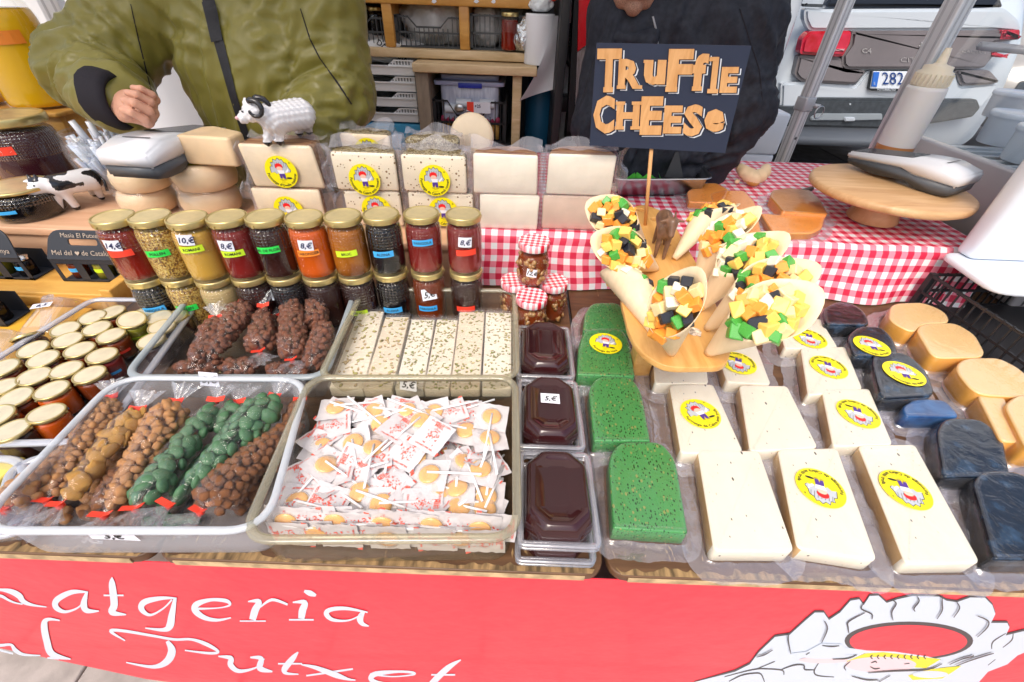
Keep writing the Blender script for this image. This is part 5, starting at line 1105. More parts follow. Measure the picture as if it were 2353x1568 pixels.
BC = [('chocolate nuts leaning in the back left',(1180,190),(1075,420),55,50,True,False),('chocolate nuts, long, second from the left',(1330,110),(1150,395),84,40,True,False),('chocolate nuts, pear shaped in the middle',(1440,125),(1425,345),30,92,True,True),('chocolate nuts, tall upright with a long tail',(1595,70),(1600,385),56,78,True,True),('chocolate nuts in the far right corner',(1735,70),(1730,215),64,62,True,False),('chocolate nuts along the right side',(1780,210),(1705,440),58,56,False,False),('chocolate nuts lying low at the front left',(960,455),(1220,420),40,46,False,False),('chocolate nuts lying low in the front centre',(1230,440),(1400,450),50,50,False,False),('chocolate nuts lying low at the front right',(1470,460),(1680,470),42,42,False,False),('chocolate nuts in the second layer of the middle',(1500,180),(1470,330),52,60,True,False)]
for i, (lb, a, b, ra, rb, ta, tb) in enumerate(BC):
    low = i in (6,7,8,9); s = .78/.62
    bag('cellophane bag of '+lb, V1(*a, T+(.035 if low else .072)), V1(*b, T+(.030 if low else .050)), rp(ra)*s, rp(rb)*s, 'choc', .0084, 230 if not low else 130, 'bags of chocolate nuts in the grey tub', ta, tb, seed=i+41)
# ================================================================== CONE STAND
SB = T+.18
m_bamb = wood('bamboo_board', (.62,.30,.075), (.78,.45,.15), 5, (9, 1.2, 9), .4, .08, coat=.25)
def fillcurve(name, loops, thick):
    cu = bpy.data.curves.new(name, 'CURVE'); cu.dimensions = '2D'; cu.fill_mode = 'BOTH'; cu.extrude = thick/2; cu.bevel_depth = .0015; cu.bevel_resolution = 1
    for L in loops:
        s = cu.splines.new('POLY'); s.points.add(len(L)-1); s.use_cyclic_u = True
        for i, p in enumerate(L): s.points[i].co = (p[0], p[1], 0, 1)
    o = bpy.data.objects.new(name, cu); COL.objects.link(o); bpy.context.view_layer.update()
    me = bpy.data.meshes.new_from_object(o.evaluated_get(bpy.context.evaluated_depsgraph_get())); bpy.data.objects.remove(o); return me
stand = thing('cone_stand', 'bamboo cone stand with round holes holding the cheese cones above the counter', 'stand')
bo = [(530,1000),(560,1110),(580,1200),(630,1310),(710,1400),(850,1480),(960,1492),(1270,1488),(1330,1455),(1362,1345),(1330,1240),(1200,900),(1090,690),(990,520),(900,350),(800,285),(700,252),(630,262),(600,330),(560,600),(530,850)]
OUT = rpoly([tuple(P(*c6(x, y), SB))[:2] for x, y in bo], .012, 3)
HOL = []
for x, y in ((670,290),(780,362),(868,552),(990,772),(640,520),(620,800)):
    c = P(*c6(x, y), SB); HOL.append([(c.x+.0125*math.cos(a*math.pi/8), c.y+.0125*math.sin(a*math.pi/8)) for a in range(16)])
me = fillcurve('board', [OUT]+HOL, .009); me.materials.append(m_bamb); link('board', me, stand, Matrix.Translation((0,0,SB-.0062)))
g = G(); c = P(*c6(800,1000), SB); g.box((c.x-.02,c.y-.02,T+.0015),(c.x+.02,c.y+.02,SB-.0125), bev=.003); g.build('post', m_bamb, stand)
g = G(); c = P(*c6(780,420), SB); g.box((c.x-.03,max(c.y,1.08)-.0,RZ+.008),(c.x+.03,max(c.y,1.08)+.02,SB-.0125)); g.build('post', m_bamb, stand)
g = G()
for x, y, s in ((890,830,.012),(1090,1225,.016)):
    c = P(*c6(x, y), SB+.0006); g.poly([(c.x+s*math.cos(a)*(.7+.4*noise.noise((a,x,0))), c.y+s*math.sin(a)*(.8+.5*noise.noise((a*2,y,0))), c.z) for a in [i*.52 for i in range(12)]], 0)
g.build('sticker_scrap', mat('scrap_paper', (.62,.52,.42), .7, var=.6, scale=150), stand)
m_ven = wood('veneer', (.78,.60,.38), (.86,.70,.48), 7, (7, 7, 1.2), .5, .06)
m_cub = {'yellow': mat('cube_yellow', (.86,.58,.13), .36, var=.06, scale=40, sss=.25, coat=.15), 'orange': mat('cube_orange', (.88,.34,.05), .36, var=.08, scale=40, sss=.2, coat=.15), 'green': specks('cube_green', (.08,.42,.06), (.01,.06,.01), 300, .5, .4), 'black': mat('cube_black', (.018,.022,.035), .35, coat=.3, bump=.5, bscale=90, var=.4, scale=60), 'white': mat('cube_white', (.84,.78,.62), .4, sss=.2, var=.04, scale=60), 'pale': mat('cube_pale', (.86,.68,.35), .38, sss=.2, var=.06, scale=50)}
_cb = {}
for kd in m_cub:
    for v in range(3):
        bm = bmesh.new(); bmesh.ops.create_cube(bm, size=1); r2 = random.Random(v*7+len(kd))
        for q in bm.verts: q.co = Vector((q.co.x*r2.uniform(.8,1.2), q.co.y*r2.uniform(.8,1.2), q.co.z*r2.uniform(.75,1.1)))
        bmesh.ops.bevel(bm, geom=list(bm.edges), offset=.07, segments=1, affect='EDGES'); me = bpy.data.meshes.new('cheese_cube'); bm.to_mesh(me); bm.free(); me.materials.append(m_cub[kd]); _cb[(kd, v)] = me
CN = [((480,345),(700,560),(215,215),'back left cone, tip pointing up left, mostly orange cubes','orange'),((550,600),(790,740),(305,520),'second cone on the left side, green cubes at its tip','yellow'),((600,830),(760,1220),(345,775),'third cone on the left side with pale yellow cubes','pale'),
 ((1225,275),(930,665),(1462,190),'back right cone with a black cube in front','yellow'),((1320,430),(1080,915),(1520,290),'second cone on the right side with green and white cubes','white'),((1480,620),(1130,1050),(1802,535),'third cone on the right side with a pointed tip','yellow'),((1660,830),(1180,1200),(2035,810),'fourth cone on the right side, mostly yellow and black cubes','yellow'),
 ((895,1040),(910,1390),(1145,1070),'front centre cone facing the camera with black and green cubes','green'),((1640,1075),(1185,1390),(2048,1045),'biggest cone at the front right with a long pointed lip','yellow')]
for ci, (m, a, tip, lb, dom) in enumerate(CN):
    A = P(*c6(*a), SB+.004); best = None
    for q in (range(2, 34) if ci != 8 else (23,)):
        M = P(*c6(*m), SB+.005*q); d = abs((M-A).length-(.138 if ci != 8 else .185))
        if best is None or d < best[0]: best = (d, M)
    M = best[1]; ax = (M-A); Lc = ax.length; ax.normalize(); tp = PY(*c6(*tip), M.y); td = tp-M; td = td-ax*td.dot(ax); td.normalize(); aw = M-CAM; aw = aw-ax*aw.dot(ax); aw.normalize(); td = (td*.7+aw*(.42 if ci < 4 or ci == 7 else .12 if ci != 8 else .8)); td.normalize(); e1 = td; e2 = ax.cross(e1)
    Rm = (.044, .041, .042, .035, .037, .040, .041, .039, .045)[ci]; big_ = ci == 8
    t = thing('cheese_cone', 'cone of cheese cubes, '+lb, 'cone of cheese', tuple(A), (0,0,0), 'cones of cheese cubes on the bamboo stand')
    n = 36; k = 10; g = G(); vs = []
    for side in (0, 1):
        for j in range(k+1):
            u = j/k
            for i in range(n):
                an = 2*math.pi*i/n; c = math.cos(an); tipw = max(0, c)**3; ext = .98+(.25 if not big_ else .32)*c+.10*max(0, c)**8
                h = Lc*u*ext; r = (.0065+(Rm-.0065)*u*ext) - .0009*side
                r *= 1+.03*max(0, math.cos(an-1.9))**8*(1-side)       # overlapping seam of the veneer
                vs.append(ax*h+e1*(r*c)+e2*(r*math.sin(an)))
    N0 = (k+1)*n
    fs = [(j*n+i, j*n+(i+1) % n, (j+1)*n+(i+1) % n, (j+1)*n+i) for j in range(k) for i in range(n)]+[(N0+j*n+i, N0+(j+1)*n+i, N0+(j+1)*n+(i+1) % n, N0+j*n+(i+1) % n) for j in range(k) for i in range(n)]+[(k*n+i, k*n+(i+1) % n, N0+k*n+(i+1) % n, N0+k*n+i) for i in range(n)]+[tuple(range(n))[::-1]]
    g.add(vs, fs, 0, True); g.build('cone', m_ven, t, recalc=False)
    r2 = random.Random(ci*11+2); pal = ['yellow']*4+['orange']*6+['green']*3+['black']*2+['white']*2+['pale']*4+[dom]*3; pts = []
    for tr in range(3000):
        if len(pts) >= (46 if big_ else 34): break
        an = r2.uniform(0, 6.283); rr = math.sqrt(r2.random()); u_, v_ = rr*math.cos(an), rr*math.sin(an)
        h = Lc*(.92+.25*u_)+r2.uniform(-.006,.008)*(1-rr*.6)+.010*(1-rr*rr); Rh = (.0065+(Rm-.0065)*h/Lc)*.84
        p = Vector((u_*Rh, v_*Rh, h))
        if all((p-q).length > .0140 for q in pts): pts.append(p)
    for p in pts:
        kd = r2.choice(pal); s = r2.uniform(.0145,.0195)*(1.1 if big_ else 1); o = link('cheese_cube', _cb[(kd, r2.randrange(3))], t); o.location = ax*p.z+e1*p.x+e2*p.y; o.scale = (s, s*r2.uniform(.8,1.25), s); o.rotation_euler = (r2.uniform(0,3), r2.uniform(0,3), r2.uniform(0,3))
    g = G(); g.sphere(tuple(ax*Lc*.66), Rm*.55, 12, 0, (1,1,.5), tuple(ax.to_track_quat('Z','Y').to_euler())); g.build('lower_cubes', m_cub['yellow'], t)
# ------------------------------------------------------------------ sign
sb = P(*c6(712,415), SB); YS = sb.y
def c7(x, y): return 1270.6+x/2.174, y/2.174
m_navy = mat('navy_board', (.022,.032,.065), .7, bump=.15, bscale=300); m_lw = wood('letter_wood', (.62,.30,.10), (.80,.46,.20), 8, (8, 1, 1.5), .5, .05); m_chalk = mat('chalk_line', (.72,.78,.85), .6)
sign = thing('sign', 'navy board on a wooden stick with wood letters reading TRUFFLE CHEESE', 'sign', tuple(sb))
def sp(x, y, d=0): p = PY(*c7(x, y), YS-d); return (p.x-sb.x, -d, p.z-sb.z)
g = G(); g.plate([sp(218,215), sp(992,230), sp(860,765), sp(183,728)], (0,.004,0)); g.build('panel', m_navy, sign)
t1 = PY(1500,330,YS); g = G(); g.tube([(0,0.007,-.004),(t1.x-sb.x,.0085,t1.z-sb.z)], .0045, 10, 0); g.build('stick', m_lw, sign)
def sl(cx, cy): return -(cy-250)*(.06+.17*(cx-222)/768)
LB = [('T',222,345,243,462),('R',332,452,295,445),('u',462,572,300,425),('F',580,706,245,460),('f',704,784,268,455),('l',792,848,285,467),('E',854,942,335,465),('C',212,322,478,668),('H',332,452,508,648),('E',458,572,482,675),('E',580,676,528,668),('S',684,784,522,682),('e',792,900,545,660)]
SER = {'T': [(.3,0,.7)], 'R': [(-.04,0,.34),(.66,0,1.04)], 'u': [(-.05,1,.22),(.6,1,.85)], 'F': [(-.03,0,.45)], 'H': [(-.05,0,.36),(.64,0,1.05),(-.05,1,.36),(.64,1,1.05)], 'f': [(.1,0,.75)], 'l': [(0,0,1),(-.1,1,.6)], 'E': [], 'C': [], 'S': [], 'e': []}
for ch, x0, x1, y0, y1 in LB:
    vs, fs, _ = GL[(ch, 2)]; xs = [v[0] for v in vs]; ys = [v[1] for v in vs]; bx0, bx1, by0, by1 = min(xs), max(xs), min(ys), max(ys)
    if ch == 'l': bx0 -= .08; bx1 += .08
    def mp(v, d, ox=0, oy=0):
        cx = x0+(v[0]-bx0)/(bx1-bx0)*(x1-x0)+ox; cy = y1-(v[1]-by0)/(by1-by0)*(y1-y0)+oy; return sp(cx+sl(cx, cy)*.55, cy, d)
    def outline(off_, d, g, m, thick=0):
        pts = []
        for dx, dy in ((0,0),):     # fatten the strokes
            n0 = len(g.v); e = (abs(dx)*2+abs(dy)*1+(dx > 0)*1.5+(dy > 0)*1.2)*.00004
            g.add([mp(v, d+e, off_[0]+dx, off_[1]+dy) for v in vs], fs, m)
    g = G(); outline((13,9), .0006, g, 0); outline((7,4), .0012, g, 1)
    outline((0,0), .0044, g, 2)
    W = bx1-bx0; Hh = by1-by0
    for u0, v, u1 in SER[ch]:
        a = by0+Hh*(.0 if v == 0 else .88); b = a+Hh*.12; q = [(bx0+W*u0,a),(bx0+W*u1,a),(bx0+W*u1,b),(bx0+W*u0,b)]
        g.poly([mp(p, .0052+.0002*u0) for p in q], 2)
    # edges give the letters their thickness
    ed = {}
    for f in fs:
        for i in range(len(f)): e = (f[i], f[(i+1) % len(f)]); ed[tuple(sorted(e))] = ed.get(tuple(sorted(e)), 0)+1
    for (a, b), c_ in ed.items():
        if c_ == 1: g.poly([mp(vs[a], .0002), mp(vs[b], .0002), mp(vs[b], .0046), mp(vs[a], .0046)], 2)
    g.build('letter', [m_chalk, m_navy, m_lw], sign, recalc=False)
# ------------------------------------------------------------------ figurines
m_cera = mat('ceramic_white', (.80,.80,.83), .18, coat=.5); m_cerk = mat('ceramic_black', (.015,.015,.02), .2, coat=.5); m_pinkc = mat('ceramic_pink', (.75,.42,.45), .25, coat=.4); m_brz = mat('dark_wood_figurine', (.16,.085,.05), .4, var=.3, scale=60, coat=.3)
def V3(p): return np.array([p[0], p[1], p[2]], float)
def leg_(top, foot, r0, r1): return (V3(top), V3(foot), r0, r1)
fz = RZ+.003
f1, f2 = P(140,486,fz), P(178,480,fz); f3, f4 = P(236,458,fz), P(222,452,fz)
hd = PY(88,428,f1.y-.015); sh_ = PY(130,425,f1.y+.01); rp_ = PY(205,412,f3.y-.02)
cow = thing('cow_figurine', 'small black and white ceramic cow on the wooden tier', 'figurine', (0,0,0))
s_ = .021
bod = [(V3(sh_), V3(rp_), .026, .029), (V3(sh_), V3(hd), .02, .017), (V3(hd), V3(hd)+np.array([-.006,-.016,-.012]), .017, .014), leg_(sh_+Vector((-.006,-.006,-.01)), f1+Vector((0,0,.006)), .012, .009), leg_(sh_+Vector((.012,-.004,-.01)), f2+Vector((0,0,.006)), .012, .009), leg_(rp_+Vector((.004,0,-.012)), f3+Vector((0,0,.006)), .013, .008), leg_(rp_+Vector((-.012,.004,-.012)), f4+Vector((-.01,.006,.006)), .013, .008)]
h3 = V3(hd); bod += [(h3+np.array([-.014,.004,.012]), h3+np.array([-.030,0,.010]), .006, .003, (1,.6,1)), (h3+np.array([.012,.004,.014]), h3+np.array([.028,.004,.016]), .006, .003, (1,.6,1)), (h3+np.array([-.008,.0,.018]), h3+np.array([-.011,0,.028]), .004, .002), (h3+np.array([.006,.0,.018]), h3+np.array([.008,0,.028]), .004, .002)]
def cowm(C):
    out = np.zeros(len(C))
    for i, c in enumerate(C):
        q = noise.noise(Vector(c)*34+Vector((3.3,1.2,.4)))
        if q > .10 and c[2] > fz+.045 and np.linalg.norm(c-h3) > .025: out[i] = 1
        if c[2] < fz+.007 or (np.linalg.norm(c-h3) < .035 and c[2] > h3[2]+.014 and abs(c[0]-h3[0]) < .013): out[i] = 1
        if np.linalg.norm(c-(h3+np.array([-.006,-.028,-.020]))) < .011: out[i] = 2
    return out
sdf_obj('body', bod, .0022, [m_cera, m_cerk, m_pinkc], cow, .008, matfn=cowm)
g = G(); rv = rp_; g.tube([rv+Vector((.02,.01,.012)), rv+Vector((.034,.006,-.005)), rv+Vector((.036,-.004,-.03))], [.003,.0025,.004], 8, 1); g.build('tail', [m_cera, m_cerk], cow)
g = G()
for dx in (-.008,.007): g.sphere((hd.x+dx, hd.y-.0155, hd.z+.006), .0026, 8, 1)
g.build('eyes', [m_cera, m_cerk], cow)
fz = ZB+.1065; f1, f2 = P(617,333,fz), P(645,331,fz); f3, f4 = P(688,312,fz), P(712,309,fz)
hd = PY(580,258,f1.y-.02); sh_ = PY(628,272,f1.y+.01); rp_ = PY(690,262,f3.y-.02)
ram = thing('ram_figurine', 'white ceramic ram with black curled horns standing on the sheep cheese', 'figurine', (0,0,0)); h3 = V3(hd)
bod = [(V3(sh_), V3(rp_), .032, .034), (V3(sh_), h3+np.array([.006,0,.0]), .024, .018), (h3, h3+np.array([-.018,-.008,-.010]), .017, .013), leg_(sh_+Vector((-.008,-.006,-.012)), f1+Vector((0,0,.007)), .013, .010), leg_(sh_+Vector((.012,-.002,-.012)), f2+Vector((0,0,.007)), .013, .010), leg_(rp_+Vector((-.006,0,-.014)), f3+Vector((0,0,.007)), .013, .009), leg_(rp_+Vector((.010,.002,-.012)), f4+Vector((0,0,.007)), .013, .009), (h3+np.array([-.004,0,.012]), h3+np.array([-.006,0,.020]), .010, .008)]
def wool(X): return (.0016*np.sin(X[..., 0]*420)*np.sin(X[..., 2]*400+X[..., 1]*300)).astype(np.float32)
sdf_obj('body', bod, .0024, [m_cera, m_cerk], ram, .009, disp=wool, matfn=lambda C: (C[:, 2] < fz+.0075).astype(float))
for sx in (0, 1):
    g = G(); c = hd+Vector((.016, -.012 if sx == 0 else .014, .008)); pts = []; rr = []
    for i in range(15): a = 2.2-i*.38; R0 = .019*(1-.035*i); pts.append(c+Vector((R0*math.cos(a), (-.0008 if sx == 0 else .0008)*i, R0*math.sin(a)))); rr.append(.0068*(1-.045*i)*(1+.12*(i % 2)))
    g.tube(pts, rr, 9, 0); g.build('horn', m_cerk, ram)
g = G(); g.sphere((hd.x-.012, hd.y-.018, hd.z+.004), .0022, 8); g.build('eye', m_cerk, ram)
g = G(); g.sphere((hd.x-.030, hd.y-.014, hd.z-.010), .0060, 8, 0, (.8,.8,.7)); g.build('nose', m_pinkc, ram)
# goat on the stand
gb = P(*c6(820,668), SB); goat = thing('goat_figurine', 'small dark carved goat standing among the cones beside the sign stick', 'figurine', tuple(gb)); A_ = np.array
bod = [(A_([0,.01,.062]), A_([.012,.075,.066]), .017, .019), (A_([0,.008,.066]), A_([.002,-.008,.088]), .012, .010), (A_([.002,-.010,.090]), A_([.001,-.024,.068]), .0115, .0060), (A_([-.010,.008,.055]), A_([-.012,.004,.004]), .007, .0035), (A_([.010,.008,.055]), A_([.006,-.002,.004]), .007, .0035), (A_([.006,.075,.055]), A_([.002,.078,.004]), .008, .0035), (A_([.022,.072,.055]), A_([.026,.070,.004]), .008, .0035), (A_([-.008,-.006,.094]), A_([-.021,-.004,.090]), .0035, .0022), (A_([.012,-.006,.094]), A_([.027,-.004,.092]), .0035, .0022), (A_([-.004,-.004,.098]), A_([-.007,.010,.106]), .0030, .0018), (A_([.007,-.004,.098]), A_([.010,.010,.106]), .0030, .0018)]
sdf_obj('body', bod, .0016, m_brz, goat, .005)
# ================================================================== THINGS ON THE GINGHAM CLOTH
CZ = RZ+.0085
GO = 'orange cheeses on the gingham cloth'
flat_cheese('orange_cheese','orange flecked cheese partly hidden behind the larger orange one',[(1028,150),(1120,88),(1250,85),(1345,135),(1300,240),(1040,230)],.022,.012,m_orc,m_orcd,60,grp=GO,z0=CZ,conv=c6,fl=.03)
flat_cheese('orange_cheese','large bare looking orange flecked cheese behind the back right cones',[(1195,170),(1300,140),(1465,145),(1545,230),(1605,502),(1300,500)],.020,.012,m_orc,m_orcd,61,grp=GO,z0=CZ+.001,conv=c6,fl=.006)
flat_cheese('orange_cheese','orange cheese with a dark crusted top, open in its pouch',[(1665,190),(1680,140),(1800,124),(1970,140),(2050,215),(2108,322),(1760,300)],.030,.010,m_orcd,m_orc,62,grp=GO,z0=CZ,conv=c6,fl=.02)
flat_cheese('orange_cheese','orange cheese piece wrapped in crumpled film in front of the crusted one',[(1590,315),(1740,330),(2085,335),(2060,430),(1980,470),(1690,470)],.020,.010,m_orc,m_orcd,63,grp=GO,z0=CZ,conv=c6,fl=.018)
# cheese rind crescent and crumb
c = P(1728,425,CZ); t = thing('cheese_rind', 'curved leftover cheese rind lying on the gingham cloth', 'cheese', (c.x, c.y+.02, CZ))
pr = []
for i in range(7): a = R_(195+i*26); pr.append(A_([.045*math.cos(a), .02+.045*math.sin(a)*.8, .022+.022*abs(i-3)/3]))
sdf_obj('paste', [(pr[i], pr[i+1], .016+.004*(3-abs(i-3)), .017) for i in range(6)], .003, [m_wheel, mat('rind_ochre', (.62,.36,.08), .5, coat=.2)], t, .006, matfn=lambda C: (C[:, 2] < .014).astype(float))
c = P(1692,422,CZ); o = G().sphere((c.x, c.y, CZ+.007), .009, 8, 0, (1,.8,.8), None, .5, 3).build('cheese_crumb', m_wheel); tag(o, 'tiny round cheese crumb beside the leftover rind', 'crumb')
# knife under the cake stand
a, b = P(1818,452,CZ+.004), P(1880,432,CZ+.004); d = (b-a).normalized(); n_ = Vector((-d.y, d.x, 0)); t = thing('knife', 'cheese knife with a dark handle lying under the round wooden stand', 'knife', tuple(a))
g = G(); g.tube([(0,0,.004), d*.05+Vector((0,0,.005)), d*.12+Vector((0,0,.005))], [.005,.009,.008], 8); g.build('handle', mat('dark_handle', (.07,.035,.02), .45), t)
g = G(); g.plate([-d*.001+n_*.008, -d*.15+n_*.003, -d*.15, -d*.001-n_*.008], (0,0,.0015)); g.build('blade', mat('steel', (.6,.6,.62), .22, metal=1), t)
# cake stand
CSX, CSY, CSZ = 1.044, 1.250, 1.0
m_ply = wood('turned_wood', (.55,.30,.13), (.74,.48,.25), 4, (1.2, 9, 5), .45, .1, coat=.15)
t = thing('cake_stand', 'round wooden pedestal stand on the gingham cloth carrying a card reader', 'stand', (CSX, CSY, CZ)); h = CSZ-CZ
g = G(); g.lathe([(.062,0),(.066,.006),(.058,.03),(.050,.06),(.052,h-.024)], 32, 0); g.build('foot', m_ply, t)
g = G(); g.lathe([(0,h-.024),(.190,h-.024),(.197,h-.020),(.199,h-.012),(.197,h-.004),(.190,h),(0,h)], 64, 0, cap=False); g.build('top', m_ply, t)
# card readers
m_term = mat('terminal_white', (.78,.80,.85), .25, coat=.4); m_termg = mat('terminal_grey', (.10,.11,.125), .4); m_scr = mat('dark_screen', (.012,.014,.02), .2, spec=.08)
def reader(label, loc, rot, s=1.0, tilt=0):
    t = thing('card_reader', label, 'card reader', loc, (tilt, 0, rot), 'card readers')
    def rg(prof, w0, w1, m, name, z=lambda x: 0):
        g = G(); vs = []; n = len(prof)
        for sy in (-1, 1):
            for x, zz in prof: w = (w0+(w1-w0)*x)*s/2; vs.append((x*.29*s, sy*w, zz*s*1.3))
        g.add(vs, [tuple(range(n))[::-1], tuple(range(n, 2*n))]+[(i, (i+1) % n, n+(i+1) % n, n+i) for i in range(n)], 0)
        bm = bmesh.new(); me = g.mesh(name); bm.from_mesh(me); bmesh.ops.bevel(bm, geom=list(bm.edges), offset=.005*s, segments=2, affect='EDGES'); bmesh.ops.recalc_face_normals(bm, faces=bm.faces); bm.to_mesh(me); bm.free()
        me.polygons.foreach_set('use_smooth', [True]*len(me.polygons)); me.materials.append(m); return link(name, me, t)
    # x runs from the thin screen end (0) to the thick paper end (1)
    rg([(0,.022),(.0,.036),(.62,.056),(.80,.058),(1.0,.046),(1.0,.022),(.66,.024),(.5,.030)], .105, .115, m_term, 'upper_shell')
    rg([(.02,.012),(.01,.026),(.52,.036),(.64,.028),(.99,.028),(.985,.006),(.86,.0),(.70,.0),(.60,.010),(.3,.004)], .100, .109, m_termg, 'lower_shell')
    g = G(); g.mx = Matrix.Translation((.008*s,0,.0368*s*1.3)) @ Euler((0,-math.atan2(.026,.62*.29),0)).to_matrix().to_4x4(); g.slab(rpoly([(0,-.044*s),(.155*s,-.046*s),(.155*s,.046*s),(0,.044*s)], .006, 3), 0, .0012, 0, .0004); g.build('screen', m_scr, t)
    g = G(); g.box((.232*s,-.030*s,.0755*s),(.236*s,.030*s,.0763*s), 0); g.build('paper_slot', m_termg, t)
    return t
a = P(1950,352,CSZ+.03); b = P(2200,425,CSZ+.03); an = math.atan2(b.y-a.y, b.x-a.x)
reader('white and grey card reader lying on the round wooden stand', (a.x+.006, a.y-.028, CSZ+.0015), an+.05, 1.0)
zc_ = RZ+.0015+.120+.004; a = P(492,303,zc_+.04); b = P(318,372,zc_+.04); an = math.atan2(b.y-a.y, b.x-a.x)
reader('white card reader resting on the round cheese in front of the green jacket', (a.x, a.y, zc_+.004), an, 1.1)
# squeeze bottle
bc = P(2050,362,CSZ); bt = PY(2130,165,bc.y)
t = thing('squeeze_bottle', 'milky squeeze bottle with a little brown sauce standing behind the card reader', 'bottle', (bc.x-.01, bc.y, CSZ+.001)); h = (bt.z-CSZ)
m_sq = mat('squeeze_plastic', (.74,.73,.72), .35, trans=.0, sss=.2, coat=.2); m_sqc = mat('squeeze_cap', (.80,.72,.56), .4, sss=.2); m_sau = mat('sauce_in_bottle', (.50,.22,.07), .3, coat=.3)
R_b = .052
g = G(); g.lathe([(R_b*.9,.0),(R_b,.006),(R_b,h*.16)], 28, 0, cap=False); g.add([(0,0,.0005)], [], 0); g.build('sauce', m_sau, t)
g = G(); g.lathe([(R_b,h*.16),(R_b,h*.80),(R_b*.96,h*.84),(R_b*.7,h*.86),(0,h*.86)], 28, 0, cap=False); g.build('bottle_body', m_sq, t)
g = G(); vs = []; n = 40
g.lathe([(R_b*.86,h*.845),(R_b*.90,h*.85),(R_b*.86,h*1.0),(R_b*.72,h*1.01),(R_b*.70,h*1.06),(R_b*.34,h*1.075),(R_b*.26,h*1.09),(R_b*.15,h*1.24),(0,h*1.245)], 28, 0, cap=False)
for i in range(24): a = i*math.pi/12; g.box((R_b*.88*math.cos(a)-.002, R_b*.88*math.sin(a)-.002, h*.86),(R_b*.88*math.cos(a)+.002, R_b*.88*math.sin(a)+.002, h*.98))
g.build('cap', m_sqc, t)
# steel tray with leftovers and scraper
m_steel = mat('brushed_steel', (.55,.56,.58), .28, metal=1, bump=.1, bscale=40)
zt = RZ+.065; q = [P(1418,413,zt), P(1634,411,zt), P(1594,357,zt), P(1402,356,zt)]; L = rpoly([(p.x, p.y) for p in q], .03, 5); t = thing('steel_tray', 'deep stainless steel food pan behind the white cheeses', 'tray')
g = G(); rr = [[(x, y, zt) for x, y in offl(L, .008)], [(x, y, zt+.003) for x, y in offl(L, .006)], [(x, y, zt+.003) for x, y in L], [(x, y, zt-.006) for x, y in offl(L, -.004)], [(x, y, RZ+.012) for x, y in offl(L, -.014)], [(x, y, RZ+.009) for x, y in offl(L, -.026)]]
k = len(L); g.add(sum(rr, []), [(j*k+i, j*k+(i+1) % k, (j+1)*k+(i+1) % k, (j+1)*k+i) for j in range(5) for i in range(k)], 0, True); g.add(rr[-1], [tuple(range(k))], 0); g.add([(x, y, RZ+.0085) for x, y in offl(L, -.016)], [tuple(range(k))], 0); g.build('pan', m_steel, t)
cx = sum(p.x for p in q)/4; cy = sum(p.y for p in q)/4
g = G()
for i in range(6):
    u = -.10+i*.03; g.add([(cx+u+a*.02, cy-.07+b*.04+.01*math.sin(i*2), RZ+.02+.018*math.sin(a*2+i)+.015*b) for b in (0,.5,1) for a in (-1,0,1)], [(0,1,4,3),(1,2,5,4),(3,4,7,6),(4,5,8,7)], 0, True)
o = g.build('green_rind', mat('green_rind', (.07,.42,.05), .4, coat=.3)); tag(o, 'bright green cheese rind strip lying in the steel tray', 'rind')
o = G().box((cx-.16,cy-.10,RZ+.012),(cx-.09,cy-.06,RZ+.026), bev=.003).build('cheese_stick', m_pastew); tag(o, 'pale cheese stick lying at the left end of the steel tray', 'cheese')
t = thing('scraper', 'black triangular scraper standing in the steel tray', 'scraper', (0,0,0)); s0 = PY(1555,350,cy-.03); s1 = PY(1527,408,cy-.05); s2 = PY(1562,410,cy-.05)
g = G(); g.plate([s0+Vector((-.004,0,0)), s0+Vector((.006,0,0)), s2+Vector((.012,0,0)), s1], (0,.004,0)); g.build('blade', mat('black_plastic', (.02,.02,.022), .4), t)
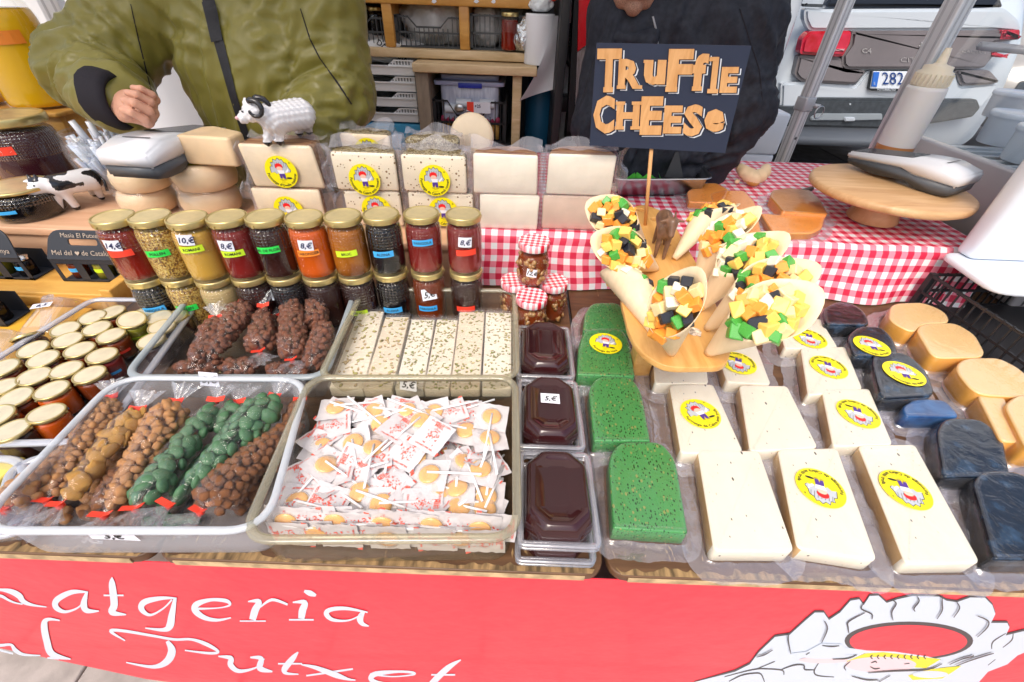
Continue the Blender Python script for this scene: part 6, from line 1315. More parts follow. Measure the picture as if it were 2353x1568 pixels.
# pouch-tag price bits, crate and display case on the right
m_blk = mat('black_crate_plastic', (.018,.018,.021), .5); m_blk2 = mat('dark_crate_grey', (.06,.065,.07), .5)
def lattice_crate(name, label, c, w, d, h, m, rot=0, step=.028, dip=0, grp='black plastic crates', fill=None):
    """open plastic crate: frames, corner posts and bars; c is the centre of its base"""
    t = thing(name, label, 'crate', c, (0,0,rot), grp); b = .003
    g = G()
    for z in (0, h*.45, h-.008): 
        for sx in (-1, 1): g.box((sx*w/2-b,-d/2,z),(sx*w/2+b,d/2,z+.006))
        for sy in (-1, 1):
            if dip and sy < 0 and z > h*.6:
                for s2 in (-1, 1): g.box((s2*w/2,-d/2-b,z),(s2*w*.30,-d/2+b,z+.006)); g.plate([(s2*w*.30,-d/2-b,z),(s2*w*.30,-d/2-b,z+.006),(s2*w*.18,-d/2-b,h*.62+.006),(s2*w*.18,-d/2-b,h*.62)], (0,2*b,0))
                g.box((-w*.18,-d/2-b,h*.62),(w*.18,-d/2+b,h*.62+.006))
            else: g.box((-w/2,sy*d/2-b,z),(w/2,sy*d/2+b,z+.006))
    g.build('rails', m, t)
    for sx in (-1, 1):
        for sy in (-1, 1): G().box((sx*(w/2-.004)-.007,sy*(d/2-.004)-.007,0),(sx*(w/2-.004)+.007,sy*(d/2-.004)+.007,h)).build('corner_post', m, t)
    g = G(); nx = int(w/step); ny = int(d/step)
    for i in range(1, nx):
        x = -w/2+w*i/nx; hh = h if not dip or abs(x) > w*.30 else h*.62
        g.box((x-.0016,-d/2-.002,0),(x+.0016,-d/2+.002,hh)); g.box((x-.0016,d/2-.002,0),(x+.0016,d/2+.002,h)); g.box((x-.0016,-d/2,0),(x+.0016,d/2,.003))
    for i in range(1, ny): y = -d/2+d*i/ny; g.box((-w/2-.002,y-.0016,0),(-w/2+.002,y+.0016,h)); g.box((w/2-.002,y-.0016,0),(w/2+.002,y+.0016,h)); g.box((-w/2,y-.0016,.0005),(w/2,y+.0016,.0035))
    o = g.build('lattice', m, t); tag(o, kind='stuff'); return t
ca = P(2172,690,T+.04); lattice_crate('black_crate', 'empty black lattice crate at the right end of the counter', (1.345,.80,T+.004), .50, .46, .10, m_blk, .06, .022)
G().box((-.245,-.225,.0045),(.245,.225,.0055)).build('crate_liner', m_blk, bpy.data.objects['black_crate'])
m_case = mat('case_grey', (.50,.48,.50), .35, metal=.2, coat=.2); m_casew = mat('case_white', (.74,.80,.88), .3, coat=.3); m_mid = mat('case_floor', (.55,.60,.64), .35, metal=.4)
dc = thing('display_case', 'grey and white refrigerated glass display case at the right edge', 'display case')
g = G(); g.box((1.36,1.02,T+.005),(1.40,1.75,1.045), bev=.006); g.build('side_wall', m_case, dc)
g = G(); g.box((1.385,1.02,T+.01),(2.6,1.75,.985)); g.build('cabinet', m_case, dc)
for i in range(12):
    g = G(); y = 1.06+i*.055; g.box((1.405,y,1.0),(2.5,y+.018,1.008)); g.build('floor_slat', m_mid, dc)
g = G()
for i in range(28): y = 1.04+i*.025; g.box((1.402,y,1.012),(1.440,y+.011,1.020))
o = g.build('vent_grille', mat('vent_grey', (.25,.32,.40), .4), dc); tag(o, kind='stuff')
g = G(); g.box((1.40,1.02,.988),(2.55,1.74,.998)); g.build('case_floor', m_mid, dc)
g = G(); g.plate([(1.372,1.03,1.045),(1.372,1.74,1.045),(1.50,1.74,1.60),(1.50,1.03,1.60)], (.006,0,0)); g.build('glass_side', film('case_glass', (.97,.99,1), .015, .03, .16, milk=.1), dc)
g = G(); g.tube([(1.45,1.7,1.30),(2.4,1.7,1.26)], .012, 8); g.build('rail', m_case, dc)
g = G(); g.slab(rpoly([(1.135,1.0),(2.4,1.0),(2.4,1.055),(1.135,1.055)], .02, 4), .901, 1.42, 0, .010); g.build('end_panel', m_casew, dc)
g = G(); g.slab(rpoly([(1.085,.86),(2.4,.78),(2.4,1.045),(1.10,1.045)], [.05,0,0,.03], 5), .884, .900, 0, .005); g.build('end_ledge', m_casew, dc)
g = G(); g.box((1.19,.90,T+.11),(1.20,.92,.884)); g.build('ledge_bracket', m_casew, dc)
for i, (x, y, R0, lb) in enumerate([(2290,330,.075,'white food tub in the display case, nearest to its left wall'),(2352,372,.075,'white food tub at the right picture edge in the display case'),(2300,270,.085,'white food tub behind the other two in the display case')]):
    p = P(x, y, 1.010); t = thing('food_tub', lb, 'tub', (p.x+.01, p.y, 1.0095), (0,0,0), 'white tubs in the display case')
    g = G(); g.lathe([(R0*.88,0),(R0*.92,.003),(R0*.98,.085),(R0,.088)], 28); g.build('bucket', m_casew, t)
    g = G(); g.lathe([(R0*1.02,.086),(R0*1.04,.089),(R0*1.04,.100),(R0*1.0,.104),(R0*.93,.101),(0,.101)], 28, 0, cap=False); g.build('lid', m_casew, t)
# ================================================================== TENT POLES
m_alu = mat('aluminium', (.72,.75,.79), .4, metal=.25); m_alud = mat('aluminium_groove', (.50,.52,.56), .4, metal=.25)
def pole(label, x, y, s, z0, z1, clamp=None):
    t = thing('tent_pole', label, 'pole', (x, y, 0), (0,0,.35), 'aluminium tent poles'); g = G(); g.box((-s/2,-s/2,z0),(s/2,s/2,z1), bev=.004); g.build('profile', m_alu, t)
    g = G()
    for u in (-.22,.22): g.box((s*u-s*.06,-s/2-.0012,z0),(s*u+s*.06,-s/2-.0002,z1)); g.box((-s/2-.0012,s*u-s*.06,z0),(-s/2-.0002,s*u+s*.06,z1))
    g.build('grooves', m_alud, t)
    if clamp:
        g = G(); g.box((-s*.62,-s*.62,clamp),(s*.62,s*.62,clamp+.05), bev=.005); g.tube([(s*.6,-s*.5,clamp+.02),(s*1.0,-s*.9,clamp+.02)], .008, 8); g.build('clamp', m_alud, t)
        g = G(); c0 = Vector((s*1.0,-s*.95,clamp+.0)); g.tube([c0+Vector((.022*math.cos(a),-.004,.022*math.sin(a))) for a in [i*math.pi/8 for i in range(16)]], .0025, 6, closed=True); g.build('ring', m_steel, t)
        g = G()
        for z in (clamp-.10, clamp-.20): g.tube([(0,-s/2-.0018,z),(0,-s/2-.0004,z)], .006, 10)
        g.build('holes', m_termg, t)
    return t
pp = PY(1872,183,1.98); cl = PY(1850,235,1.98); pole('aluminium tent pole with clamp and ring in front of the white car', pp.x, 1.98, .042, 0, 2.3, cl.z-.03)
pp = PY(2175,60,1.60); pole('thick aluminium pole rising behind the squeeze bottle', pp.x, 1.60, .055, RZ+.01 if pp.x < 1.24 else 1.0, 2.2)
pp = PY(128,25,2.05); pole('pale aluminium tent pole beside the tall amber jars', pp.x, 2.05, .065, 0, 2.3)
# white tent side wall behind the left stallholder
m_tent = mat('white_canvas', (.86,.87,.89), .7, bump=.2, bscale=8)
g = G(); vs = []; nx = 60
for j in (0, 1):
    for i in range(nx+1): u = i/nx; vs.append((-5.2+4.55*u, 2.75-.35*u+.04*math.sin(u*40), .0 if j == 0 else 2.6))
g.add(vs, [(i, i+1, nx+2+i, nx+1+i) for i in range(nx)], 0, True); g.add([(v[0], v[1]+.004, v[2]) for v in vs], [(i, i+1, nx+2+i, nx+1+i) for i in range(nx)], 0, True)
o = g.build('tent_side_wall', m_tent); tag(o, 'bright white tent side curtain behind the person in the green jacket', 'tent wall')
# ================================================================== OPEN VAN SHELVES BEHIND THE STALL
def c8(x, y): return 705.9+x/3.333, y/3.333
VY = 2.02
def vb(g, x0, y0, x1, y1, Y0, Y1, m=0, bev=0.0):
    """box whose front face fills the seen rectangle at depth Y0 and reaches back to Y1"""
    a = PY(*c8((x0+x1)/2, y0), Y0); b = PY(*c8((x0+x1)/2, y1), Y0); l = PY(*c8(x0, (y0+y1)/2), Y0); r = PY(*c8(x1, (y0+y1)/2), Y0)
    g.box((l.x, Y0, b.z), (r.x, Y1, a.z), m, bev); return (l.x, r.x, b.z, a.z)
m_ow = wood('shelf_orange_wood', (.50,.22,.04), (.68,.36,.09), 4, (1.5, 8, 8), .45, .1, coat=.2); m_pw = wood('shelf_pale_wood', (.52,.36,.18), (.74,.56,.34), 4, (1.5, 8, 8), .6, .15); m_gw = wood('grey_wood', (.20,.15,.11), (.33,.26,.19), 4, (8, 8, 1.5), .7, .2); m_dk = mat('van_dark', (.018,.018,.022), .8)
van = thing('stall_van', 'open back of the stall van with orange wooden shelves full of black crates', 'van')
g = G(); vb(g, 20, -60, 1772, 40, VY, VY+.5, 0, .004); g.build('upper_shelf', m_ow, van)
zz1 = PY(*c8(800,372), VY).z
for x in (630, 1200):
    g = G(); a = PY(*c8(x, 45), VY); b = PY(*c8(x+8, 350), VY); g.box((b.x-.02, VY+.005, zz1+.001),(b.x+.018, VY+.5, a.z+.012), 0, .003); g.build('divider', m_ow, van)
g = G(); a = PY(*c8(-60, 380), VY-.02); b = PY(*c8(1500, 425), VY-.02); g.box((a.x, VY-.02, zz1-.03),(b.x+.33, VY+.52, zz1), 0, .004); g.build('main_shelf', m_pw, van)
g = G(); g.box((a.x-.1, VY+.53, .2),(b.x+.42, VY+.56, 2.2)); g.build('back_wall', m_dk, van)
zt2 = PY(*c8(1300,478), VY-.12).z; a = PY(*c8(797,478), VY-.12); b = PY(*c8(1765,490), VY-.12); zt2 = min(zt2, zz1-.034)
g = G(); g.box((a.x, VY-.12, zt2-.03),(b.x, VY+.50, zt2), 0, .004); g.build('lower_table', m_pw, van); xl, xr2 = a.x, b.x
zf = .62
g = G(); g.box((xl+.005, VY-.10, zf),(xl+.055, VY+.45, zt2-.031), 0, .003); g.build('side_board', m_gw, van)
p = PY(*c8(1607,800), VY-.08); g = G(); g.box((p.x-.02, VY-.08, zf),(p.x+.016, VY+.3, zt2-.031), 0, .003); g.build('post', m_pw, van); xpost = p.x
g = G(); g.box((a.x-1.1, VY-.12, zf-.03),(b.x+.42, VY+.52, zf)); g.build('van_floor', mat('van_floor', (.05,.07,.10), .6), van)
g = G(); g.box((xl+.085, VY+.1, zf+.001),(xl+.10, VY+.3, zt2-.08)); g.build('inner_board', m_gw, van)
# paint flecks on the top shelf front
g = G(); r2 = random.Random(4)
for x in (190, 355, 970, 1295, 1428):
    c = PY(*c8(x, 12), VY-.0012); g.poly([(c.x+(.012 if x < 900 else .009)*math.cos(q)*r2.uniform(.7,1.2), VY-.0012, c.z+.006*math.sin(q)*r2.uniform(.8,1.1)) for q in [i*.7 for i in range(9)]])
g.build('torn_label', m_paper, van)
# door frame, hose and tail light cluster
g = G(); a = PY(*c8(1945, 500), VY-.18); g.box((a.x-.015, VY-.18, zf-.2),(a.x+.017, VY+.3, 2.2), 0, .004); g.build('door_frame', m_blk, van)
g = G(); b = PY(*c8(2010, 1000), VY-.05); g.box((a.x+.02, VY+.05, .3),(b.x+.30, VY+.12, 2.2), 0, .02); g.build('door_post', mat('van_white', (.70,.72,.74), .3, coat=.5), van)
g = G(); hp = [PY(*c8(x, y), VY-.05) for x, y in ((1995,180),(1990,260),(1985,350),(1990,420),(2010,480),(2050,520),(2120,530),(2180,500),(2230,430))]; sm = []
for i in range(len(hp)-1):
    for j in range(6): sm.append(hp[i].lerp(hp[i+1], j/6))
g.tube(sm, [.0145 if i % 2 else .0115 for i in range(len(sm))], 10, 0); g.build('corrugated_hose', m_blk, van)
g = G(); vb(g, 1940, 740, 2010, 860, VY-.03, VY+.05, 0, .006); vb(g, 1980, 880, 2040, 1080, VY-.02, VY+.05, 0, .006); g.build('door_bracket', m_blk, van)
m_redl = mat('red_lamp', (.75,.01,.02), .12, coat=1.0, bump=.6, bscale=120, stretch=(1,1,4)); m_clr = mat('clear_lamp', (.55,.50,.52), .12, coat=1, bump=1, bscale=160, stretch=(3,3,.3), col2=(.30,.24,.24), scale=90, metal=.3)
g = G(); o8 = lambda L, d: [PY(*c8(x, y), VY-d) for x, y in L]
g.plate(o8([(2085,-200),(2270,-200),(2262,0),(2215,290),(2070,395)], .10), (0,.10,0)); g.build('tail_light', m_redl, van)
g = G(); g.plate(o8([(2068,405),(2215,305),(2190,640),(2050,880)], .095), (0,.09,0)); g.build('tail_light', m_clr, van)
g = G(); g.plate(o8([(2048,890),(2078,850),(2060,1000),(2020,1005)], .10), (0,.09,0)); g.build('tail_light', m_redl, van)
g = G(); g.plate(o8([(2055,-200),(2083,-200),(2066,400),(2044,885),(2015,1010),(1990,1010)], .09), (0,.08,0)); g.build('lamp_housing', m_blk, van)
# crates on the shelf
def crate_at(x0, x1, y0, y1, label, dip, Y0=VY+.03, base=None):
    l = PY(*c8(x0, y1), Y0); r = PY(*c8(x1, y1), Y0); tp = PY(*c8((x0+x1)/2, y0), Y0); bz = zz1+.001 if base is None else base; h = tp.z-bz
    return lattice_crate('black_crate', label, ((l.x+r.x)/2, Y0+.16, bz), r.x-l.x, .32, h, m_blk2, 0, .018, dip, 'black plastic crates on the van shelves'), (l.x+r.x)/2, bz, h
_, x1_, b1, h1 = crate_at(95, 620, 122, 345, 'left black crate on the van shelf, filled with gold lidded jars', .3)
_, x2_, b2, h2 = crate_at(690, 1190, 122, 345, 'middle black crate on the van shelf with a dip in its rim', .3)
_, x3_, b3, h3_ = crate_at(1250, 1700, 112, 340, 'right black crate on the van shelf behind the paper towel', .0)
for i in range(8):
    jar((x1_-.11+(i % 4)*.065, VY+.10+(i//4)*.09, b1+.006), .028, .115, ('dark','black')[i % 2], 'dark jar with gold lid in the left shelf crate, '+['front row, first','front row, second','front row, third','front row, fourth','back row, first','back row, second','back row, third','back row, fourth'][i]+' from the left', ('green' if i == 0 else None), '', '', 'dark jars in the left shelf crate', hexed=False)
m_bagw = mat('white_bag', (.66,.66,.66), .5, bump=1.0, bscale=25, bdist=.01); m_bagg = mat('grey_bag', (.34,.33,.31), .45, bump=1, bscale=25, bdist=.01)
def lump(name, label, cat, c, r, sc, m, seed, grp=None):
    t = G(); t.mx = Matrix.Translation(c); bm = bmesh.new(); bmesh.ops.create_icosphere(bm, subdivisions=4, radius=1); vs = []
    for v in bm.verts:
        p = v.co; q = 1+.22*noise.noise(p*2+Vector((seed,0,0)))+.10*noise.noise(p*6+Vector((0,seed,0)))+.05*noise.noise(p*14); vs.append((p.x*r*sc[0]*q, p.y*r*sc[1]*q, max(p.z*q, -.75)*r*sc[2]))
    t.add(vs, [tuple(x.index for x in f.verts) for f in bm.faces], 0, True); bm.free(); o = t.build(name, m); tag(o, label, cat, grp); return o
lump('plastic_bag', 'white bag of cups inside the middle shelf crate', 'bag', (x2_, VY+.17, b2+.075), .10, (1.35,1.0,.95), m_bagw, 1)
lump('plastic_bag', 'pale bag inside the right shelf crate, left half', 'bag', (x3_-.06, VY+.15, b3+.065), .07, (1,1,1.15), m_bagw, 2)
lump('plastic_bag', 'crumpled grey bag rising from the right shelf crate', 'bag', (x3_+.045, VY+.18, b3+.09), .08, (.9,.8,1.35), m_bagg, 3)
lump('plastic_bag', 'dark crumpled bag standing over the jars in the left crate', 'bag', (x1_-.01, VY+.27, b1+.14), .07, (1.1,.6,1.0), mat('dark_bag', (.06,.065,.075), .3, bump=1, bscale=25, bdist=.01), 4)
p = PY(*c8(1545,428), VY-.02); jar((p.x, VY+.02, zz1+.0015), .0335, .122, 'red', 'single red honey jar on the van shelf beside the paper towel roll', None, '', '', None, hexed=True, name='shelf_honey_jar')
lump('foil_ball', 'crumpled silver foil ball between the red jar and the paper towel', 'foil', (p.x+.062, VY+.0, zz1+.052), .052, (.8,.8,1.15), mat('foil', (.75,.78,.80), .2, metal=1, bump=1, bscale=60, bdist=.012), 6)
# paper towel roll with a hanging sheet
l = PY(*c8(1668,300), VY-.10); r = PY(*c8(1895,300), VY-.10); tp = PY(*c8(1785,112), VY-.10); R0 = (r.x-l.x)/2; bz = zt2+.001
t = thing('paper_towel_roll', 'white paper towel roll with one sheet hanging down at its right', 'paper towel', ((l.x+r.x)/2, VY-.02, max(bz, zz1+.001) if False else bz)); h = tp.z-bz-.0
m_tow = mat('paper_towel', (.80,.81,.84), .8, bump=.4, bscale=160, bdist=.001)
g = G(); g.lathe([(R0*.3,0),(R0*.98,0),(R0,.003),(R0,h-.003),(R0*.98,h),(R0*.3,h),(R0*.3,h-.05)], 40, 0, cap=False); g.build('roll', m_tow, t)
g = G(); vs = []
for j in range(13):
    v = j/12
    for i in range(9): u = i/8; w_ = .02+.10*v; vs.append((R0*1.0-w_*(.2+.8*v)+w_*1.1*u+.0*v, -R0*.55*(1-u)-.01-.012*math.sin(u*4+v*3)*v-.05*v*(1-u), h*.98-(h*.98+.115)*v*(1-.12*u)))
g.add(vs, [(j*9+i, j*9+i+1, (j+1)*9+i+1, (j+1)*9+i) for j in range(12) for i in range(8)], 0, True); g.build('hanging_sheet', m_tow, t)
lump('plastic_bag', 'clear white bag with red corner on top of the paper towel', 'bag', ((l.x+r.x)/2+.0, VY-.02, zt2+h+.028), .035, (1.2,1,.8), mat('clear_bag_white', (.78,.83,.86), .15, coat=.5, bump=1, bscale=60), 8)
o = G().sphere(((l.x+r.x)/2+.045, VY-.03, zt2+h+.055), .017, 12).build('red_ball', TAPE['red']); tag(o, 'small red ball resting at the top right of the paper towel', 'ball')
# white bread trays
m_tray = mat('white_tray', (.80,.81,.82), .4, coat=.1)
Y0 = VY-.02; l = PY(*c8(330,700), Y0); r = PY(*c8(832,700), Y0); wz = [PY(*c8(650, y), Y0).z for y in (930,800,665,525)]
for i in range(4):
    t = thing('white_tray', ['lowest white slotted tray in the stack left of the wooden post','second white slotted tray from the bottom','third white slotted tray from the bottom','topmost white slotted tray under the plastic bag'][i], 'tray', ((l.x+r.x)/2, Y0+.15, PY(*c8(650,930),Y0).z+i*(wz[3]-wz[0])/3.4), (0,0,0), 'stack of white plastic trays'); w_ = (r.x-l.x); h = (wz[3]-wz[0])/3.4-.004
    g = G(); g.box((-w_/2,-.15,0),(w_/2,.15,.004)); g.box((-w_/2,-.153,0),(w_/2,-.147,h*.55)); g.box((-w_/2,.147,0),(w_/2,.153,h)); g.box((-w_/2-.001,-.15,0),(-w_/2+.005,.15,h)); g.box((w_/2-.005,-.15,0),(w_/2+.001,.15,h)); g.box((-w_/2,-.158,h*.55),(w_/2,-.145,h*.62)); g.build('tray_body', m_tray, t)
    g = G(); g.plate([(w_*.12,-.153,h*.62),(w_*.22,-.153,h),(w_/2,-.153,h),(w_/2,-.153,h*.62)], (0,.006,0)); g.box((w_*.22,-.158,h-.004),(w_/2,-.145,h)); g.build('raised_end', m_tray, t)
    g = G()
    for k in range(7): x = w_*(.17+k*.044); g.box((x,-.1545,h*(.70)),(x+.004,-.1535,h*(.80+.0*k) if k < 2 else h*.92))
    g.build('slots', m_termg, t)
lump('plastic_bag', 'white shopping bag with dark lettering lying on the white trays', 'bag', ((l.x+r.x)/2+.0, Y0+.13, wz[3]+.05), .10, (1.6,1.0,.52), m_bagw, 11)
g = G(); text(g, 'DAS CARN', Matrix.Translation(((l.x+r.x)/2+.05, Y0+.02, wz[3]+.045)) @ Euler((R_(70),0,.0)).to_matrix().to_4x4() @ Matrix.Rotation(-.5,4,'Z'), .028, 0, 1); o = g.build('bag_print', m_inkk, None, recalc=False); tag(o, 'dark printed words on the white shopping bag over the trays', 'print')
o = G().box((l.x, Y0+.0, zf+.002),(r.x+.01, Y0+.3, PY(*c8(650,940),Y0).z-.003), bev=.006).build('blue_box', mat('blue_box', (.06,.36,.62), .5, var=.1, scale=8)); tag(o, 'sky blue box under the stack of white trays', 'box')
# lower crate with clear box on it
Y0 = VY-.05; l = PY(*c8(985,1080), Y0); r = PY(*c8(1515,1080), Y0); tz = PY(*c8(1250,770), Y0).z; lz = PY(*c8(1250,1085), Y0).z
lattice_crate('black_crate', 'black crate under the lower table packed with small wooden handled tools', ((l.x+r.x)/2, Y0+.16, lz), r.x-l.x, .32, tz-lz, m_blk, 0, .020, .3, 'black plastic crates on the van shelves')
o = G().box((l.x-.02, Y0+.0, zf+.001),(r.x+.02, Y0+.34, lz-.002)).build('dark_base', m_dk); tag(o, 'dark block under the crate in the van', 'block')
r2 = random.Random(9); g = G()
for i in range(12): x = l.x+.035+(r.x-l.x-.07)*i/11; g.tube([(x, Y0+.03, lz+.006),(x, Y0+.03, lz+.060)], .0085, 8, 0); g.sphere((x, Y0+.03, lz+.080), .012, 8, 1, (1,1,1.2))
o = g.build('small_tools', [mat('tool_wood', (.62,.34,.08), .5), mat('tool_pink', (.45,.05,.12), .4)]); tag(o, 'row of small jars with pink lids standing in the lower crate', 'jars', kind='stuff')
t = thing('storage_box', 'clear lidded storage box with blue clips on the lower black crate', 'storage box', ((l.x+r.x)/2, Y0+.16, (lz+tz)/2+.0)); w_ = (r.x-l.x)*.80; z9 = PY(*c8(1250,665), Y0).z-(lz+tz)/2; z8 = PY(*c8(1250,590), Y0).z-(lz+tz)/2
g = G(); g.slab(rpoly([(-w_/2,-.14),(w_/2,-.14),(w_/2,.14),(-w_/2,.14)], .02, 4), 0, z9, 0, .004); g.build('box_body', mat('storage_plastic', (.42,.46,.60), .25, coat=.3, col2=(.60,.64,.76), scale=30, stretch=(4,1,.6)), t)
g = G(); g.slab(rpoly([(-w_*.60,-.155),(w_*.60,-.155),(w_*.60,.155),(-w_*.60,.155)], .02, 4), z9+.001, z9+.016, 0, .003); g.slab(rpoly([(-w_*.50,-.12),(w_*.50,-.12),(w_*.50,.12),(-w_*.50,.12)], .02, 4), z9+.0165, z8, 0, .004); g.build('box_lid', mat('storage_lid', (.40,.45,.66), .25, coat=.3), t)
g = G(); g.box((-w_*.18,-.162,z9-.006),(w_*.22,-.156,z9+.012), bev=.002); g.build('clip', mat('clip_blue', (.02,.04,.42), .35), t)
for i in range(4):
    g = G(); g.mx = Matrix.Translation((-w_*.3+i*w_*.2,-.1425,z9*.35+.02*(i % 2))) @ Euler((0,math.pi/2,0)).to_matrix().to_4x4(); g.lathe([(.018,-.03),(.018,.03)], 14); g.build('cup_stack', m_casew, t)
g = G(); p0 = PY(*c8(1310,825), Y0-.008); g.box((p0.x-.045,Y0-.012,p0.z-.02),(p0.x+.05,Y0-.008,p0.z+.02), 0); g.box((p0.x-.045,Y0-.0128,p0.z-.02),(p0.x-.018,Y0-.0122,p0.z+.02), 1); text(g, '+25', Matrix.Translation((p0.x-.002,Y0-.0126,p0.z)) @ Euler((math.pi/2,0,0)).to_matrix().to_4x4(), .016, 2, 1); o = g.build('pack_of_coffee', [m_paper, TAPE['red'], m_ink]); tag(o, 'small white and red pack with +25 printed, leaning on the storage box', 'pack')
p0 = PY(*c8(1165,828), Y0-.008); g = G(); g.sphere((p0.x,Y0-.012,p0.z), .020, 14, 0, (1,.3,.8)); g.tube([(p0.x+.018,Y0-.012,p0.z-.004),(p0.x+.05,Y0-.012,p0.z-.014)], .003, 6, 0); o = g.build('spoon', m_steel); tag(o, 'shiny metal spoon leaning on the storage box', 'spoon')
# gas bottle
p = PY(*c8(1790,800), VY+.05); z0b = PY(*c8(1790,985), VY+.05).z; t = thing('gas_bottle', 'dark blue cylinder standing in the dark behind the post', 'gas bottle', (p.x, VY+.14, zf+.001))
h = PY(*c8(1790,560), VY+.05).z-zf; g = G(); g.lathe([(.060,0),(.064,.01),(.066,.03),(.066,h*.80),(.055,h*.93),(.03,h),(.0,h)], 28, 0, cap=False); g.build('tank', mat('tank_blue', (.01,.10,.20), .5, bump=.3, bscale=60), t)
# ================================================================== CARS
def c9(x, y): return 1788.2+x/3.333, y/3.333
KY = 4.35
m_carw = mat('car_white', (.54,.60,.66), .22, coat=1.0); m_carg = mat('car_grey', (.17,.155,.165), .38, coat=.6, var=.1, scale=3); m_card = mat('car_black_plastic', (.045,.055,.065), .5, coat=.1, var=.2, scale=30); m_glassd = mat('car_glass', (.02,.03,.05), .05, coat=1); m_tl = mat('tail_lamp', (.42,.004,.012), .12, coat=.5, bump=.4, bscale=14, col2=(.62,.03,.08), scale=8, bdist=.01); m_chr = mat('chrome', (.7,.72,.75), .15, metal=1)
car = thing('parked_car', 'white hatchback seen from behind with grey tailgate panel and red lamps', 'car')
def k9(L, d, r=0): return [PY(*c9(x, y), KY-d) for x, y in L]
def cpl(name, L, d, th, m, r=6):
    L2 = rpoly(L, r, 3); g = G(); g.plate(k9(L2, d), (0, th, 0)); me = g.mesh(name); bm = bmesh.new(); bm.from_mesh(me); bmesh.ops.recalc_face_normals(bm, faces=bm.faces)
    ed = [e for e in bm.edges if all(abs(v.co.y-(KY-d)) < 1e-5 for v in e.verts)]
    bmesh.ops.bevel(bm, geom=ed, offset=min(.02, th*.3), segments=2, affect='EDGES'); bm.to_mesh(me); bm.free(); me.materials.append(m); return link(name, me, car)
a = PY(*c9(20,700), KY); b = PY(*c9(1700,700), KY); x0, x1 = a.x, b.x; xc = (x0+x1)/2
g = G(); pr = []
def hull(y, z0, z1, w0, w1, r): return [(xc+x, y, z) for x, z in [(p[0], p[1]) for p in rpoly([(-w0,z0),(w0,z0),(w0*1.0,(z0+z1)*.5),(w1,z1),(-w1,z1),(-w0*1.0,(z0+z1)*.5)], r, 4)]]
hw = (x1-x0)/2*1.10
st = [hull(KY+.01,.42,1.22,hw*.94,hw*.84,.10), hull(KY+.10,.34,1.52,hw*1.0,hw*.74,.14), hull(KY+.35,.32,1.66,hw*1.03,hw*.70,.14), hull(KY+1.6,.30,1.72,hw*1.03,hw*.70,.14), hull(KY+2.7,.30,1.30,hw*1.03,hw*.72,.14), hull(KY+3.9,.34,1.02,hw*.95,hw*.80,.14)]
k = len(st[0]); g.add(sum(st, []), [(j*k+i, j*k+(i+1) % k, (j+1)*k+(i+1) % k, (j+1)*k+i) for j in range(len(st)-1) for i in range(k)]+[tuple(range(k))[::-1], tuple((len(st)-1)*k+i for i in range(k))], 0, True); g.build('body', m_carw, car)
cpl('tailgate', [(350,72),(1745,64),(1850,150),(1878,234),(245,238),(205,150),(212,62)], .05, .08, m_carw, 30)
cpl('rear_window', [(362,54),(1735,60),(1600,-330),(560,-330)], .035, .06, m_glassd, 30)
cpl('side_trim', [(205,30),(352,36),(350,56),(207,52)], .045, .06, m_card, 4)
cpl('tailgate_panel', [(578,238),(1870,234),(1862,305),(1650,330),(1655,440),(1590,520),(1540,532),(530,532),(500,505),(497,432),(560,345)], .075, .09, m_carg, 14)
cpl('rear_lamp', [(248,242),(572,238),(560,335),(505,432),(470,438),(172,418),(196,300)], .10, .10, m_tl, 26)
cpl('lamp_reflector', [(412,362),(522,366),(508,402),(404,398)], .108, .03, mat('lamp_clear', (.62,.35,.38), .15, coat=1), 6)
cpl('rear_lamp', [(1738,232),(1866,230),(1862,302),(1715,305)], .10, .10, m_tl, 10)
cpl('rear_lamp', [(1655,400),(1780,430),(1720,445),(1660,440)], .10, .06, m_tl, 6)
cpl('corner_panel', [(165,425),(490,442),(505,532),(685,545),(600,645),(560,652),(180,628),(130,575)], .072, .08, m_carg, 26)
cpl('corner_panel', [(1365,542),(1630,540),(1710,630),(1640,652),(1410,660)], .072, .08, m_carg, 26)
cpl('bumper_upper', [(30,640),(160,630),(600,660),(690,545),(1370,545),(1400,662),(1700,640),(1560,835),(20,835)], .05, .10, m_carw, 16)
cpl('bumper_lower', [(0,820),(150,822),(270,762),(340,755),(1535,765),(1560,830),(1500,900),(1000,980),(760,990),(0,970)], .11, .16, m_card, 16)
cpl('bumper_strip', [(250,900),(300,872),(800,872),(800,920),(640,925),(250,925)], .125, .02, mat('strip_grey', (.28,.32,.35), .4), 12)
cpl('bumper_lamp', [(512,900),(590,900),(592,930),(510,932)], .140, .02, m_carw, 10)
cpl('tow_mark', [(545,792),(560,792),(558,808),(548,806)], .115, .01, m_carw, 2)
def ctext(s, x, y, sz, d, m, sq=1.0, fat=0, name='lettering'):
    g = G(); t_ = G(); text(t_, s, Matrix(), sz, 0, fat, 0, True, sq); g.add([PY(*c9(x+v[0], y-v[1]+v[0]*.02), KY-d) for v in t_.v], t_.f, 0); return g.build(name, m, car, recalc=False)
cpl('plate_frame', [(722,540),(1282,545),(1262,702),(715,698),(695,680)], .085, .03, m_card, 10)
cpl('number_plate', [(730,548),(1274,552),(1256,688),(706,680)], .100, .012, mat('plate_white', (.72,.78,.84), .4), 8)
cpl('plate_strip', [(732,552),(778,553),(756,668),(714,664)], .106, .005, mat('plate_blue', (.03,.16,.60), .4), 3)
ctext('282', 880, 648, 135, .1075, mat('plate_ink', (.01,.05,.22), .5), .85, 0); ctext('E', 738, 650, 30, .1125, m_carw); ctext('FUTURAUTO', 830, 696, 24, .1175, m_carw, 1, 1)
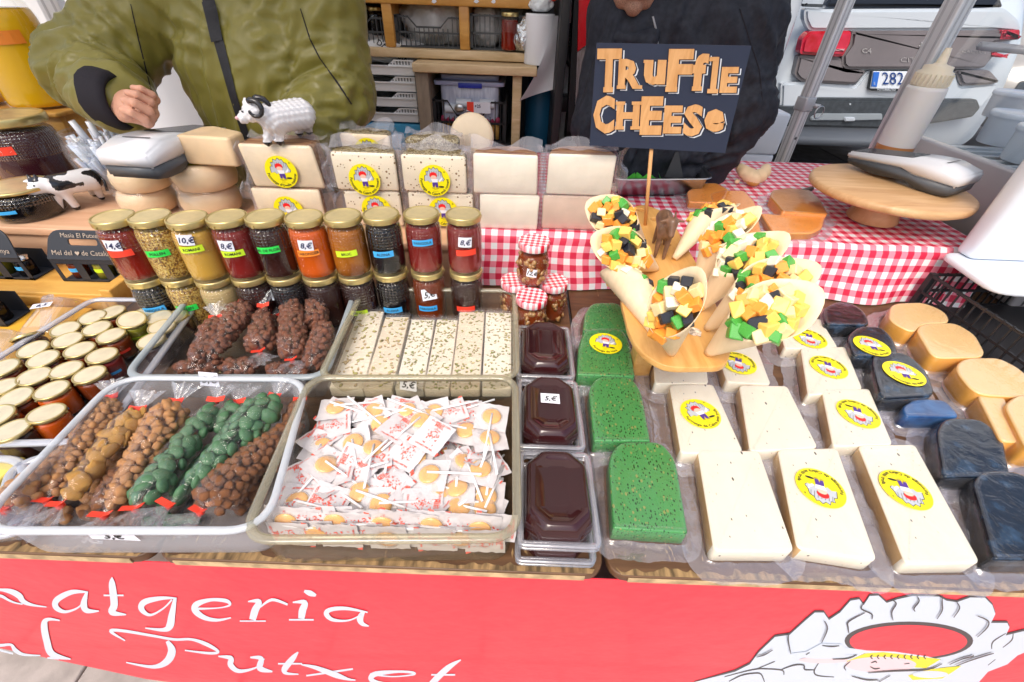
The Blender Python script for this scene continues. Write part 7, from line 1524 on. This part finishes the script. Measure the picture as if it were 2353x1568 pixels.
ctext('C4', 678, 408, 52, .0775+.004, m_chr, 1.2, 1); ctext('CITROËN', 1100, 480, 52, .0815, m_chr, 1.5, 0); ctext('CACTUS', 1500, 410, 38, .0815, m_chr, 1.3, 0)
for pts in ([(1065,415),(1085,378),(1160,330),(1205,330),(1240,378),(1225,378),(1195,352),(1160,352),(1090,398)],[(1080,360),(1100,325),(1165,288),(1200,288),(1240,330),(1225,330),(1195,305),(1165,305),(1100,345)]): cpl('badge', pts, .085, .01, m_chr, 3)
def wheel_(x, y, r=.33, parent=None):
    g = G(); g.mx = Matrix.Translation((x, y, r)) @ Euler((0,math.pi/2,0)).to_matrix().to_4x4(); g.lathe([(r*.62,-.10),(r*.92,-.10),(r,-.07),(r,.07),(r*.92,.10),(r*.62,.10)], 30, 0); g.lathe([(0,-.08),(r*.62,-.09),(r*.62,.09),(0,.08)], 24, 1, cap=False); g.build('wheel', [mat('tyre', (.015,.015,.016), .8), m_chr], parent)
wheel_(xc-hw*.92, KY+.75, parent=car); wheel_(xc+hw*.92, KY+.75, parent=car); wheel_(xc-hw*.92, KY+3.2, parent=car); wheel_(xc+hw*.92, KY+3.2, parent=car)
# a second white vehicle to the left of the car and a grey one to the right
vw = thing('white_van', 'plain white van standing between the dark jacket and the parked car', 'van'); a = PY(1725,120,3.7); b = PY(1842,0,3.7)
xa, xb = a.x-.9, PY(1838,60,3.7).x
g = G(); g.slab(rpoly([(xa,3.7),(xb,3.7),(xb,6.2),(xa,6.2)], .12, 5), .62, 2.4, 0, .05); g.build('body', m_carw, vw)
g = G(); g.box((xa+.1,3.72,.50),(xb-.02,6.1,.64), bev=.03); g.build('sill', m_card, vw)
for yy in (4.2, 5.6):
    wheel_(xb-.14, yy, .30, vw); wheel_(xa+.14, yy, .30, vw)
g = G(); g.box((xb-.010,3.95,1.0),(xb+.004,3.962,2.2)); g.build('door_seam', m_card, vw)
cg = thing('grey_car', 'grey parked car partly seen through the display case glass', 'car'); a = PY(2330,150,5.2)
g = G(); hx = a.x+.85; pr2 = [(.25,.35),(0,.6),(0,.92),(.35,1.02),(.9,1.42),(2.4,1.45),(3.2,1.05),(4.1,.9),(4.15,.4)]
vs = [(hx-.85, 5.2+p[0], p[1]) for p in pr2]+[(hx+.85, 5.2+p[0], p[1]) for p in pr2]; k = len(pr2)
g.add(vs, [tuple(range(k)), tuple(range(k, 2*k))[::-1]]+[(i, (i+1) % k, k+(i+1) % k, k+i) for i in range(k)], 0)
me = g.mesh('body'); bm = bmesh.new(); bm.from_mesh(me); bmesh.ops.recalc_face_normals(bm, faces=bm.faces); bmesh.ops.bevel(bm, geom=list(bm.edges), offset=.07, segments=3, affect='EDGES'); bm.to_mesh(me); bm.free(); me.materials.append(mat('car_beige', (.34,.32,.30), .35, coat=.8)); me.polygons.foreach_set('use_smooth', [True]*len(me.polygons)); link('body', me, cg)
g = G(); g.box((hx-.7,5.17,.66),(hx+.7,5.2,.84), bev=.02); g.build('grille', m_card, cg)
for s in (-1, 1): wheel_(hx+s*.72, 5.9, .31, cg)
# white polystyrene box behind the dark jacket
p = PY(1748,360,2.35); q = PY(1748,262,2.35); o = thing('polystyrene_box', 'white foam box standing on the ground behind the dark jacket', 'box', (p.x+.0, 2.5, 0))
g = G(); zt_ = q.z; g.slab(rpoly([(-.09,-.13),(.09,-.13),(.09,.13),(-.09,.13)], .02, 4), .0, zt_*.55, 0, .01); g.build('box_body', m_casew, o)
g = G(); g.slab(rpoly([(-.085,-.125),(.085,-.125),(.085,.125),(-.085,.125)], .02, 4), zt_*.552, zt_*.80, 0, .01); g.slab(rpoly([(-.09,-.13),(.09,-.13),(.09,.13),(-.09,.13)], .02, 4), zt_*.802, zt_, 0, .012); g.build('upper_box', m_casew, o)
# distant pale buildings close the street
m_far = mat('pale_facade', (.72,.68,.62), .8, var=.1, scale=1)
for i, (xx, yy, w_, h_) in enumerate([(-10,14,9,10),(0,15,9,9),(9.5,14,9,11),(19,15,9,9)]):
    t = thing('facade_house', ['pale town house far behind the stall, leftmost of the row','pale town house far behind the van shelves','pale town house far behind the parked car','pale town house far behind at the right'][i], 'house', (xx, yy, 0))
    g = G(); g.box((-w_/2,0,0),(w_/2,5,h_)); g.build('wall', m_far, t)
    for fl in range(3):
        for c_ in range(4): g = G(); X = -w_/2+1.2+c_*2.1; g.box((X,-.03,1.2+fl*3),(X+1,.02,2.9+fl*3)); g.build('window', m_glassd, t)
# ================================================================== GIFT CARTONS WITH SMALL JARS
m_cart = mat('black_carton', (.022,.026,.036), .55, coat=.05); m_cgold = mat('carton_print', (.42,.34,.27), .5)
def carton(label, px, w, rot, tapes, loc=None, seed=1, txt=True):
    t = thing('gift_carton', label, 'gift carton', loc or tuple(px), (0,0,rot), 'black handled cartons of small honey jars'); d = .062; h = .056; H = .118
    g = G(); g.box((-w/2,-d/2,0),(w/2,d/2,.002)); g.box((-w/2,d/2-.0012,0),(w/2,d/2,h)); 
    for i in range(4):  # front pillars between the jar windows
        x = -w/2+w*i/3; g.box((x-.010 if i else x,-d/2,0),(x+.010 if i < 3 else x,-d/2+.0014,h*.9))
    g.box((-w/2,-d/2,h*.88),(w/2,-d/2+.0014,h+.006)); g.box((-w/2,-d/2,0),(w/2,-d/2+.0013,.006)); g.build('carton_box', m_cart, t)
    # sloping handle panel with a grip hole
    def hp(u, v): return (u, -d/2+.001+(v/(H-h))*.026, h+.006+v)
    Ht = H-h; g = G()
    oL = rpoly([(-w/2,0),(w/2,0),(w*.40,Ht),(-w*.40,Ht)], [.002,.002,.028,.028], 6)
    iL = rpoly([(-w*.19,Ht*.47),(w*.19,Ht*.47),(w*.19,Ht*.74),(-w*.19,Ht*.74)], .010, 5)
    me = fillcurve('handle_panel', [oL, iL], .0012)
    for v in me.vertices: v.co = Vector(hp(v.co.x, v.co.y))+Vector((0, v.co.z, 0))
    me.materials.append(m_cart); link('handle_panel', me, t)
    M1 = Matrix.Translation((0,-d/2+.001+.026*.80-.0012,h+.006+Ht*.80)) @ Matrix.Translation((0,-.004,0)) @ Euler((math.atan2(Ht,.026),0,0)).to_matrix().to_4x4(); M2 = Matrix.Translation((0,-d/2+.001+.026*.18-.0014,h+.006+Ht*.18)) @ Matrix.Translation((0,-.004,0)) @ Euler((math.atan2(Ht,.026),0,0)).to_matrix().to_4x4()
    g = G(); text(g, 'Masia El Putxet', M1, .0150, 0, 0); text(g, 'Mel del', M2 @ Matrix.Translation((-w*.28,0,0)), .0165, 0); text(g, 'de Catalunya', M2 @ Matrix.Translation((w*.20,0,0)), .0165, 0)
    hrt = [(.0055*(16*math.sin(a)**3)/16-w*.085, .005+.0055*(13*math.cos(a)-5*math.cos(2*a)-2*math.cos(3*a)-math.cos(4*a))/16) for a in [i*math.pi/8 for i in range(16)]]
    g.poly([M2 @ Vector((x, y, .0001)) for x, y in hrt], 0); g.build('print', m_cgold, t, recalc=False)
    for i, tp in enumerate(tapes):
        x = -w/2+w*(i+.5)/3; g = G(); R0 = .0185; g.mx = Matrix.Translation((x,-.004,.002)); g.lathe([(0,0),(R0,.001),(R0,.036),(R0*.8,.041),(0,.041)], 18, 0, cap=False); g.lathe([(R0*.92,.0415),(R0*.92,.050),(0,.0505)], 18, 1, cap=False); cyl_patch(g, R0+.0008, -math.pi/2, .030, .024, .010, 2, 0)
        g.build('small_jar', [HON[('brown','green','black')[i]], m_chr, TAPE[tp]], t, recalc=False)
    return t
zc2 = T+.0415
a = P(232,648,zc2); carton('black carton with three small jars, nearest the dark red honey jar', None, .185, .03, ('blue','lime','green'), (a.x, a.y+.031, zc2))
a = P(40,672,T+.014); carton('black carton with three small jars, front one at the left edge', None, .185, .02, ('green','blue','blue'), (P(55,668,T+.014).x, .79, T+.0135))
a = P(30,646,zc2); carton('black carton with three small jars, standing behind the front one', None, .185, .0, ('lime','green','blue'), (P(5,600,zc2+.04).x-.02, .945, zc2))
# clear lids lying left, small tubs at the left front
def clearlid(label, pts, z, sag, name='clear_lid', conv=lambda x, y: (x, y)):
    L = [tuple(P(*conv(*p), z))[:2] for p in pts]; cx = sum(p[0] for p in L)/len(L); cy = sum(p[1] for p in L)/len(L); L = [(x-cx, y-cy) for x, y in rpoly(L, .025, 6)]; t = thing(name, label, 'lid', (cx, cy, z-sag))
    g = G(); A0 = offl(L, 0); B0 = offl(L, -.012); C0 = offl(L, -.022); k = len(L); rr = [(A0, 0), (A0, .003), (B0, sag*.5), (C0, sag), (offl(L, -.030), sag-.003)]
    g.add(sum([[(x, y, z_) for x, y in l] for l, z_ in rr], []), [(j*k+i, j*k+(i+1) % k, (j+1)*k+(i+1) % k, (j+1)*k+i) for j in range(4) for i in range(k)], 0, True); g.add([(x, y, sag-.003) for x, y in offl(L, -.030)], [tuple(range(k))], 0); g.build('lid_shell', f_clear, t); return t
tl = clearlid('clear plastic lid with a white price sticker lying beyond the small jars tub', [(10,770),(120,765),(182,672),(95,668)], T+.055, .02)
g = G(); p = P(95,702,T+.056); g.mx = Matrix.Translation(p) @ Matrix.Rotation(.4,4,'Z'); g.poly([(-.018,-.010,0),(.018,-.010,0),(.018,.010,0),(-.018,.010,0)]); text(g, '6,5', Matrix.Translation((0,-.005,.0006)), .016, 1, 1, .2); o = g.build('price_sticker', [m_paper, m_ink], None, recalc=False); o.parent = tl; o.matrix_parent_inverse = Matrix.Translation(tl.location).inverted()
clearlid('stack of frosted clear lids at the left edge above the small jars', [(-150,830),(0,855),(70,745),(-60,735)], T+.050, .03)
z = T+.05
tub('sweets_tub', 'small clear tub with a yellow piece inside at the bottom left corner', [pxy(-170,1240,z), pxy(62,1215,z), pxy(40,1055,z), pxy(-120,1060,z)], .05, .03, (f_clear, f_clearr), .01)
tub('sweets_tub', 'empty pale plastic tub squeezed beside the milky tub', [pxy(-20,1236,z), pxy(95,1140,z), pxy(100,1048,z), pxy(30,1075,z)], .05, .02, (f_milk, f_clearr), .01)
p = P(0,1085,T+.03); o = G().box((p.x-.05,p.y-.03,T+.01),(p.x+.012,p.y+.03,T+.03), bev=.003).build('yellow_piece', mat('yellow_piece', (.85,.68,.15), .5)); tag(o, 'yellow piece inside the small tub at the bottom left', 'sweet')
# glass jar of wrapped sticks
p = P(262,440,RZ+.001); t = thing('stick_jar', 'round glass jar filled with clear wrapped plastic sticks by the crate', 'jar', (p.x, p.y+.05, RZ+.0015)); R0 = .098; h = PY(240,300,p.y+.05).z-RZ
g = G(); g.lathe([(R0*.6,0),(R0*.7,.004),(R0*.92,h*.35),(R0,h*.65),(R0*.95,h*.85),(R0*.85,h*.92),(R0*.90,h*.95),(R0*.90,h)], 36, 0, cap=False); g.build('glass', film('jar_glass_clear', (.97,.98,1), .10, .08, .5, bump=.4, bscale=30, milk=.25), t)
g = G(); r2 = random.Random(5)
for i in range(150):
    a = r2.uniform(0,6.28); rr = R0*.82*math.sqrt(r2.random()); x, y = rr*math.cos(a)*.8, rr*math.sin(a)*.8; x2 = rr*math.cos(a)*1.05; y2 = rr*math.sin(a)*1.05; hh = h*r2.uniform(.55,.98); g.tube([(x*.7,y*.7,.006),(x2,y2,hh)], .0062, 6)
o = g.build('wrapped_sticks', mat('stick_wrap', (.72,.78,.88), .25, coat=.5, sss=.1), t); tag(o, kind='stuff')
g = G()
for dx in (-.022, .012): g.tube([(dx,-.02,h*.8),(dx*1.4,-.03,h+.028)], .0085, 12)
g.build('plastic_stick', mat('white_stick', (.80,.83,.90), .2, coat=.6), t)
# ================================================================== PEOPLE
from mathutils.bvhtree import BVHTree
m_skin = mat('skin', (.62,.33,.23), .5, sss=.25, var=.06, scale=40, bump=.25, bscale=180, bdist=.001, ssr=.006)
m_jack = mat('olive_jacket', (.20,.178,.034), .33, sheen=.1, spec=.5, bump=.06, bscale=40, bdist=.002, var=.03, scale=3)
m_navyj = mat('dark_fleece', (.024,.027,.038), .6, var=.2, scale=60, bump=.3, bscale=300, spec=.2)
m_blackc = mat('black_cuff', (.012,.010,.016), .85, bump=.3, bscale=200)
m_trou = mat('dark_trousers', (.03,.035,.05), .8)
def folds(seed, amp, dirs):
    """creases: ridges pulled along given directions"""
    def f(co, no):
        out = co.copy()
        for i in range(len(co)):
            c = Vector(co[i]); d = 0
            for (o_, ax, sc1, sc2, a_, rad) in dirs:
                v = c-Vector(o_); w_ = math.exp(-(v.length/rad)**2)
                if w_ < .02: continue
                al = v.dot(Vector(ax)); ac = v-Vector(ax)*al
                n_ = noise.noise((al*sc1+seed, ac.x*sc2+seed*2, (ac.y+ac.z)*sc2)); d += a_*w_*(1-abs(n_)*2.4)
            d += amp*noise.noise(c*7+Vector((seed,0,0)))+amp*.5*(.5-abs(noise.noise(c*17+Vector((0,seed,0)))))*2
            out[i] = co[i]+no[i]*d
        return out
    return f
A3 = lambda *a: np.array(a, float)
def figure(body_prims, name_label, hands, face=None):
    t = thing('person', name_label, 'person'); return t
# ---- left stallholder
pL = thing('person', 'person in a glossy olive green jacket with one fist raised behind the jars', 'person')
W1 = PY(292,238,1.15)
arm = [(A3(-.93,1.42,1.37), A3(-1.155,1.33,1.185), .095, .092), (A3(-1.155,1.33,1.185), A3(W1.x-.05,W1.y+.04,W1.z+.0), .090, .066)]
arm2 = [(A3(-.52,1.42,1.37), A3(-.515,1.37,1.15), .095, .085), (A3(-.515,1.37,1.15), A3(-.60,1.22,1.04), .082, .060)]
tor = [(A3(-.725,1.44,.78), A3(-.725,1.43,1.20), .205, .215, (1,.72,1)), (A3(-.90,1.44,1.36), A3(-.55,1.44,1.36), .115, .115), (A3(-.725,1.43,1.2), A3(-.725,1.43,1.40), .20, .16, (1,.72,1))]
jk = [tor[0], tor[1], tor[2]]+arm+arm2
dirsL = [((-1.155,1.30,1.20),(.6,-.3,.74),4,26,.016,.20),((-.95,1.3,1.33),(.7,0,-.7),3,24,.015,.22),((-.725,1.25,1.15),(.25,0,.97),2,16,.014,.34),((-.52,1.30,1.18),(.75,-.3,.55),5,30,.014,.17),((-.56,1.3,1.33),(.5,0,.86),3,20,.009,.18),((-1.05,1.2,1.12),(.9,-.2,.2),4,26,.009,.15)]
jacket = sdf_obj('jacket', jk, .0085, m_jack, pL, .035, post=folds(3.1, .0026, dirsL))
bv = BVHTree.FromPolygons([v.co.copy() for v in jacket.data.vertices], [tuple(p.vertices) for p in jacket.data.polygons])
def on(px, py, up=.003):
    d = ray(px, py).normalized(); h = bv.ray_cast(CAM, d)
    return None if h[0] is None else h[0]-d*up
def ribbon(name, pts, w, m, parent, up=.003, thick=True):
    L = []; R2 = []; q = []
    for i in range(len(pts)-1):
        for j in range(8): q.append((pts[i][0]+(pts[i+1][0]-pts[i][0])*j/8, pts[i][1]+(pts[i+1][1]-pts[i][1])*j/8, (w[i]+(w[i+1]-w[i])*j/8) if isinstance(w, (list, tuple)) else w))
    q.append((*pts[-1], w[-1] if isinstance(w, (list, tuple)) else w))
    vs = []
    for i, (x, y, ww) in enumerate(q):
        a = q[max(i-1, 0)]; b = q[min(i+1, len(q)-1)]; t = Vector((b[0]-a[0], b[1]-a[1])).normalized(); n_ = Vector((-t.y, t.x))*ww/2
        p0, p1, pm = on(x+n_.x, y+n_.y, up), on(x-n_.x, y-n_.y, up), on(x, y, up+.002)
        if p0 is None or p1 is None or pm is None: continue
        vs += [p0, pm, p1]
    k = len(vs)//3; g = G(); g.add(vs, [(i*3+s, i*3+s+1, (i+1)*3+s+1, (i+1)*3+s) for i in range(k-1) for s in (0, 1)], 0, True); g.build(name, m, parent, recalc=False)
m_strap = mat('black_webbing', (.018,.018,.022), .6, bump=.4, bscale=400)
ribbon('strap', [(468,-30),(482,20),(505,105),(535,220),(575,345)], [22,24,22,17,16], m_strap, pL)
ribbon('strap_buckle', [(478,2),(485,30),(498,95)], [30,30,26], m_strap, pL, .007)
ribbon('seam', [(735,135),(775,190),(808,240)], [2,4,3], m_blackc, pL, .001)
ribbon('seam', [(300,10),(318,90),(338,170),(352,225)], [2,3,3,2], m_blackc, pL, .0005)
ribbon('seam', [(690,20),(712,90),(735,135)], [2,3,3], m_blackc, pL, .0005)
# body under the clothes, with the head and both hands
def hand(wr, fx, nrm, s=1.0, curl=1.0, flip=1):
    """relaxed fist: wr wrist, fx direction to the knuckles, nrm palm normal"""
    X = Vector(fx).normalized(); Z = Vector(nrm); Z = (Z-X*Z.dot(X)).normalized(); Y = Z.cross(X)*flip; W = Vector(wr)
    def p(x, y, z): q = W+X*x*s+Y*y*s+Z*z*s; return A3(*q)
    pr = [(p(-.05,0,0), p(.02,0,0), .027*s, .028*s, None, .02), (p(.02,-.018,0), p(.078,-.026,0), .017*s, .013*s, None, .012), (p(.02,0,0), p(.082,-.004,0), .018*s, .0135*s, None, .012), (p(.02,.016,0), p(.076,.026,0), .017*s, .012*s, None, .012), (p(.012,-.02,.006), p(.045,-.028,.014), .017*s, .014*s, None, .010)]
    for i, (yy, L, r) in enumerate([(-.030,.040,.0088),(-.010,.044,.0090),(.010,.041,.0086),(.028,.033,.0078)]):
        b = (.080-.004*abs(i-1), yy, -.002); m1 = (b[0]+L*.55, yy*1.02, b[2]+L*.62*curl); m2 = (m1[0]-L*.25, yy*1.0, m1[2]+L*.55*curl); e = (m2[0]-L*.62, yy*.96, m2[2]-L*.02)
        pr += [(p(*b), p(*m1), r*1.1*s, r*s, None, .004), (p(*m1), p(*m2), r*s, r*.95*s, None, .003), (p(*m2), p(*e), r*.95*s, r*.80*s, None, .003)]
    pr += [(p(.030,-.032,.012), p(.062,-.034,.034), .0125*s, .0105*s, None, .006), (p(.062,-.034,.034), p(.078,-.014,.044), .0105*s, .0085*s, None, .003)]
    return pr
hp1 = hand((W1.x-.012, W1.y, W1.z), (1,-.25,-.12), (.05,-.75,.62), 1.05)
bp = [(A3(-.725,1.45,.80), A3(-.725,1.45,1.35), .13, .13, (1,.8,1)), (A3(-.88,1.45,1.37), A3(-.57,1.45,1.37), .06, .06), (A3(-.725,1.45,1.38), A3(-.725,1.43,1.50), .06, .055), (A3(-.725,1.42,1.60), A3(-.725,1.44,1.64), .085, .09), (A3(-.725,1.38,1.55), A3(-.725,1.39,1.56), .05, .05), (A3(-.88,1.44,1.36), A3(-1.13,1.34,1.19), .05, .045), (A3(-1.13,1.34,1.19), A3(W1.x-.05,W1.y+.02,W1.z), .043, .030), (A3(-.56,1.44,1.36), A3(-.515,1.38,1.15), .05, .045), (A3(-.515,1.38,1.15), A3(-.61,1.21,1.03), .042, .03), (A3(-.80,1.46,.82), A3(-.82,1.46,.08), .09, .05), (A3(-.65,1.46,.82), A3(-.63,1.46,.08), .09, .05), (A3(-.82,1.42,.04), A3(-.82,1.32,.03), .04, .03), (A3(-.63,1.42,.04), A3(-.63,1.32,.03), .04, .03)]
sdf_obj('body', bp, .012, m_skin, pL, .02)
sdf_obj('hand', hp1, .0026, m_skin, pL, .006)
sdf_obj('hand', hand((-.61,1.20,1.02), (-.3,-.4,-.8), (-.6,-.2,.2), 1.0), .004, m_skin, pL, .006)
g = G(); ax = Vector((1,-.25,-.12)).normalized(); c = W1+ax*-.045; n = 22; vs = []
rz = ax.to_track_quat('Z', 'Y').to_matrix()
for j, (d, r) in enumerate([(-.03,.060),(.02,.058),(.036,.050),(.030,.040),(.0,.036)]):
    for i in range(n): a = 2*math.pi*i/n; vs.append(c+ax*(d-.012*math.sin(a+1))+rz @ Vector((r*math.cos(a), r*math.sin(a)*1.1, 0))*(1+.06*noise.noise((a*2, d*30, 1))))
g.add(vs, [(j*n+i, j*n+(i+1) % n, (j+1)*n+(i+1) % n, (j+1)*n+i) for j in range(4) for i in range(n)], 0, True); g.build('cuff', m_blackc, pL)
sdf_obj('hair', [(A3(-.725,1.46,1.64), A3(-.725,1.48,1.60), .102, .10)], .008, mat('dark_hair', (.03,.02,.015), .7), pL, .01)
sdf_obj('hood', [(A3(-.86,1.52,1.44), A3(-.59,1.52,1.44), .06, .06), (A3(-.86,1.50,1.43), A3(-.80,1.36,1.42), .05, .035), (A3(-.59,1.50,1.43), A3(-.65,1.36,1.42), .05, .035)], .009, m_jack, pL, .03, post=folds(8, .006, []))
sdf_obj('trousers', [(A3(-.80,1.46,.86), A3(-.82,1.46,.10), .12, .075), (A3(-.65,1.46,.86), A3(-.63,1.46,.10), .12, .075)], .012, m_trou, pL, .03)
# ---- right stallholder, bending forward
pR = thing('person', 'person in a dark fleece jacket bending forward behind the truffle cheese sign', 'person')
dirsR = [((.66,1.5,1.2),(.3,-.3,-.9),4,22,.018,.22),((.45,1.42,1.25),(.25,0,.97),3,18,.014,.3),((.28,1.42,1.15),(.3,0,.95),4,22,.016,.22),((.66,1.5,1.02),(.9,0,.3),5,26,.018,.18),((.62,1.45,1.30),(.7,0,-.7),3,16,.014,.2)]
jkR = [(A3(.475,1.66,.80), A3(.47,1.62,1.20), .225, .215, (1,.72,1)), (A3(.33,1.60,1.34), A3(.60,1.60,1.34), .135, .135), (A3(.30,1.58,1.34), A3(.262,1.52,1.06), .10, .085), (A3(.262,1.52,1.06), A3(.33,1.52,.93), .080, .06), (A3(.63,1.60,1.33), A3(.685,1.56,1.12), .115, .092), (A3(.685,1.56,1.12), A3(.66,1.58,.93), .090, .07)]
jr = sdf_obj('jacket', jkR, .009, m_navyj, pR, .035, post=folds(5.3, .004, dirsR))
ch = PY(1455,40,1.44)          # tip of the chin
C0 = A3(ch.x, ch.y, ch.z)
hdR = [(C0+A3(.0,.045,.105), C0+A3(.01,.075,.125), .078, .082), (C0+A3(0,.015,.022), C0+A3(0,.03,.05), .022, .048), (C0+A3(-.030,.03,.035), C0+A3(-.045,.065,.075), .02, .025), (C0+A3(.030,.03,.035), C0+A3(.048,.065,.075), .02, .025), (C0+A3(-.003,-.028,.085), C0+A3(-.001,-.015,.115), .013, .009), (C0+A3(-.014,-.018,.083), C0+A3(.011,-.018,.083), .009, .009), (C0+A3(-.020,-.010,.058), C0+A3(.018,-.010,.058), .0075, .0075, None, .006), (C0+A3(-.018,-.008,.047), C0+A3(.016,-.008,.047), .0085, .0085, None, .006), (C0+A3(.01,.09,.05), C0+A3(.02,.15,-.03), .055, .06)]
m_face = mat('face_skin', (.50,.25,.16), .5, sss=.2, var=.10, scale=60, bump=.2, bscale=200, bdist=.001, ssr=.005); m_stub = mat('stubble_skin', (.30,.16,.11), .6, var=.35, scale=500, sss=.1); m_lip = mat('lips', (.42,.13,.11), .45, sss=.2)
def facem(C):
    r = C-C0; o = np.zeros(len(C)); o[(r[:, 2] < .066) & (r[:, 1] < .08)] = 1; o[(r[:, 2] < .075) & (np.abs(r[:, 0]) > .032) & (r[:, 1] < .08)] = 1
    o[(np.abs(r[:, 2]-.052) < .009) & (np.abs(r[:, 0]) < .022) & (r[:, 1] < .0)] = 2; return o
sdf_obj('head', hdR, .0032, [m_face, m_stub, m_lip], pR, .014, carve=[(C0+A3(-.022,-.021,.0525), C0+A3(.020,-.021,.0525), .0030, .0030, None, .004)], matfn=facem)
bR = [(A3(.47,1.66,.80), A3(.47,1.62,1.30), .12, .12), (A3(.38,1.60,1.34), A3(.56,1.60,1.34), .06, .06), (A3(.46,1.58,1.36), A3(ch.x+.02,ch.y+.14,ch.z-.0), .055, .05), (A3(.33,1.6,1.33), A3(.255,1.52,1.12), .045, .04), (A3(.255,1.52,1.12), A3(.36,1.56,.96), .036, .028), (A3(.62,1.6,1.33), A3(.685,1.56,1.13), .045, .04), (A3(.685,1.56,1.13), A3(.56,1.63,.97), .036, .028), (A3(.40,1.68,.82), A3(.40,1.70,.08), .09, .05), (A3(.55,1.68,.82), A3(.55,1.70,.08), .09, .05)]
sdf_obj('body', bR, .012, m_face, pR, .02)
sdf_obj('hand', hand((.36,1.56,.975), (.6,-.1,-.35), (0,.3,-.8), .95), .004, m_face, pR, .006); sdf_obj('hand', hand((.57,1.63,.975), (-.7,-.1,-.35), (0,.3,-.8), .95, flip=-1), .004, m_face, pR, .006)
sdf_obj('collar', [(A3(ch.x+.055,ch.y+.02,ch.z-.05), A3(ch.x-.03,ch.y+.05,ch.z-.045), .022, .020), (A3(ch.x+.055,ch.y+.02,ch.z-.05), A3(ch.x+.10,ch.y+.08,ch.z+.01), .022, .030), (A3(ch.x-.03,ch.y+.05,ch.z-.045), A3(ch.x-.06,ch.y+.10,ch.z-.0), .020, .028)], .006, m_navyj, pR, .02)
sdf_obj('hair', [(C0+A3(.01,.075,.15), C0+A3(.015,.11,.11), .083, .08)], .007, mat('dark_hair', (.03,.02,.015), .7), pR, .01)
sdf_obj('trousers', [(A3(.40,1.69,.86), A3(.40,1.70,.10), .12, .075), (A3(.55,1.69,.86), A3(.55,1.70,.10), .12, .075)], .012, m_trou, pR, .03)
bv = BVHTree.FromPolygons([v.co.copy() for v in jr.data.vertices], [tuple(p.vertices) for p in jr.data.polygons])
ribbon('zip', [(1500,38),(1508,70),(1512,102)], [5,5,4], mat('zip_grey', (.25,.25,.27), .4, metal=.5), pR, .002)
ribbon('seam', [(1700,20),(1722,90),(1745,160),(1752,230)], [3,3,3,3], m_blackc, pR, .001)
